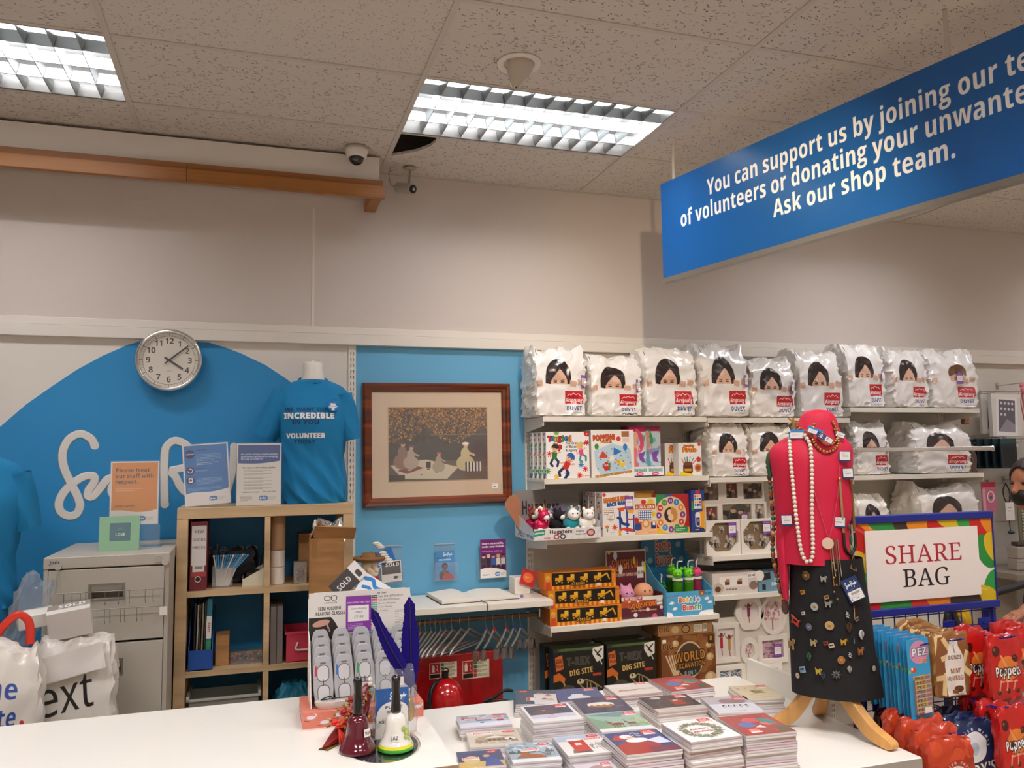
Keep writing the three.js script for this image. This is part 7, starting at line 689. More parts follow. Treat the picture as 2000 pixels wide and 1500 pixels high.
// ---------------------------------------------------------------- hand bells
function bell(x, z, colTop, label, bandTop, rect) {
  const t = thing('hand_bell', label, 'hand bell', { p: [x, DY, z] }); const prof = [[0.0, 0.098], [0.014, 0.097], [0.024, 0.09], [0.029, 0.078], [0.031, 0.055], [0.035, 0.036], [0.045, 0.018], [0.05, 0.008], [0.0505, 0.002], [0.048, 0], [0.044, 0.002]];
  if (bandTop) { part(t, 'bell_body', lathe(prof.slice(0, 7).concat([[0.045, 0.0175]]), 48), mat(0xeeeade, 0.12, { clearcoat: 1 })); part(t, 'yellow_band', lathe([[0.045, 0.0178], [0.049, 0.0105]], 48), mat(0xe6dc3a, 0.12, { clearcoat: 1 })); part(t, 'green_rim', lathe([[0.049, 0.0105], [0.0505, 0.004], [0.0495, 0.0005], [0.044, 0.002]], 48), mat(0x3fae2a, 0.12, { clearcoat: 1 })); }
  else part(t, 'bell_body', lathe(prof, 48), mat(colTop, 0.1, { clearcoat: 1 }));
  part(t, 'handle', lathe([[0.0, 0.098], [0.013, 0.097], [0.0145, 0.104], [0.012, 0.13], [0.0105, 0.16], [0.0125, 0.182], [0.0128, 0.19], [0.009, 0.1965], [0, 0.198]], 24), mat(0x121110, 0.2, { clearcoat: 0.6 }));
  part(t, 'name_sticker', (() => { const g = clean(new THREE.CylinderGeometry(0.0375, 0.0405, 0.02, 10, 1, true, rect.a, 0.6)); const uv = g.attributes.uv; for (let i = 0; i < uv.count; i++) uv.setXY(i, rect.R.u0 + (rect.R.u1 - rect.R.u0) * uv.getX(i), rect.R.v0 + (rect.R.v1 - rect.R.v0) * uv.getY(i)); return T(g, [0, rect.y, 0]); })(), paper.mat(0.4));
  if (bandTop) part(t, 'painted_grape', [0.5, 0.9, 0.7, 1.0, 0.6, 0.85].map((a, i) => SP(0.0055, sin(a) * (0.0335 + i * 0.001), 0.06 - i * 0.006, cos(a) * (0.0335 + i * 0.001), [1, 1.3, 0.35], 8, 6)), mat(0xb5c46a, 0.3));
}
bell(-0.372, 2.07, 0x5e0f22, 'dark red hand bell with a black handle', false, { a: 0.35, y: 0.055, R: paper.add(80, 56, (c, w, h) => { fill(c, '#eee9e0', 0, 0, w, h); txt(c, 'SHA', 40, 30, 34, '#15120f', { w: 66 }); }) });
bell(-0.269, 2.088, 0xeeeade, 'white hand bell with a yellow and green rim', true, { a: -0.55, y: 0.04, R: paper.add(80, 56, (c, w, h) => { fill(c, '#f3f0e6', 0, 0, w, h); txt(c, 'JAZ', 40, 30, 36, '#15120f', { w: 64 }); }) });
// ---------------------------------------------------------------- reading glasses display
const gArt = {
  head: packs.add(520, 300, (c, w, h) => { fill(c, '#e4dfd8', 0, 0, w, h); c.strokeStyle = '#2a2725'; c.lineWidth = 3; for (const x of [78, 112]) { c.beginPath(); c.roundRect(x, 18, 28, 22, 9); c.stroke(); } line(c, [[106, 26], [112, 26]], '#2a2725', 3); txt(c, 'LONDON', 109, 52, 11, '#6a6560', { bold: false, w: 66 }); txt(c, 'SLIM FOLDING', 104, 80, 23, '#2d2a28', { w: 116 }); txt(c, 'READING GLASSES', 108, 104, 23, '#2d2a28', { w: 148 }); c.fillStyle = '#2c2927'; c.beginPath(); c.moveTo(0, 122); c.lineTo(110, 122); c.quadraticCurveTo(150, 160, 162, 232); c.lineTo(0, 232); c.fill(); c.fillStyle = '#c99a84'; c.beginPath(); c.ellipse(62, 150, 44, 16, -0.2, 0, 7); c.fill(); line(c, [[92, 158], [104, 190]], '#c99a84', 8); line(c, [[100, 180], [96, 214]], '#111', 3); fill(c, '#8f8b86', 190, 200, 44, 16); fill(c, '#4d8f52', 248, 200, 44, 16); fill(c, '#4f8fc4', 306, 200, 44, 16); ['+3.00', '+1.50', '+2.00'].forEach((s, i) => txt(c, s, 212 + i * 58, 208, 12, '#f0ece6')); txt(c, 'Eye Chart', 344, 18, 11, '#222', { align: 'left' }); [['+3.00', '#2a2725'], ['+2.50', '#c03a48'], ['+2.00', '#3a94b0'], ['+1.50', '#4f9a52'], ['+1.00', '#8a8680']].forEach(([s, q], i) => { fill(c, q, 318, 28 + i * 18, 30, 14); txt(c, s, 333, 35 + i * 18, 9, '#fff'); txt(c, 'See the difference', 352, 35 + i * 18, 16 - i * 2.4, '#55504c', { align: 'left', bold: false }); lines(c, 352, 44 + i * 18, 130, 1, 4, '#bbb', 1); }); line(c, [[266, 70], [300, 36]], '#222', 4); line(c, [[270, 90], [310, 62]], '#c03040', 4); line(c, [[274, 110], [306, 92]], '#333', 4); c.strokeStyle = '#2a2725'; c.lineWidth = 5; for (const x of [216, 278]) { c.beginPath(); c.roundRect(x, 134, 50, 26, 9); c.stroke(); } line(c, [[226, 178], [320, 174]], '#b83040', 4); lines(c, 440, 110, 60, 10, 8, '#8a857f', 2); }),
  swan: packs.add(300, 60, (c, w, h) => { fill(c, '#dd8069', 0, 0, w, h); for (let i = 0; i < 9; i++) { const x = 20 + i * 33, y = 18 + (i % 2) * 22; disc(c, x, y, 11, '#e6dfea', 7); curve(c, [[x + 9, y], [x + 13, y - 10], [x + 7, y - 13]], '#e6dfea', 3); line(c, [[x - 16, y + 10], [x - 4, y + 14]], '#5a2f34', 2); } }),
  lens: packs.add(90, 220, (c, w, h) => { fill(c, '#b4b2b3', 0, 0, w, h); c.strokeStyle = '#57534f'; c.lineWidth = 4; c.fillStyle = '#d2d0d0'; for (const y of [20, 128]) { c.beginPath(); c.roundRect(9, y, 72, 88, 30); c.fill(); c.stroke(); } line(c, [[45, 100], [45, 128]], '#57534f', 6); fill(c, '#6a6866', 30, 4, 34, 10); }),
};
{ const t = thing('glasses_display_stand', 'white counter display for slim folding reading glasses', 'display stand', { p: [-0.312, DY, 1.74] }), w = 0.335;
  part(t, 'swan_print_base', T(carton(w + 0.03, 0.045, 0.19, { f: gArt.swan, l: gArt.swan, r: gArt.swan, rest: packs.solid('#dd8069') }), [-0.01, 0, 0]), packs.mat(0.5)); part(t, 'back_step', [BX(-w / 2, w / 2, 0.046, 0.1, -0.09, -0.078)], M.white);
  const hd = EX([[-w / 2, 0], [w / 2, 0], [w / 2, 0.3], [w / 2 - 0.006, 0.317], [w / 2 - 0.02, 0.322], [-w / 2 + 0.02, 0.322], [-w / 2 + 0.006, 0.317], [-w / 2, 0.3]], 0.004, { p: [0, 0.046, -0.095] }); part(t, 'header_card', hd, M.white); part(t, 'header_print', PL(w - 0.004, 0.195, gArt.head, 0, 0.27, -0.0905), packs.mat(0.4));
  part(t, 'side_wing', EX([[0.095, 0.046], [-0.06, 0.046], [0.03, 0.23], [0.095, 0.25]], 0.003, { r: [0, PI / 2, 0], p: [-w / 2, 0, 0] }), M.white); }
{ const cg = EX([[-0.024, 0], [0.024, 0], [0.029, 0.05], [0.027, 0.11], [0.02, 0.135], [0.012, 0.142], [-0.012, 0.142], [-0.02, 0.135], [-0.027, 0.11], [-0.029, 0.05]], 0.006, { bevel: 0.002 }), cm = mat(0xb2b0b1, 0.35), colr = ['red-edged', 'dark blue', 'bright blue', 'grey', 'pale grey'];
  for (let i = 0; i < 5; i++) for (let k = 0; k < 4; k++) { const t = thing('glasses_case', k === 3 ? `slim reading glasses case at the front of the ${['leftmost red-marked', 'second blue-marked', 'third green-dotted', 'fourth', 'fifth'][i]} column` : `slim reading glasses case further back in the ${['leftmost', 'second', 'third', 'fourth', 'fifth'][i]} column`, 'glasses case', { p: [-0.438 + i * 0.063, DY + 0.112 - k * 0.021, 1.688 + k * 0.03], r: [-0.22, 0, 0.03 - i * 0.012], group: k === 3 ? undefined : `rear cases of column ${['one', 'two', 'three', 'four', 'five'][i]}` }); part(t, 'case', cg, cm); part(t, 'window', PL(0.044, 0.118, gArt.lens, 0, 0.067, 0.0085), packs.mat(0.15, { clearcoat: 0.8 })); if (k === 3 && i < 3) part(t, 'strength_sticker', B(0.006, 0.03, 0.0006, -0.021, 0.1, 0.0085), mat([0xc03a48, 0x2f6fb8, 0x3f9a5a][i], 0.4)); } }
{ const pt = gArt; single('price_card', 'purple and white price card on the glasses display header', 'price card', [PL(0.082, 0.112, packs.add(150, 200, (c, w, h) => { fill(c, '#8a3f9f', 0, 0, w, h); fill(c, '#f0ece8', 12, 54, 124, 92); txt(c, 'NEW GOODS THAT HELP', 75, 38, 12, '#e2c9ea'); txt(c, 'Glasses Reading', 76, 72, 13, '#666', { bold: false, skew: -0.2 }); txt(c, '108403', 74, 92, 15, '#555', { bold: false, skew: -0.2 }); txt(c, '£2.99', 76, 122, 22, '#555', { bold: false, skew: -0.2 }); lines(c, 12, 158, 100, 4, 9, '#d3b4df', 3); }))], packs.mat(0.4), { p: [-0.318, DY + 0.295, 1.6525] }); }
{ const m = mat(0xd9cfc4, 0.3), t = thing('folding_glasses_sample', 'open cream glasses case with folded spectacles on the swan print base', 'glasses', { p: [-0.4, DY + 0.046, 1.795] }); part(t, 'case_shell', [loft([{ y: 0, a: 0.06, b: 0.02 }, { y: 0.014, a: 0.068, b: 0.025 }, { y: 0.02, a: 0.068, b: 0.025 }], 36), ], m); part(t, 'spectacle_frame', [tube([[-0.05, 0.023, 0], [-0.03, 0.026, 0.01], [0, 0.024, -0.004], [0.03, 0.026, 0.006], [0.055, 0.023, -0.004]], 0.0018), tube([[-0.045, 0.023, -0.01], [-0.02, 0.028, -0.012], [-0.01, 0.024, 0.008]], 0.0016)], M.black); }
// tickets held in a small box behind the glasses display
single('ticket_box', 'small brown ticket box behind the glasses display', 'box', [RX(-0.09, 0.09, 0, 0.33, -0.03, 0.03, 0.003)], M.card, { p: [-0.33, DY, 1.585] });
single('sold_ticket', 'grey sold ticket leaning above the glasses display', 'ticket', [merge([PL(0.085, 0.062, paper.add(130, 95, (c, w, h) => { fill(c, '#4a4644', 0, 0, w, h); txt(c, 'SOLD', 66, 46, 40, '#f0ece8', { w: 84 }); })), PL(0.035, 0.062, paper.add(50, 95, (c, w, h) => { fill(c, '#ebe7e2', 0, 0, w, h); c.fillStyle = '#4a4644'; c.beginPath(); c.roundRect(10, 40, 24, 40, 8); c.fill(); }), 0.06, 0, 0), PL(0.12, 0.062, paper.solid('#e4e0da'), 0.0175, 0, -0.001, [0, PI, 0])])], paperMat, { p: [-0.36, 1.285, 1.6], r: [-0.1, 0, 0.75] });
single('blue_hand_card', 'white card with blue hand drawing beside the sold ticket', 'card', [merge([PL(0.1, 0.072, art.blueCard), PL(0.1, 0.072, paper.solid('#efece8'), 0, 0, -0.001, [0, PI, 0])])], paperMat, { p: [-0.265, 1.262, 1.6], r: [-0.3, 0, -0.6] });
// ---------------------------------------------------------------- ornate shoe
{ const t = thing('ornate_shoe', 'red pointed shoe ornament with gold beading and flowers', 'shoe ornament', { p: [-0.462, DY, 2.035], r: [0, 0.86, 0] }), red = mat(0x7a1512, 0.3), gold = mat(0xb08a3e, 0.3, { metalness: 0.7 });
  const path = [[0.0, 0.007, 0.002, 0.004], [0.03, 0.012, 0.012, 0.009], [0.08, 0.022, 0.024, 0.016], [0.13, 0.034, 0.026, 0.022], [0.17, 0.055, 0.024, 0.026], [0.2, 0.08, 0.024, 0.03], [0.225, 0.1, 0.02, 0.024], [0.235, 0.108, 0.006, 0.008]], g = loft(spline(path.map(([y, z, a, b]) => ({ y, z: -z, a, b })), 30), 28); part(t, 'upper', T(g, [0, 0, 0], [0, 0, -PI / 2]).rotateX(PI / 2), red);
  part(t, 'sole', tube([[0, 0.003, 0], [0.06, 0.004, 0], [0.12, 0.01, 0], [0.17, 0.03, 0], [0.22, 0.062, 0]], 0.006, 30, 8).scale(1, 0.5, 2.6), gold); part(t, 'heel', lathe([[0, 0], [0.006, 0], [0.005, 0.03], [0.012, 0.062], [0, 0.062]], 16).translate(0.215, 0, 0), red);
  const beads = []; for (let i = 0; i < 46; i++) { const u = 0.05 + 0.17 * i / 46; beads.push(SP(0.0042, u, 0.03 + u * 0.36 + 0.012 * sin(i), 0.022 * (i % 2 ? 1 : -1) + rnd(-0.006, 0.006), [1, 1, 1], 7, 5)); } part(t, 'gold_beading', beads, gold).userData.kind = 'stuff';
  for (const [x, y, q] of [[0.075, 0.045, 0xd8321f], [0.12, 0.06, 0xa01818], [0.16, 0.085, 0x9a1414]]) part(t, 'fabric_flower', Array.from({ length: 12 }, (_, i) => SP(0.011, x + cos(i * 0.9) * 0.013, y + (i % 3) * 0.006, sin(i * 0.9) * 0.015, [1, 0.45, 0.8], 8, 6)), mat(q, 0.6)); part(t, 'red_tassel', Array.from({ length: 6 }, (_, i) => bar([0.06, 0.04, 0.01], [0.04 + i * 0.006, 0.008, 0.028 + (i % 2) * 0.006], 0.003, 6)), mat(0xd8321f, 0.6));
  for (const [x, y, z, q] of [[0.215, 0.125, 0.014, 0xf0ece0], [0.235, 0.132, 0.0, 0xf0ece0], [0.212, 0.11, 0.02, 0x3a9ab0], [0.225, 0.115, 0.018, 0xf0ece0], [0.14, 0.085, 0.02, 0xe8e0d0]]) part(t, 'pearl', SP(0.0075, x, y, z, [1, 1, 1], 12, 8), mat(q, 0.2, { clearcoat: 0.6 })); }
// ---------------------------------------------------------------- bag with ring-for-assistance card, feathers
{ const t = thing('assistance_card_holder', 'clear plastic bag on a stand with a handwritten ring-for-assistance card', 'sign', { p: [-0.255, DY, 1.995], r: [-0.08, 0.1, 0.02] });
  const card2 = paper.add(210, 300, (c, w, h) => { fill(c, '#2d5c9c', 0, 0, w, h); script(c, 92, 22, 100, 50, '#fff', 5); c.fillStyle = '#e9e5de'; c.beginPath(); c.moveTo(0, 300); c.lineTo(6, 170); c.quadraticCurveTo(20, 86, 110, 82); c.quadraticCurveTo(190, 82, 206, 130); c.lineTo(210, 300); c.fill(); [['PLEASE', 116, 116, 110], ['RING', 104, 144, 70], ['FOR', 110, 172, 54], ['ASSISTANCE', 108, 202, 176]].forEach(([s, x, y, ww]) => txt(c, s, x, y, 22, '#1d1a18', { bold: false, w: ww, stroke: '#1d1a18', lw: 1.4 })); });
  part(t, 'bag', bagGeo(0.12, 0.185, 0.03, { rest: film.solid('#eef1f2') }, { k: 4, amp: 0.006, pinch: 0.8, seg: [12, 14, 4] }), mat(0xf4f6f6, 0.05, { transmission: 0.9, thickness: 0, ior: 1.4 })); part(t, 'card', T(merge([PL(0.098, 0.135, card2), PL(0.098, 0.135, paper.solid('#eeeae4'), 0, 0, -0.001, [0, PI, 0])]), [-0.012, 0.072, 0.019], [0, 0, -0.04]), paperMat); part(t, 'stand_foot', [BX(-0.05, 0.07, 0, 0.003, -0.03, 0.03)], M.plastic); part(t, 'price_sticker', PL(0.03, 0.024, paper.solid('#d9d4cc'), 0.012, 0.155, 0.014), paperMat); part(t, 'gold_foil', SP(0.02, 0.045, 0.07, 0.006, [0.7, 1.6, 0.35]), mat(0xc9a24e, 0.25, { metalness: 0.7 })); }
function feather(label, p, len, w, lean, bend, turn) {
  const t = thing('purple_feather', label, 'feather', { p, r: [0, turn, lean] }), P = [], U = [], I = [], n = 40; for (let i = 0; i <= n; i++) { const v = i / n, y = len * v, b = bend * v * v, hw = w * pow(sin(min(1, v * 1.15 + 0.12) * PI * 0.86), 0.55) * (v > 0.9 ? (1 - v) * 10 : 1) * (1 + 0.06 * sin(i * 2.3)); for (const s of [-1, -0.5, 0, 0.5, 1]) { P.push(b + s * hw, y + abs(s) * -0.012 * 0, 0.004 * (1 - s * s) + 0.0006 * sin(i * 3 + s)); U.push(s, v); } }
  for (let i = 0; i < n; i++) for (let k = 0; k < 4; k++) { const a = i * 5 + k; I.push(a, a + 1, a + 5, a + 5, a + 1, a + 6); } const g = new THREE.BufferGeometry(); g.setAttribute('position', new THREE.Float32BufferAttribute(P, 3)); g.setAttribute('uv', new THREE.Float32BufferAttribute(U, 2)); g.setIndex(I); g.computeVertexNormals(); const g2 = g.clone(); g2.translate(0, 0, -0.0012);
  part(t, 'vane', merge([g, g2]), mat(0x1a0c6a, 0.75, { side: THREE.DoubleSide, specularIntensity: 0.3 })); part(t, 'quill', tube([[0, -0.03, 0.002], [bend * 0.25, len * 0.5, 0.006], [bend, len * 0.97, 0.004]], 0.0016), mat(0x2a2048, 0.5)); }
feather('tall upright purple feather in the clear bag', [-0.204, DY + 0.135, 1.965], 0.255, 0.027, 0.0, -0.004, 0); feather('leaning purple feather with a ragged edge', [-0.2, DY + 0.135, 1.98], 0.262, 0.021, 0.58, 0.025, 0);
// ---------------------------------------------------------------- jewellery bust on tripod legs
const BR = -0.665, BP = [1.13, TY + 0.005, 2.13];
const bustRings = { skirt: [{ y: 0.108, x: 0.028, a: 0.14, b: 0.1 }, { y: 0.25, x: 0.02, a: 0.13, b: 0.096 }, { y: 0.36, x: 0.019, a: 0.125, b: 0.093 }, { y: 0.45, x: 0.018, a: 0.118, b: 0.09 }, { y: 0.54, x: 0.016, a: 0.112, b: 0.086 }], top: [{ y: 0.52, x: -0.02, a: 0.113, b: 0.091 }, { y: 0.62, x: -0.02, a: 0.114, b: 0.09 }, { y: 0.7, x: -0.016, a: 0.121, b: 0.09 }, { y: 0.79, x: -0.015, a: 0.125, b: 0.092 }, { y: 0.865, x: -0.016, a: 0.132, b: 0.088 }, { y: 0.9, x: -0.013, a: 0.126, b: 0.076 }, { y: 0.925, x: -0.004, a: 0.103, b: 0.064 }, { y: 0.945, x: 0.006, a: 0.078, b: 0.058 }, { y: 0.975, x: 0.01, a: 0.064, b: 0.052 }, { y: 1.0, x: 0.012, a: 0.054, b: 0.046 }, { y: 1.018, x: 0.012, a: 0.038, b: 0.034 }, { y: 1.024, x: 0.012, a: 0.012, b: 0.012 }] };
function surfaceZ(x, y) { const R = y < 0.52 ? bustRings.skirt : bustRings.top; let k = R.findIndex((q) => q.y > y); if (k < 1) k = k < 0 ? R.length - 1 : 1; const a = R[k - 1], b = R[k], f = max(0, min(1, (y - a.y) / (b.y - a.y))), m = (n) => a[n] + (b[n] - a[n]) * f, u = (x - m('x')) / m('a'); return abs(u) < 0.99 ? m('b') * sqrt(1 - u * u) : 0; }
{ const t = thing('jewellery_bust', 'pink draped jewellery bust with black skirt on wooden tripod legs', 'display bust', { p: BP, r: [0, BR, 0] });
  const pink = mat(0xd0123c, 0.6, { bumpMap: cloth, bumpScale: 0.0004, sheen: 0.4, sheenColor: new THREE.Color(0xff5a80) }), black = mat(0x0d0c0e, 0.8, { bumpMap: cloth, bumpScale: 0.0006 });
  part(t, 'skirt', loft(spline(bustRings.skirt, 26), 64, { wob: (a, v) => 0.0035 * sin(a * 5 + v * 2) * (1 - v) + 0.0015 * noise(a * 3, v * 6), cap: false }), black);
  part(t, 'pink_drape', loft(spline(bustRings.top, 60), 64, { wob: (a, v) => 0.0016 * noise(a * 4, v * 9) - 0.0018 * (Math.exp(-(((v - 0.4) / 0.006) ** 2)) + Math.exp(-(((v - 0.2) / 0.006) ** 2))) }), pink);
  part(t, 'drape_tail', loft([{ y: 0.4, x: -0.112, z: 0.02, a: 0.008, b: 0.03 }, { y: 0.47, x: -0.114, z: 0.02, a: 0.016, b: 0.036 }, { y: 0.6, x: -0.116, z: 0.015, a: 0.02, b: 0.04 }, { y: 0.66, x: -0.11, z: 0.01, a: 0.016, b: 0.034 }], 20, { wob: (a) => 0.002 * sin(a * 3) }), pink);
  part(t, 'hub', lathe([[0, 0.09], [0.035, 0.09], [0.035, 0.16], [0, 0.16]], 24), M.beech);
  for (const [x, z] of [[0.173, 0.164], [-0.161, 0.039], [-0.031, -0.126]]) { const L = hypot(x, z), g = EX([[0, 0.168], [0.03, 0.164], [0.075, 0.13], [0.115, 0.085], [0.155, 0.048], [0.2, 0.026], [0.217, 0.014], [0.21, 0.002], [0.185, 0.002], [0.14, 0.016], [0.1, 0.05], [0.065, 0.09], [0.03, 0.112], [0, 0.114]].map((p) => [p[0] * L / 0.2 * 0.96, p[1]]).reverse(), 0.026, { curve: true, bevel: 0.004, p: [0, 0, -0.013] }); const m = part(t, 'leg', uvMetres(g), M.beech); m.rotation.y = -Math.atan2(z, x); } }
const onBust = (name, label, cat) => thing(name, label, cat, { p: BP, r: [0, BR, 0] });
const bs = (x, y, lift = 0.006) => [x, y, surfaceZ(x, y) + lift];
const along = (pts, step) => { const c = new THREE.CatmullRomCurve3(pts.map((p) => V(...p))), n = Math.round(c.getLength() / step); return c.getSpacedPoints(n); };
const pearlMat = mat(0xe6dccb, 0.22, { clearcoat: 0.7, sheen: 0.4, sheenColor: new THREE.Color(0xfff0e0) }), goldMat = mat(0xc09050, 0.28, { metalness: 0.8 });
{ const t = onBust('pearl_necklace', 'long pearl necklace hanging down the pink bust', 'necklace'); const g = SP(0.0068, 0, 0, 0, [1, 1, 1], 14, 10); for (const p of along([[-0.079, 0.93], [-0.077, 0.861], [-0.073, 0.778], [-0.069, 0.696], [-0.064, 0.631], [-0.059, 0.582], [-0.053, 0.553], [-0.043, 0.535], [-0.034, 0.534], [-0.027, 0.541], [-0.022, 0.567], [-0.02, 0.631], [-0.019, 0.696], [-0.015, 0.778], [-0.013, 0.86], [-0.016, 0.909], [-0.03, 0.938]].map(([x, y]) => bs(x, y, 0.012)), 0.0137)) part(t, 'pearl', g, pearlMat).position.copy(p); }
[['champagne bead necklace looped around the bust neck', [[0.0, 0.972], [-0.008, 0.93], [0.01, 0.895], [0.035, 0.882], [0.06, 0.893], [0.072, 0.92], [0.062, 0.955]], 0.005], ['upper gold bead choker on the pink bust', [[0.01, 0.935], [0.025, 0.912], [0.045, 0.905], [0.066, 0.922], [0.07, 0.95], [0.058, 0.98]], 0.0045]].forEach(([l, pts, r]) => { const t = onBust('bead_necklace', l, 'necklace'), g = SP(r, 0, 0, 0, [1, 1, 1], 10, 8); for (const p of along(pts.map(([x, y]) => bs(x, y, r + 0.004)), r * 2.1)) part(t, 'bead', g, goldMat).position.copy(p); });
{ const t = onBust('gold_chain', 'gold link chain with star charms at the bust neck', 'necklace'); const g = clean(new THREE.TorusGeometry(0.006, 0.0016, 6, 12)); along([[-0.062, 0.985], [-0.05, 0.965], [-0.03, 0.95], [-0.012, 0.94]].map(([x, y]) => bs(x, y, 0.008)), 0.009).forEach((p, i) => { const m = part(t, 'link', g, goldMat); m.position.copy(p); m.rotation.set(i % 2 ? 1 : 0.2, i % 2 ? 0.8 : 0, 0.6); }); part(t, 'star_charm', [0, 1, 2, 3, 4].map((i) => bar([-0.066, 0.985, 0.062], [-0.066 + cos(i * 1.26) * 0.018, 0.985 + sin(i * 1.26) * 0.018, 0.064], 0.0025, 5)), goldMat); part(t, 'spike_charm', Array.from({ length: 8 }, (_, i) => bar([-0.075, 0.952, 0.06], [-0.11 + i * 0.004, 0.94 + i * 0.004, 0.062], 0.0016, 5)), mat(0xe8e2d6, 0.4)); }
{ const t = onBust('cord_pendant', 'long red cord with a round shell pendant and tassels', 'necklace'); part(t, 'cord', tube([[-0.045, 0.93], [-0.01, 0.762], [0.022, 0.625], [0.028, 0.61], [0.05, 0.69], [0.067, 0.79], [0.07, 0.88]].map(([x, y]) => bs(x, y, 0.005)), 0.0013, 60, 5), mat(0xc8506a, 0.5)); part(t, 'pendant', T(CY(0.018, 0.018, 0.003, 0, 0, 0, [PI / 2, 0, 0], 24), bs(0.024, 0.592, 0.008)), mat(0xdcc0a6, 0.3)); for (let i = 0; i < 5; i++) part(t, 'tassel', tube([bs(0.03 + i * 0.006, 0.605, 0.008), bs(0.032 + i * 0.006, 0.55, 0.01), bs(0.036 + i * 0.006, 0.46 + (i % 3) * 0.03, 0.008)], 0.0018, 14, 5), [goldMat, M.grey, mat(0x6a4a34, 0.5), goldMat, M.steel][i]); for (let i = 0; i < 6; i++) part(t, 'gold_drop', SP(0.0035, ...bs(0.036 + (i % 2) * 0.008, 0.53 - i * 0.022, 0.01), [1, 1, 1], 8, 6), goldMat); }
{ const t = onBust('rope_necklace', 'gold and dark brown rope necklace on the bust side', 'necklace'); for (const x of [0.071, 0.106]) { part(t, 'gold_rope', tube([bs(x * 0.97, 0.79, 0.006), bs(x, 0.71, 0.007), bs(x + 0.002, 0.625, 0.008)], 0.0045, 20, 8), mat(x > 0.1 ? 0x9a6a34 : 0xb89a6a, 0.35, { metalness: 0.5 })); part(t, 'end_cap', SP(0.0055, ...bs(x * 0.97, 0.795, 0.006), [1, 1.3, 1], 10, 8), goldMat); } part(t, 'dark_rope', tube([bs(0.073, 0.622, 0.008), bs(0.076, 0.575, 0.011), bs(0.092, 0.552, 0.012), bs(0.107, 0.575, 0.012), bs(0.108, 0.62, 0.008)], 0.005, 28, 8), mat(0x2a1d18, 0.5)); part(t, 'triangle_charm', [bar(bs(0.1, 0.55, 0.012), bs(0.088, 0.515, 0.012), 0.0014, 5), bar(bs(0.1, 0.55, 0.012), bs(0.105, 0.505, 0.012), 0.0014, 5), bar(bs(0.088, 0.515, 0.012), bs(0.105, 0.505, 0.012), 0.0014, 5)], goldMat); }
{ const t = onBust('green_agate_necklace', 'green and brown bead necklace on the far side of the skirt', 'necklace'); [[0.1, 0.6, 0x2f6a3a, 2.4], [0.1, 0.57, 0x5a8a4a, 1.6], [0.096, 0.64, 0x6a4030, 1.4], [0.1, 0.545, 0x5a3426, 1.3]].forEach(([x, y, q, k]) => part(t, 'bead', SP(0.007, x - 0.005, y, surfaceZ(x - 0.005, y) + 0.017, [0.8, k, 0.8], 10, 8), mat(q, 0.3))); part(t, 'cord', tube([bs(0.095, 0.66, 0.012), bs(0.096, 0.6, 0.012), bs(0.095, 0.53, 0.012)], 0.002, 16, 5), M.dark); }
{ const t = onBust('amber_bead_necklace', 'long dark amber and green bead necklace down the bust side', 'necklace'); const pts = along([[-0.136, 0.885, -0.03], [-0.152, 0.86, 0], [-0.15, 0.8, 0.0], [-0.148, 0.757, 0.0], [-0.146, 0.706, 0], [-0.142, 0.637, 0.01], [-0.148, 0.586, 0.01], [-0.148, 0.535, 0.01], [-0.14, 0.48, 0.015], [-0.128, 0.42, 0.02], [-0.12, 0.39, 0.02]], 0.0175); pts.forEach((p, i) => { const q = [0x5a2416, 0x7a3a1c, 0x1f5a3a, 0x8a4a24, 0x4a1c14, 0xb8701e][i % 6]; const m = part(t, 'bead', SP(0.0085, 0, 0, 0, [0.9, i % 3 ? 1 : 1.6, 0.9], 10, 8), mat(q, 0.22, { clearcoat: 0.5 })); m.position.copy(p); }); part(t, 'green_ribbon', tube([[-0.13, 0.9, 0], [-0.15, 0.87, 0.005], [-0.147, 0.8, 0.004]], 0.007, 20, 8), mat(0x1d5a38, 0.6)); part(t, 'stone_pendant', SP(0.012, -0.116, 0.375, 0.025, [1, 2, 0.6], 12, 8), mat(0x5a3a34, 0.4)); }
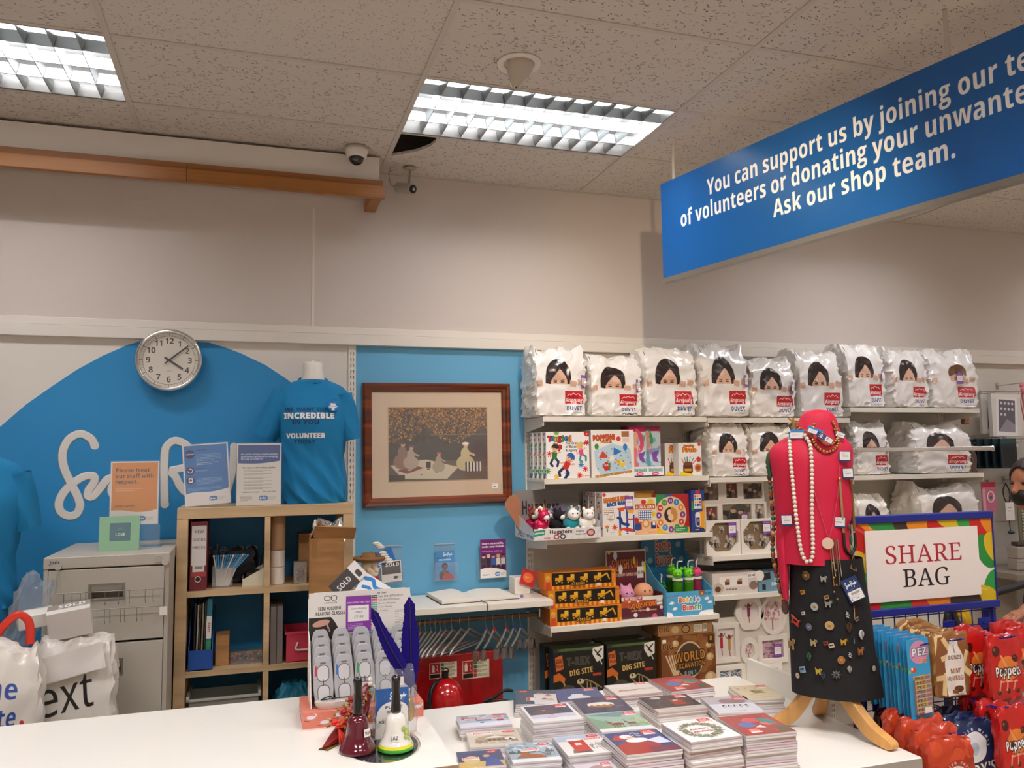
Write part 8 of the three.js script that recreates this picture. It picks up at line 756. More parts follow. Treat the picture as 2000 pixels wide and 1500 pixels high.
{ const navy = '#1d3768', ticket = paper.add(110, 110, (c, w, h) => { fill(c, navy, 0, 0, w, h); fill(c, '#e6e2dc', 8, 8, 96, 84); lines(c, 20, 26, 60, 2, 8, '#999', 2); for (let i = 0; i < 14; i++) fill(c, '#444', 28 + i * 4, 48, 2, 12); lines(c, 24, 70, 56, 2, 7, '#999', 2); disc(c, 44, 16, 3, '#a33'); }), named = paper.add(150, 190, (c, w, h) => { fill(c, navy, 0, 0, w, h); script(c, 26, 18, 104, 62, '#f2f0ea', 5); lines(c, 28, 88, 80, 2, 7, '#8fa5c8', 2); fill(c, '#ece8e2', 14, 104, 126, 80); for (let i = 0; i < 20; i++) fill(c, '#333', 40 + i * 4, 116, 2, 18); lines(c, 30, 140, 90, 3, 8, '#999', 2); txt(c, '£', 28, 168, 24, '#111'); txt(c, '7.99', 78, 168, 16, '#333', { bold: false }); }), blueT = paper.add(120, 80, (c, w, h) => { fill(c, '#3a86c4', 0, 0, w, h); fill(c, '#e9e6e0', 10, 26, 104, 48); lines(c, 26, 44, 70, 2, 8, '#a88', 2); });
  const tg = (label, rect, w, h, x, y, rz, lift = 0.012, rx = 0) => { const p = bs(x, y, lift), t = onBust('jewellery_tag', label, 'price tag'); part(t, 'card', T(merge([PL(w, h, rect), PL(w, h, paper.solid(navy), 0, 0, -0.001, [0, PI, 0])]), p, [rx, (x + 0.01) * 2.5, rz]), paperMat); };
  tg('blue and white price tag on the bust shoulder', blueT, 0.048, 0.03, -0.056, 0.943, -0.03, 0.022); tg('white oval edged price tag under the navy neck tag', blueT, 0.05, 0.02, 0.002, 0.95, -0.4, 0.03); tg('navy named price tag hanging across the bust neck', named, 0.018, 0.055, 0.03, 0.928, 1.0, 0.036); tg('small navy price tag at the far neck side', ticket, 0.03, 0.02, 0.078, 0.937, -0.4, 0.022); tg('upper navy edged white tag at the bust side', ticket, 0.036, 0.034, 0.088, 0.868, -0.03, 0.016); tg('lower navy edged white tag at the bust side', ticket, 0.034, 0.034, 0.095, 0.813, 0.02, 0.018); tg('white barcode tag beside the pearl strand', ticket, 0.036, 0.036, -0.098, 0.662, 0.05, 0.016); tg('navy edged barcode tag behind the gold rope', ticket, 0.042, 0.036, 0.06, 0.658, -0.08, 0.0045); tg('large navy named price tag hanging on the black skirt', named, 0.052, 0.074, 0.092, 0.45, 0.42, 0.014); }
{ // enamel pins and brooches
  const P = [[-0.047, 0.487, 'round bronze coin brooch', 'disc', 0x6a4a2c, 0.013], [0.008, 0.481, 'silver fox pin', 'fig', 0xa8a6a2, 0.01], [-0.059, 0.433, 'amber and white flag pin', 'rect', 0xc88a2c, 0.009], [0.012, 0.424, 'gold flag pin', 'rect', 0xb08a4a, 0.008], [0.018, 0.404, 'pewter horse pin', 'fig', 0x8a8a84, 0.011], [-0.025, 0.392, 'round landscape button badge', 'disc', 0xa9b4b8, 0.012], [-0.06, 0.367, 'black and white penguin pin', 'rect', 0xd8d4c8, 0.007], [-0.083, 0.34, 'red and pink flame brooch', 'flame', 0xd8503c, 0.02], [-0.045, 0.327, 'round blue kingfisher pin', 'disc', 0x4a6a9a, 0.01], [0.017, 0.337, 'white round pin with orange squirrel', 'disc', 0xc8a878, 0.013], [0.072, 0.371, 'silver zigzag brooch', 'zig', 0xb8bcc0, 0.011], [0.092, 0.375, 'thin gold stick pin', 'stick', 0xc09050, 0.02], [0.074, 0.334, 'dark brown leaf brooch', 'leaf', 0x4a2c1c, 0.014], [0.099, 0.357, 'square beige pin', 'rect', 0x8a7a6a, 0.008], [0.109, 0.311, 'white face brooch', 'leaf', 0xd8d4d4, 0.013], [-0.031, 0.28, 'tan dog pin', 'fig', 0xb09a6a, 0.011], [0.004, 0.282, 'red and green striped flag pin', 'rect', 0x8a3a2c, 0.008], [0.02, 0.276, 'cream scroll pin', 'rect', 0xd8c8a8, 0.009], [0.057, 0.289, 'gold bell pin', 'fig', 0xc8982c, 0.01], [0.087, 0.292, 'slim silver pin', 'stick', 0x9a9aa4, 0.009], [-0.099, 0.262, 'tan cat brooch', 'fig', 0xa88a5c, 0.018], [-0.047, 0.236, 'green frog pin', 'leaf', 0x2c6a34, 0.011], [0.047, 0.233, 'round pin with a red deer', 'disc', 0xb0703a, 0.011], [0.073, 0.249, 'white and silver bird pin', 'zig', 0xc8c8cc, 0.009], [0.105, 0.26, 'orange lion pin', 'fig', 0xa8683a, 0.012], [-0.07, 0.19, 'square blue beach pin', 'rect', 0x8ab4c8, 0.013], [-0.02, 0.194, 'yellow and green flower pin', 'fig', 0xc8a83a, 0.01], [-0.008, 0.183, 'dark blue bee pin', 'leaf', 0x3a3f5a, 0.009], [0.03, 0.189, 'pewter star brooch', 'star', 0x6a6a6c, 0.015], [0.069, 0.207, 'oval silver cameo pin', 'leaf', 0xa8a8a4, 0.009], [0.142, 0.203, 'round crystal pin at the skirt edge', 'disc', 0xb8c4c0, 0.008], [-0.086, 0.167, 'small round white pin at the hem', 'disc', 0xc8beb0, 0.008]];
  P.forEach(([x, y, l, k, q, r]) => { const t = onBust('brooch', l + ' on the black skirt', 'brooch'), z = bs(x, y, 0.0065), yaw = Math.atan2(x - 0.02, 0.1) * 1.1, m = mat(q, 0.3, { metalness: 0.25, clearcoat: 0.4 }); let g, extra;
    if (k === 'disc') { g = CY(r, r * 0.96, 0.003, 0, 0, 0, [PI / 2, 0, 0], 24); extra = [clean(new THREE.TorusGeometry(r, 0.0011, 6, 24)), SP(r * 0.5, 0, 0, 0.0015, [1, 0.7, 0.3], 10, 8)]; }
    else if (k === 'rect') { g = RB(r * 1.9, r * 1.5, 0.003, 0.001, 0, 0, 0, [0, 0, 0.3]); extra = [B(r * 1.3, r * 0.4, 0.0012, 0, r * 0.15, 0.0018, [0, 0, 0.3])]; }
    else if (k === 'stick') { g = RB(0.003, r * 2, 0.0028, 0.001); extra = [SP(0.0035, 0, r, 0, [1, 1, 0.6], 8, 6)]; }
    else if (k === 'star') { const s = []; for (let i = 0; i < 16; i++) s.push([cos(i * PI / 8) * r * (i % 2 ? 0.45 : 1), sin(i * PI / 8) * r * (i % 2 ? 0.45 : 1)]); g = EX(s, 0.002, { bevel: 0.0006 }); extra = [SP(r * 0.3, 0, 0, 0.003, [1, 1, 0.5], 10, 8)]; }
    else if (k === 'flame') { g = EX([[-1.1, -0.6], [-0.4, -0.5], [0.2, -0.9], [0.5, -1.1], [0.6, -0.4], [1.1, 0.2], [0.4, 0.1], [-0.2, 0.5], [-1, 1], [-0.7, 0.3]].map((p) => [p[0] * r, p[1] * r * 0.8]), 0.003, { bevel: 0.0008 }); extra = [B(r * 0.9, r * 0.3, 0.001, 0, 0, 0.005, [0, 0, -0.3])]; }
    else if (k === 'zig') { g = EX([[-0.5, 1], [0.3, 0.6], [-0.1, 0.3], [0.6, 0], [0, -0.3], [0.5, -1], [-0.5, -0.5], [0, -0.2], [-0.6, 0.1], [-0.2, 0.5]].map((p) => [p[0] * r, p[1] * r]), 0.002, { bevel: 0.0006 }); extra = [SP(r * 0.2, 0, 0, 0.003, [1, 1, 0.5], 8, 6)]; }
    else if (k === 'leaf') { g = EX([[0, 1], [0.7, 0.5], [0.8, -0.1], [0.3, -0.8], [0, -1.2], [-0.3, -0.8], [-0.8, -0.1], [-0.7, 0.5]].map((p) => [p[0] * r * 0.85, p[1] * r]), 0.0025, { bevel: 0.0008, curve: true }); extra = [bar([0, -r, 0.004], [0, r * 0.8, 0.004], 0.0008, 5)]; }
    else { g = EX([[-0.9, -0.9], [-0.6, -0.9], [-0.5, -0.3], [0.1, -0.3], [0.2, -0.9], [0.5, -0.9], [0.5, 0.1], [0.9, 0.3], [0.9, 0.9], [0.6, 0.7], [0.3, 0.9], [0.2, 0.4], [-0.7, 0.4], [-1.1, 0.9]].map((p) => [p[0] * r, p[1] * r]), 0.0025, { bevel: 0.0008 }); extra = [SP(r * 0.14, r * 0.65, r * 0.5, 0.0035, [1, 1, 0.5], 8, 6)]; }
    const a = part(t, 'pin_face', T(g, z, [0, yaw, 0]), m); part(t, 'pin_detail', T(merge(extra), z, [0, yaw, 0]), mat(k === 'disc' ? 0xb08a4a : 0x3a2e28, 0.35, { metalness: 0.4 })); }); }
// ---------------------------------------------------------------- sweet stand
const beanArt = packs.add(560, 310, (c, w, h) => { fill(c, '#efe4dc', 0, 0, w, h); const bean = (x, y, r, q, hi) => { c.save(); c.translate(x, y); c.rotate(r); disc(c, 0, 0, 66, q, 40); curve(c, [[-30, -20], [0, -28], [20, -24]], hi, 6); c.restore(); }; [[30, 20, 1.2, '#e2871c'], [10, 60, 0.8, '#c21d1a'], [110, 6, 0.3, '#2a8a3a'], [190, 10, 1.1, '#3a2a22'], [270, 14, -0.1, '#e58a1a'], [350, 40, 0.4, '#c21d1a'], [390, 4, 0.2, '#d8b41e'], [450, 6, 1.3, '#2f9a42'], [520, 40, 0.7, '#c8201c'], [556, 20, 1, '#e58a1a'], [530, 130, 1.15, '#2a8a3a'], [570, 120, 1, '#d8b41e'], [550, 260, 1.9, '#2f9a42'], [500, 290, 0.1, '#d0b01c'], [20, 160, 1, '#d8b41e'], [30, 230, 0.9, '#2f9a42'], [60, 300, 0.2, '#c21d1a'], [150, 300, 0, '#2a8a3a'], [270, 296, 0.1, '#c8301c'], [330, 290, 0.3, '#e0801c'], [430, 300, 0.1, '#3a2a22']].forEach((b) => bean(b[0], b[1], b[2], b[3], 'rgba(255,255,255,0.25)')); });
const shareArt = packs.add(420, 220, (c, w, h) => { fill(c, '#f0e6de', 0, 0, w, h); txt(c, 'SHARE', 210, 78, 76, '#b01f2e', { font: 'serif', bold: false, w: 290 }); txt(c, 'BAG', 214, 152, 76, '#1d1414', { font: 'serif', bold: false, w: 178 }); });
{ const t = thing('sweet_stand', 'blue wire sweet stand with jelly bean header panel', 'display stand', { p: [1.615, 0, 2.07] }), w = 0.61, bl = M.blue;
  part(t, 'header_panel', [BX(-w / 2, w / 2, 1.155, 1.47, 0.0, 0.014)], M.white); part(t, 'header_print', PL(w - 0.004, 0.305, beanArt, 0, 1.312, 0.0148), packs.mat(0.4)); part(t, 'top_channel', RX(-w / 2 - 0.004, w / 2 + 0.004, 1.455, 1.481, -0.006, 0.022, 0.004), bl); part(t, 'bottom_channel', RX(-w / 2 - 0.004, w / 2 + 0.01, 1.137, 1.163, -0.006, 0.022, 0.004), bl); part(t, 'side_channel', BX(w / 2 - 0.002, w / 2 + 0.003, 1.163, 1.455, -0.004, 0.018), bl);
  const cd = part(t, 'share_card', BX(-0.268, 0.228, 1.187, 1.43, 0.018, 0.021), M.white); part(cd, 'share_lettering', T(PL(0.496, 0.243, shareArt), [-0.02, 1.3085, 0.0216]), packs.mat(0.5));
  for (let i = 0; i <= 12; i++) part(t, 'grid_wire', bar([-w / 2 + 0.01 + i * (w - 0.02) / 12, 0.12, 0.004], [-w / 2 + 0.01 + i * (w - 0.02) / 12, 1.14, 0.004], 0.0022, 6), bl); for (let k = 0; k <= 20; k++) part(t, 'grid_wire', bar([-w / 2, 0.13 + k * 0.05, 0.0082], [w / 2, 0.13 + k * 0.05, 0.0082], 0.0022, 6), bl);
  part(t, 'post', RX(w / 2 - 0.03, w / 2 + 0.01, 0.05, 1.137, -0.03, 0.0, 0.004), bl); part(t, 'post', RX(-w / 2 - 0.01, -w / 2 + 0.03, 0.05, 1.137, -0.03, 0.0, 0.004), bl); part(t, 'foot', RX(-w / 2, w / 2, 0, 0.05, -0.2, 0.2, 0.01), bl);
  for (const [x, y, l, n] of [[-0.27, 1.09, 0.27, 1], [-0.1, 1.085, 0.24, 1], [0.08, 1.085, 0.27, 1], [0.24, 1.085, 0.25, 1], [-0.24, 0.845, 0.36, 1], [-0.07, 0.845, 0.27, 1], [0.0, 0.88, 0.3, 1], [0.17, 0.86, 0.3, 1]]) { const pr = part(t, 'prong', [tube([[x - 0.008, y, 0.012], [x - 0.008, y + 0.004, l - 0.03], [x - 0.006, y + 0.016, l]], 0.0024, 14, 6), tube([[x + 0.008, y, 0.012], [x + 0.008, y + 0.004, l - 0.03], [x + 0.006, y + 0.016, l]], 0.0024, 14, 6), bar([x - 0.006, y + 0.016, l], [x + 0.006, y + 0.016, l], 0.0024, 6)], bl); part(pr, 'prong_plate', B(0.05, 0.035, 0.004, x, y, 0.013), bl); } }
const sw = {
  pez: packs.add(110, 270, (c, w, h) => { fill(c, '#3a9ccc', 0, 0, w, h); disc(c, 60, 46, 46, '#d78fae', 40); txt(c, 'PEZ', 60, 46, 36, '#f4f4f6', { stroke: '#5a5a74', lw: 5, w: 76 }); txt(c, 'Fizzy', 76, 76, 17, '#c8432c', { stroke: '#f0d0a0', lw: 2 }); disc(c, 26, 104, 14, '#d8481f', 9); disc(c, 20, 100, 5, '#fff'); fill(c, '#86b85a', 2, 104, 12, 10); for (let i = 0; i < 8; i++) { fill(c, ['#b8874a', '#c39a52', '#b07a6a', '#a97f96'][i % 4], 22, 126 + i * 17, 84, 15); fill(c, '#d8b84a', 22, 126 + i * 17, 84, 3); txt(c, 'PEZ', 50, 135 + i * 17, 14, '#5a4238', { w: 44 }); fill(c, '#9a6a72', 80, 129 + i * 17, 24, 11); } fill(c, '#efeae4', 62, 232, 36, 22); }),
  humbug: packs.add(150, 210, (c, w, h) => { fill(c, '#8a5226', 0, 0, w, h); for (let i = 0; i < 9; i++) { c.save(); c.translate((i * 61) % 150, (i * 47) % 210); c.rotate(i); fill(c, '#e3c58c', -40, -9, 80, 18); c.restore(); } c.fillStyle = '#f0e6da'; c.beginPath(); c.moveTo(48, 210); c.lineTo(42, 92); c.quadraticCurveTo(58, 60, 66, 28); c.lineTo(96, 28); c.quadraticCurveTo(104, 60, 122, 88); c.lineTo(124, 210); c.fill(); disc(c, 82, 26, 18, '#f0e6da', 8); txt(c, 'BONDS', 82, 78, 18, '#5a3a2a', { w: 54 }); line(c, [[82, 40], [82, 64]], '#6a5a50', 3); txt(c, 'MINT', 84, 122, 22, '#8a4428', { w: 44 }); txt(c, 'HUMBUGS', 84, 146, 22, '#8a4428', { w: 72 }); disc(c, 96, 182, 18, '#6a3a1c', 12); fill(c, '#8a5230', 70, 186, 22, 14); }),
  poppets: packs.add(150, 220, (c, w, h) => { fill(c, '#c81a18', 0, 0, w, h); disc(c, 78, 110, 46, '#e8802c', 40); for (const [x, y, r] of [[28, 52, 18], [110, 78, 12], [36, 190, 9], [78, 184, 9], [120, 186, 8]]) { disc(c, x, y, r, '#4a1410'); disc(c, x - r * 0.3, y - r * 0.3, r * 0.3, '#8a4a3a'); } line(c, [[50, 70], [70, 104]], '#f0a060', 8); for (const x of [46, 78, 110]) line(c, [[x, 150], [x - 8, 180]], '#e8a080', 6); txt(c, 'Poppets', 80, 118, 44, '#fff', { stroke: '#3a1410', lw: 8, w: 116, rot: -0.05 }); disc(c, 56, 118, 9, '#3a1410'); txt(c, 'Out of their pods', 84, 152, 9, '#f6d8c0'); }),
  glacier: packs.add(170, 190, (c, w, h) => { fill(c, '#c23c1c', 0, 0, w, h); blobs(c, w, h, 30, ['#b8341a', '#cc4a24', '#a82c16'], 10, 26); disc(c, 96, 130, 58, '#b02a18'); for (let i = 0; i < 14; i++) { const a = -PI + i * PI / 13; txt(c, 'GLACIER FRUITS'[i], 96 + cos(a) * 48, 130 + sin(a) * 48, 12, '#f0d8c8', { rot: a + PI / 2 }); } disc(c, 96, 132, 40, '#e9e4de'); disc(c, 96, 140, 18, '#d9b8a8', 22); disc(c, 96, 122, 10, '#d9b8a8'); }),
  fox: packs.add(150, 200, (c, w, h) => { fill(c, '#1d2f56', 0, 0, w, h); disc(c, 60, 84, 50, '#f0ede8'); disc(c, 60, 84, 42, '#e4e6ea'); disc(c, 60, 90, 18, '#b8c8d8', 22); for (let i = 0; i < 13; i++) { const a = -PI + i * PI / 12; txt(c, 'GLACIER MINTS'[i], 60 + cos(a) * 58, 84 + sin(a) * 58, 12, '#f0ede8', { rot: a + PI / 2 }); } txt(c, 'FOX\'S', 78, 160, 56, '#f4f1ec', { stroke: '#0f1a34', lw: 8, w: 128, rot: -0.06 }); }),
  pinkGreen: packs.add(120, 190, (c, w, h) => { fill(c, '#c84a5a', 0, 0, w, h); blobs(c, w, h, 24, ['#b8d05a', '#e6d8c8', '#d88a9a', '#9ac04a'], 8, 22); }),
};
function pouch(label, rect, base, w, h, p, o = {}) { const t = thing('sweet_pouch', label, 'sweets', { p, r: [o.rx || 0, o.ry || 0, o.rz || 0], group: o.group }); part(t, 'pouch', bagGeo(w, h, o.d || 0.03, { f: rect, b: rect, rest: packs.solid(base) }, { k: 4, amp: 0.0045, pinch: 0.7, ears: 0, seg: [12, 14, 5], freq: 6, top: 0.012 }), packs.mat(0.28, { clearcoat: 0.6, clearcoatRoughness: 0.1 })); return t; }
const pezGeo = [carton(0.09, 0.24, 0.002, { f: sw.pez, rest: packs.solid('#3a9ccc') }), RX(-0.03, 0.036, 0.016, 0.122, 0.001, 0.009, 0.002)];
for (let i = 0; i < 13; i++) { const t = thing('sweet_blister_card', i ? 'blue blister card of fizzy sweets behind the front one' : 'front blue blister card of fizzy sweets with eight rolls', 'sweets', { p: [1.333 + (i % 3) * 0.003, 0.877 + (i % 2) * 0.004, 2.318 - i * 0.0175], r: [0, 0.05 - (i % 3) * 0.02, 0.03], group: i ? 'blister cards behind the front one' : undefined }); part(t, 'backing_card', pezGeo[0], packs.mat(0.35)); part(t, 'sweet_rolls', carton(0.066, 0.104, 0.007, { f: { ...sw.pez, u0: sw.pez.u0 + (sw.pez.u1 - sw.pez.u0) * 0.2, u1: sw.pez.u0 + (sw.pez.u1 - sw.pez.u0) * 0.96, v0: sw.pez.v0 + (sw.pez.v1 - sw.pez.v0) * 0.05, v1: sw.pez.v0 + (sw.pez.v1 - sw.pez.v0) * 0.54 }, rest: packs.solid('#9a7a6a') }).translate(0.004, 0.014, 0.005), packs.mat(0.2, { clearcoat: 0.8 })); }
for (let i = 0; i < 4; i++) pouch(i ? 'brown mint sweet bag behind the front one' : 'front brown and cream mint humbug bag', sw.humbug, '#9a6a34', 0.148, 0.205, [1.512 - i * 0.004, 0.905 + i * 0.004, 2.252 - i * 0.045], { group: i ? 'brown sweet bags behind the front one' : undefined, rz: -0.02 });
[[1.7, 2.285, 'front red chocolate pouch with white bubble lettering'], [1.655, 2.225, 'red chocolate pouch half hidden behind the front one'], [1.675, 2.165, 'rear red chocolate pouch on the same prong'], [1.83, 2.25, 'red chocolate pouch on the end prong'], [1.85, 2.18, 'second red chocolate pouch on the end prong']].forEach(([x, z, l], i) => pouch(l, sw.poppets, '#b81614', 0.142, 0.215, [x, 0.882 + i * 0.003, z], { rz: -0.03 + i * 0.01 }));
[[1.3, 0.692, 2.415, 'front orange glacier fruit pouch beside the card table'], [1.285, 0.71, 2.365, 'second orange glacier fruit pouch'], [1.27, 0.72, 2.31, 'third orange glacier fruit pouch'], [1.255, 0.725, 2.25, 'fourth orange glacier fruit pouch']].map((q) => [1.305, ...q.slice(1)]).forEach(([x, y, z, l], i) => pouch(l, sw.glacier, '#b8381c', 0.165, 0.17, [x + 0.02, y - 0.006, z], { rz: 0.03 - i * 0.02, d: 0.042 }));
for (let i = 0; i < 3; i++) pouch(['front navy mint pouch with white bear circle', 'second navy mint pouch', 'rear navy mint pouch'][i], sw.fox, '#1a2a4c', 0.15, 0.185, [1.535, 0.665 + i * 0.004, 2.31 - i * 0.05], { d: 0.04, rz: 0.04 });
for (let i = 0; i < 3; i++) pouch(['front lower red chocolate pouch', 'second lower red chocolate pouch', 'rear lower red chocolate pouch'][i], sw.poppets, '#b81614', 0.125, 0.21, [1.635 + i * 0.006 + 0.008, 0.685 + i * 0.006, 2.36 - i * 0.07], { rz: 0.05 });
for (let i = 0; i < 2; i++) pouch(['pink and green sweet pouch at the end of the lower row', 'second pink and green sweet pouch'][i], sw.pinkGreen, '#c84a5a', 0.12, 0.19, [1.785, 0.68, 2.33 - i * 0.07], {});
{ const r = packs.solid('#6a1a1a'); for (let i = 0; i < 3; i++) pouch(['dark maroon sweet pouch beside the table edge', 'second dark maroon sweet pouch', 'third dark maroon sweet pouch'][i], r, '#4a1414', 0.13, 0.16, [1.42 - i * 0.01, 0.69, 2.2 - i * 0.045], {}); }
// ---------------------------------------------------------------- accessories hanging at the right end of the wall
const HK = (x, y, l = 0.14) => [bar([x, y, 0.006], [x, y + 0.004, l], 0.0028, 6), B(0.02, 0.045, 0.006, x, y, 0.009)];
function peg(x, y, label, l) { single('display_hook', label, 'hook', HK(x, y, l), M.steel); }
peg(4.2, 2.1, 'steel hook holding the phone pouch'); peg(4.36, 2.16, 'steel hook holding pink drinking straws', 0.2); peg(4.13, 1.79, 'steel hook holding black cable cards', 0.2); peg(4.05, 1.5, 'steel hook holding the locket card'); peg(4.21, 1.48, 'steel hook holding the black cord'); peg(4.4, 1.78, 'steel hook holding clear packs', 0.18); peg(4.36, 1.5, 'steel hook holding combs', 0.2);
const acc = { phone: packs.add(130, 150, (c, w, h) => { fill(c, '#e3ded8', 0, 0, w, h); c.save(); c.translate(65, 78); c.rotate(0.06); fill(c, '#f4f2ef', -46, -66, 92, 136); fill(c, '#6a6674', -36, -56, 72, 112); for (let i = 0; i < 10; i++) disc(c, -24 + (i % 4) * 16, -44 + floor(i / 4) * 20, 5, '#e0dce4'); blobs(c, 0, 0, 0, [], 1, 1); poly(c, [[-36, 56], [0, 10], [36, 30], [36, 56]], '#9a94a0'); c.restore(); fill(c, '#efece8', 0, 0, w, 14); }), cable: packs.add(90, 110, (c, w, h) => { fill(c, '#1d2f34', 0, 0, w, h); fill(c, '#141c20', 12, 30, 66, 70); fill(c, '#2f4a4f', 0, 0, w, 20); }), locket: packs.add(70, 110, (c, w, h) => { fill(c, '#c06a80', 0, 0, w, h); fill(c, '#a8283f', 0, 0, w, 18); fill(c, '#dba0b0', 4, 24, 14, 80); c.strokeStyle = '#f0eaea'; c.lineWidth = 4; c.beginPath(); c.ellipse(44, 52, 16, 18, 0, 0, 7); c.stroke(); disc(c, 44, 54, 6, '#3a6a5a'); }), white: packs.add(60, 90, (c, w, h) => { fill(c, '#e6e1da', 0, 0, w, h); lines(c, 14, 26, 34, 2, 16, '#777', 3); }) };
single('phone_pouch_pack', 'clear packet with a white phone case on a hook', 'packet', [T(carton(0.26, 0.29, 0.03, { f: acc.phone, rest: packs.solid('#d8d3cd') }), [0, -0.29, 0])], packs.mat(0.25, { clearcoat: 0.6 }), { p: [4.24, 2.09, 0.16] });
single('phone_pouch_pack', 'second phone case packet behind the first', 'packet', [T(carton(0.24, 0.27, 0.02, { f: acc.phone, rest: packs.solid('#cfcac4') }), [0, -0.27, 0])], packs.mat(0.25, { clearcoat: 0.6 }), { p: [4.2, 2.09, 0.11] });
for (let i = 0; i < 5; i++) single('cable_card', ['front dark green cable card', 'second dark green cable card', 'third dark green cable card', 'fourth dark green cable card', 'rear dark green cable card'][i], 'packet', [T(carton(0.14, 0.2, 0.012, { f: acc.cable, rest: packs.solid('#16242a') }), [0, -0.2, 0])], packs.mat(0.3), { p: [4.2 - i * 0.035, 1.785, 0.2 - i * 0.03] });
single('clear_pack', 'clear plastic pack hanging right of the cable cards', 'packet', [T(bagGeo(0.16, 0.3, 0.03, { rest: packs.solid('#cfcac2') }, { k: 4, amp: 0.008, seg: [8, 10, 4] }), [0, -0.3, 0])], packs.mat(0.15, { transmission: 0.4 }), { p: [4.4, 1.77, 0.14] });
single('clear_pack', 'second clear plastic pack with a green ribbon', 'packet', [T(bagGeo(0.14, 0.3, 0.03, { rest: packs.solid('#d5d0c8') }, { k: 4, amp: 0.008, seg: [8, 10, 4] }), [0, -0.3, 0])], packs.mat(0.15, { transmission: 0.4 }), { p: [4.55, 1.77, 0.14] });
{ const t = thing('pink_straw_bundle', 'bundle of pink curly drinking straws in a packet', 'straws', { p: [4.47, 2.15, 0.14] }); for (let i = 0; i < 14; i++) part(t, 'straw', bar([-0.03 + i * 0.006, -0.26, (i % 3) * 0.01], [-0.07 + i * 0.011, -0.05, (i % 3) * 0.012], 0.004, 6), mat(0xe88a98, 0.35, { transmission: 0.3 })); part(t, 'pink_tuft', Array.from({ length: 16 }, (_, i) => SP(0.022, -0.06 + rnd(0, 0.12), -0.045 + rnd(0, 0.05), rnd(0, 0.03), [1, 1, 0.7], 8, 6)), mat(0xf09aa8, 0.9)); }
single('locket_card', 'pink card with a silver heart locket', 'packet', [T(carton(0.12, 0.21, 0.006, { f: acc.locket, rest: packs.solid('#c06a80') }), [0, -0.21, 0])], packs.mat(0.3), { p: [4.06, 1.495, 0.15] });
{ const t = thing('corded_clip', 'black elastic cord with white price card', 'cord', { p: [4.215, 1.485, 0.15] }); part(t, 'cord', tube([[0, 0, 0], [-0.025, -0.05, 0], [-0.01, -0.12, 0], [0.02, -0.13, 0], [0.03, -0.06, 0], [0, 0, 0]], 0.004, 40, 6), M.black); part(t, 'clip', SP(0.022, 0.035, -0.1, 0.01, [1, 0.8, 0.6]), M.black); part(t, 'price_card', PL(0.075, 0.12, acc.white, 0.01, -0.19, 0.012), packs.mat(0.5)); part(t, 'lower_clip', [SP(0.02, 0.01, -0.33, 0.01, [1.4, 0.6, 0.8]), bar([0, -0.24, 0.008], [0.005, -0.32, 0.008], 0.003, 6)], mat(0x1d2f4a, 0.3)); }
for (let i = 0; i < 6; i++) single('comb_strip', ['olive comb strip beside the black cord', 'grey comb strip next to the olive one', 'khaki comb strip next to the grey one', 'dark comb strip next to the khaki one', 'pale comb strip next to the dark one', 'brown comb strip at the frame edge'][i], 'comb', [RX(-0.012, 0.012, -0.42, 0, -0.006, 0.006, 0.003), ...Array.from({ length: 18 }, (_, k) => B(0.03, 0.004, 0.006, 0.018, -0.03 - k * 0.021, 0))], mat([0x77745a, 0x55524e, 0x8a8464, 0x33302e, 0x9a968a, 0x6a5a4a][i], 0.5), { p: [4.305 + i * 0.042, 1.46, 0.16 - (i % 2) * 0.03] });
{ const t = thing('accessory_shelf', 'grey sloping display shelf with accessories right of the duvets', 'shelf', { p: [4.42, 0, 0] }); part(t, 'tray', RX(-0.45, 0.6, 0.88, 0.92, 0.01, 0.4), mat(0x8a8074, 0.6)); part(t, 'front', RX(-0.45, 0.6, 0.5, 0.88, 0.38, 0.4), mat(0x6f665c, 0.6)); part(t, 'wire', [bar([-0.4, 0.97, 0.42], [0.5, 0.93, 0.42], 0.004), bar([-0.4, 0.99, 0.36], [0.5, 0.95, 0.36], 0.004)], M.steel); }
for (let i = 0; i < 6; i++) single('soap_pack', ['grey wrapped soap pack in the corner of the pile', 'grey wrapped soap pack beside it', 'grey wrapped soap pack third along', 'upper grey wrapped soap pack', 'upper soap pack second along', 'upper soap pack third along'][i], 'soap', [RX(-0.055, 0.055, 0, 0.075, -0.04, 0.04, 0.006)], mat(0xa89f92, 0.35, { clearcoat: 0.4 }), { p: [4.17 + (i % 3) * 0.118, 0.9205 + floor(i / 3) * 0.076, 0.25], r: [0, 0.03 * (i - 2), 0] });
single('brown_brush', 'brown wooden brush lying above the soap packs', 'brush', [RX(-0.12, 0.12, 0, 0.025, -0.03, 0.03, 0.008), RX(0.11, 0.26, 0.006, 0.02, -0.01, 0.01, 0.005)], mat(0x4a3628, 0.4), { p: [4.28, 1.0735, 0.25], r: [0, -0.2, 0] });
[['brown hair extension packet at the shelf end', 3.885, 1.76, 0x7a4a30], ['pink hair packet at the shelf end', 3.89, 2.1, 0x8a5a4a], ['grey packet behind the brown one', 3.925, 1.74, 0x5a4a44]].forEach(([l, x, y, q], i) => { peg(x, y + 0.012, ['steel hook above the brown hair packet', 'steel hook above the pink hair packet', 'steel hook above the grey packet'][i], 0.2); single('hair_packet', l, 'packet', [T(bagGeo(0.034, 0.22, 0.03, { rest: packs.solid(['#7a4a30', '#9a6a52', '#5a4a44'][i]) }, { k: 4, amp: 0.006, seg: [6, 10, 4] }), [0, -0.22, 0])], packs.mat(0.25, { clearcoat: 0.5 }), { p: [x, y, 0.16] }); });
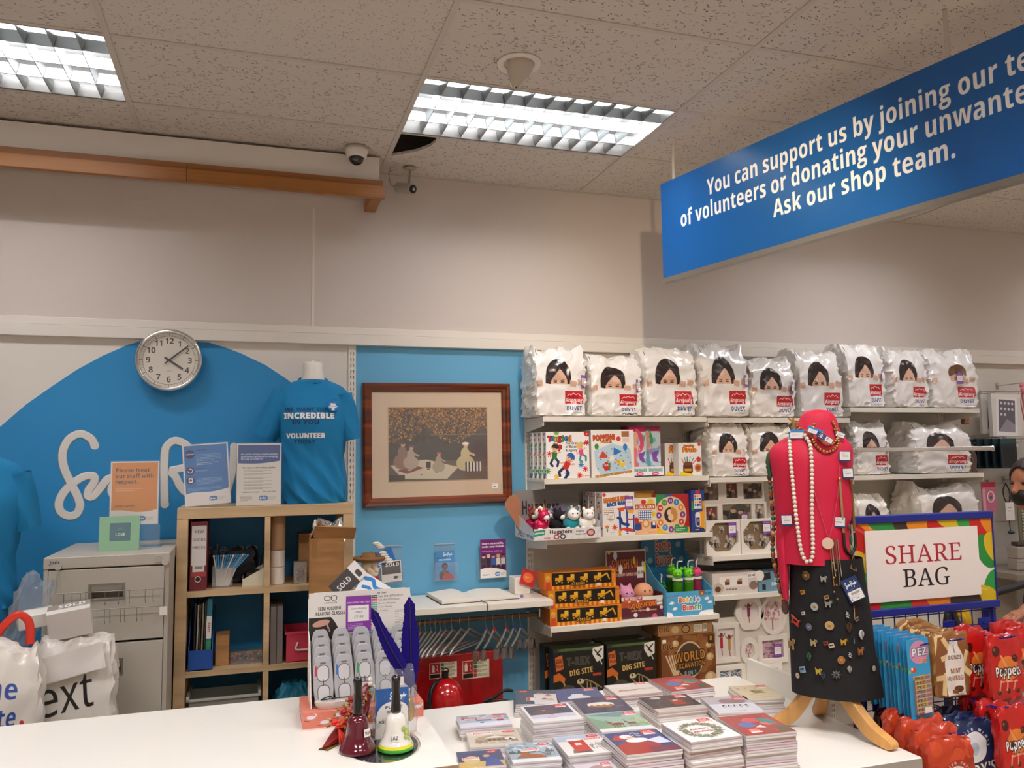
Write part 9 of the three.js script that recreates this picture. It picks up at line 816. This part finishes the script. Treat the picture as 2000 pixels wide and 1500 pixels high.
// a black folding trolley frame and yellow tool behind the stand
{ const t = thing('black_tube_trolley', 'black tubular trolley frame behind the sweet stand', 'trolley', { p: [2.35, 0, 1.55] }); part(t, 'frame', [tube([[-0.13, 0, 0], [-0.13, 0.9, 0], [-0.1, 1.02, 0], [0.1, 1.06, 0], [0.35, 1.1, 0]], 0.016, 40, 10), tube([[-0.1, 1.02, 0], [0.0, 0.6, 0.1], [0.02, 0, 0.2]], 0.016, 30, 10), bar([0.35, 1.1, 0], [0.36, 0, 0], 0.016)], M.black); }
{ const t = thing('yellow_handled_tool', 'yellow handled tool with a pale blue bag behind the stand', 'tool', { p: [2.36, 0, 1.4] }); part(t, 'handle', [bar([0.0, 1.18, 0], [0.14, 0.9, 0.02], 0.018), bar([-0.08, 1.12, 0], [0.14, 0.9, 0.02], 0.016), bar([0.14, 0.9, 0.02], [0.14, 0, 0.02], 0.016)], mat(0xd8b01c, 0.4)); part(t, 'pale_bag', T(bagGeo(0.1, 0.16, 0.05, { rest: packs.solid('#b9d4d6') }, { k: 3, amp: 0.01, seg: [8, 8, 4] }), [-0.07, 1.1, 0.03]), packs.mat(0.3)); }
// ---------------------------------------------------------------- customer at the edge of the picture
function blobMesh(c, half, res, sdf) {
  const mc = new MarchingCubes(res, new THREE.MeshStandardMaterial(), false, false, 60000); mc.isolation = 0; const h = res / 2; for (let k = 0; k < res; k++) for (let j = 0; j < res; j++) for (let i = 0; i < res; i++) mc.field[i + j * res + k * res * res] = -sdf(c[0] + (i - h) / h * half, c[1] + (j - h) / h * half, c[2] + (k - h) / h * half);
  mc.update(); const n = mc.count, g = new THREE.BufferGeometry(), P = mc.positionArray.slice(0, n * 3); for (let i = 0; i < n * 3; i++) P[i] = P[i] * half + c[i % 3]; g.setAttribute('position', new THREE.BufferAttribute(P, 3)); g.setAttribute('normal', new THREE.BufferAttribute(mc.normalArray.slice(0, n * 3), 3)); g.computeVertexNormals(); return toCreasedNormals(clean(g), 2.5);
}
const cap = (x, y, z, a, b, r1, r2) => { const d = [b[0] - a[0], b[1] - a[1], b[2] - a[2]], q = [x - a[0], y - a[1], z - a[2]], L = d[0] ** 2 + d[1] ** 2 + d[2] ** 2, t = max(0, min(1, (q[0] * d[0] + q[1] * d[1] + q[2] * d[2]) / L)); return hypot(q[0] - d[0] * t, q[1] - d[1] * t, q[2] - d[2] * t) - (r1 + (r2 - r1) * t); };
const smin = (a, b, k) => { const h = max(0, min(1, 0.5 + 0.5 * (b - a) / k)); return b + (a - b) * h - k * h * (1 - h); };
const ell = (x, y, z, c, r) => { const k = hypot((x - c[0]) / r[0], (y - c[1]) / r[1], (z - c[2]) / r[2]); return (k - 1) * min(...r); };
{ const t = thing('person', 'person with dark hair and black face mask looking down at the shelves', 'person', { p: [3.3, 0, 1.36] }), skin = mat(0xb87a5c, 0.55), coat = mat(0x1c1c22, 0.8), cl = mat(0x2a2c38, 0.85), hairM = mat(0x2a1812, 0.55);
  const hd = [-0.31, 1.53, 0]; // faces the -x side
  const head = blobMesh(hd, 0.19, 44, (x, y, z) => { let d = smin(ell(x, y, z, [hd[0], hd[1] + 0.02, 0], [0.092, 0.1, 0.075]), ell(x, y, z, [hd[0] - 0.03, hd[1] - 0.05, 0], [0.062, 0.075, 0.058]), 0.03); d = smin(d, cap(x, y, z, [hd[0] - 0.088, hd[1] + 0.0, 0], [hd[0] - 0.108, hd[1] - 0.028, 0], 0.01, 0.013), 0.012); d = smin(d, cap(x, y, z, [hd[0] + 0.03, hd[1] - 0.05, 0], [hd[0] + 0.18, hd[1] - 0.15, 0], 0.05, 0.055), 0.02); for (const s of [-1, 1]) { d = smin(d, ell(x, y, z, [hd[0] + 0.012, hd[1] - 0.005, s * 0.076], [0.016, 0.028, 0.008]), 0.006); d = max(d, -(ell(x, y, z, [hd[0] - 0.092, hd[1] + 0.012, s * 0.032], [0.014, 0.01, 0.015]))); } return d; });
  const H0 = [-0.36, 1.13, 0.1]; const hand = blobMesh([-0.4, 1.11, 0.1], 0.13, 48, (x, y, z) => { let d = smin(cap(x, y, z, [-0.29, 1.155, 0.1], [-0.345, 1.135, 0.1], 0.026, 0.024), ell(x, y, z, [-0.385, 1.115, 0.1], [0.048, 0.018, 0.04]), 0.02); [[0.032, 0.07, 0], [0.011, 0.08, 1], [-0.011, 0.075, 2], [-0.031, 0.06, 3]].forEach(([dz, L]) => { const a = [-0.42, 1.105, 0.1 + dz], b = [-0.42 - L * 0.5, 1.09, 0.1 + dz * 1.1], c = [-0.42 - L * 0.8, 1.09 - L * 0.55, 0.1 + dz]; d = min(smin(d, cap(x, y, z, a, b, 0.0095, 0.009), 0.006), cap(x, y, z, b, c, 0.009, 0.0075)); }); d = smin(d, cap(x, y, z, [-0.375, 1.115, 0.138], [-0.415, 1.085, 0.155], 0.012, 0.009), 0.01); return d; });
  part(t, 'body', [head, hand, T(hand.clone(), [0.2, -0.25, -0.32])], skin);
  part(t, 'hair', blobMesh([hd[0] + 0.02, hd[1] + 0.03, 0], 0.2, 44, (x, y, z) => { let d = ell(x, y, z, [hd[0] + 0.012, hd[1] + 0.032, 0], [0.108, 0.108, 0.09]); d = max(d, -(cap(x, y, z, [hd[0] - 0.13, hd[1] + 0.02, 0], [hd[0] - 0.1, hd[1] - 0.12, 0], 0.085, 0.1))); d = smin(d, ell(x, y, z, [hd[0] + 0.07, hd[1] - 0.04, 0], [0.055, 0.09, 0.072]), 0.03); return d + 0.004 * noise(x * 60, y * 20, z * 60); }), hairM);
  part(t, 'face_mask', blobMesh(hd, 0.17, 36, (x, y, z) => max(ell(x, y, z, [hd[0] - 0.045, hd[1] - 0.05, 0], [0.062, 0.056, 0.062]), x - (hd[0] - 0.015))), M.black);
  for (const s of [-1, 1]) part(t, 'eye', SP(0.011, hd[0] - 0.083, hd[1] + 0.012, s * 0.032, [0.7, 0.7, 1], 12, 8), mat(0x2a1a14, 0.2));
  part(t, 'coat', blobMesh([-0.02, 1.12, 0], 0.46, 56, (x, y, z) => { let d = smin(cap(x, y, z, [0.02, 1.3, -0.1], [0.02, 1.3, 0.1], 0.1, 0.1), cap(x, y, z, [0.02, 1.3, 0], [0.04, 0.85, 0], 0.15, 0.155), 0.08); d = smin(d, cap(x, y, z, [0.02, 1.34, 0], [-0.16, 1.39, 0], 0.1, 0.066), 0.06); for (const [s, el, hn] of [[1, [-0.1, 1.08, 0.22], [-0.3, 1.15, 0.11]], [-1, [-0.02, 1.04, -0.24], [-0.1, 0.92, -0.22]]]) { d = smin(d, cap(x, y, z, [0.02, 1.32, s * 0.17], el, 0.065, 0.052), 0.05); d = smin(d, cap(x, y, z, el, hn, 0.05, 0.038), 0.02); } return d; }), coat);
  part(t, 'trousers', blobMesh([0.04, 0.45, 0], 0.5, 48, (x, y, z) => { let d = 1; for (const s of [-1, 1]) d = min(d, smin(cap(x, y, z, [0.04, 0.88, s * 0.08], [0.03, 0.48, s * 0.09], 0.09, 0.062), cap(x, y, z, [0.03, 0.48, s * 0.09], [0.05, 0.07, s * 0.09], 0.06, 0.045), 0.02)); return d; }), cl);
  for (const s of [-1, 1]) part(t, 'shoe', T(SP(0.05, 0, 0, 0, [2.4, 0.9, 0.9], 18, 12), [0.0, 0.045, s * 0.09]), M.black); }
shadow(scene);
for (const a of [toys, cards, film, paper, cut, packs]) a.tex.needsUpdate = true;
renderer.render(scene, camera);
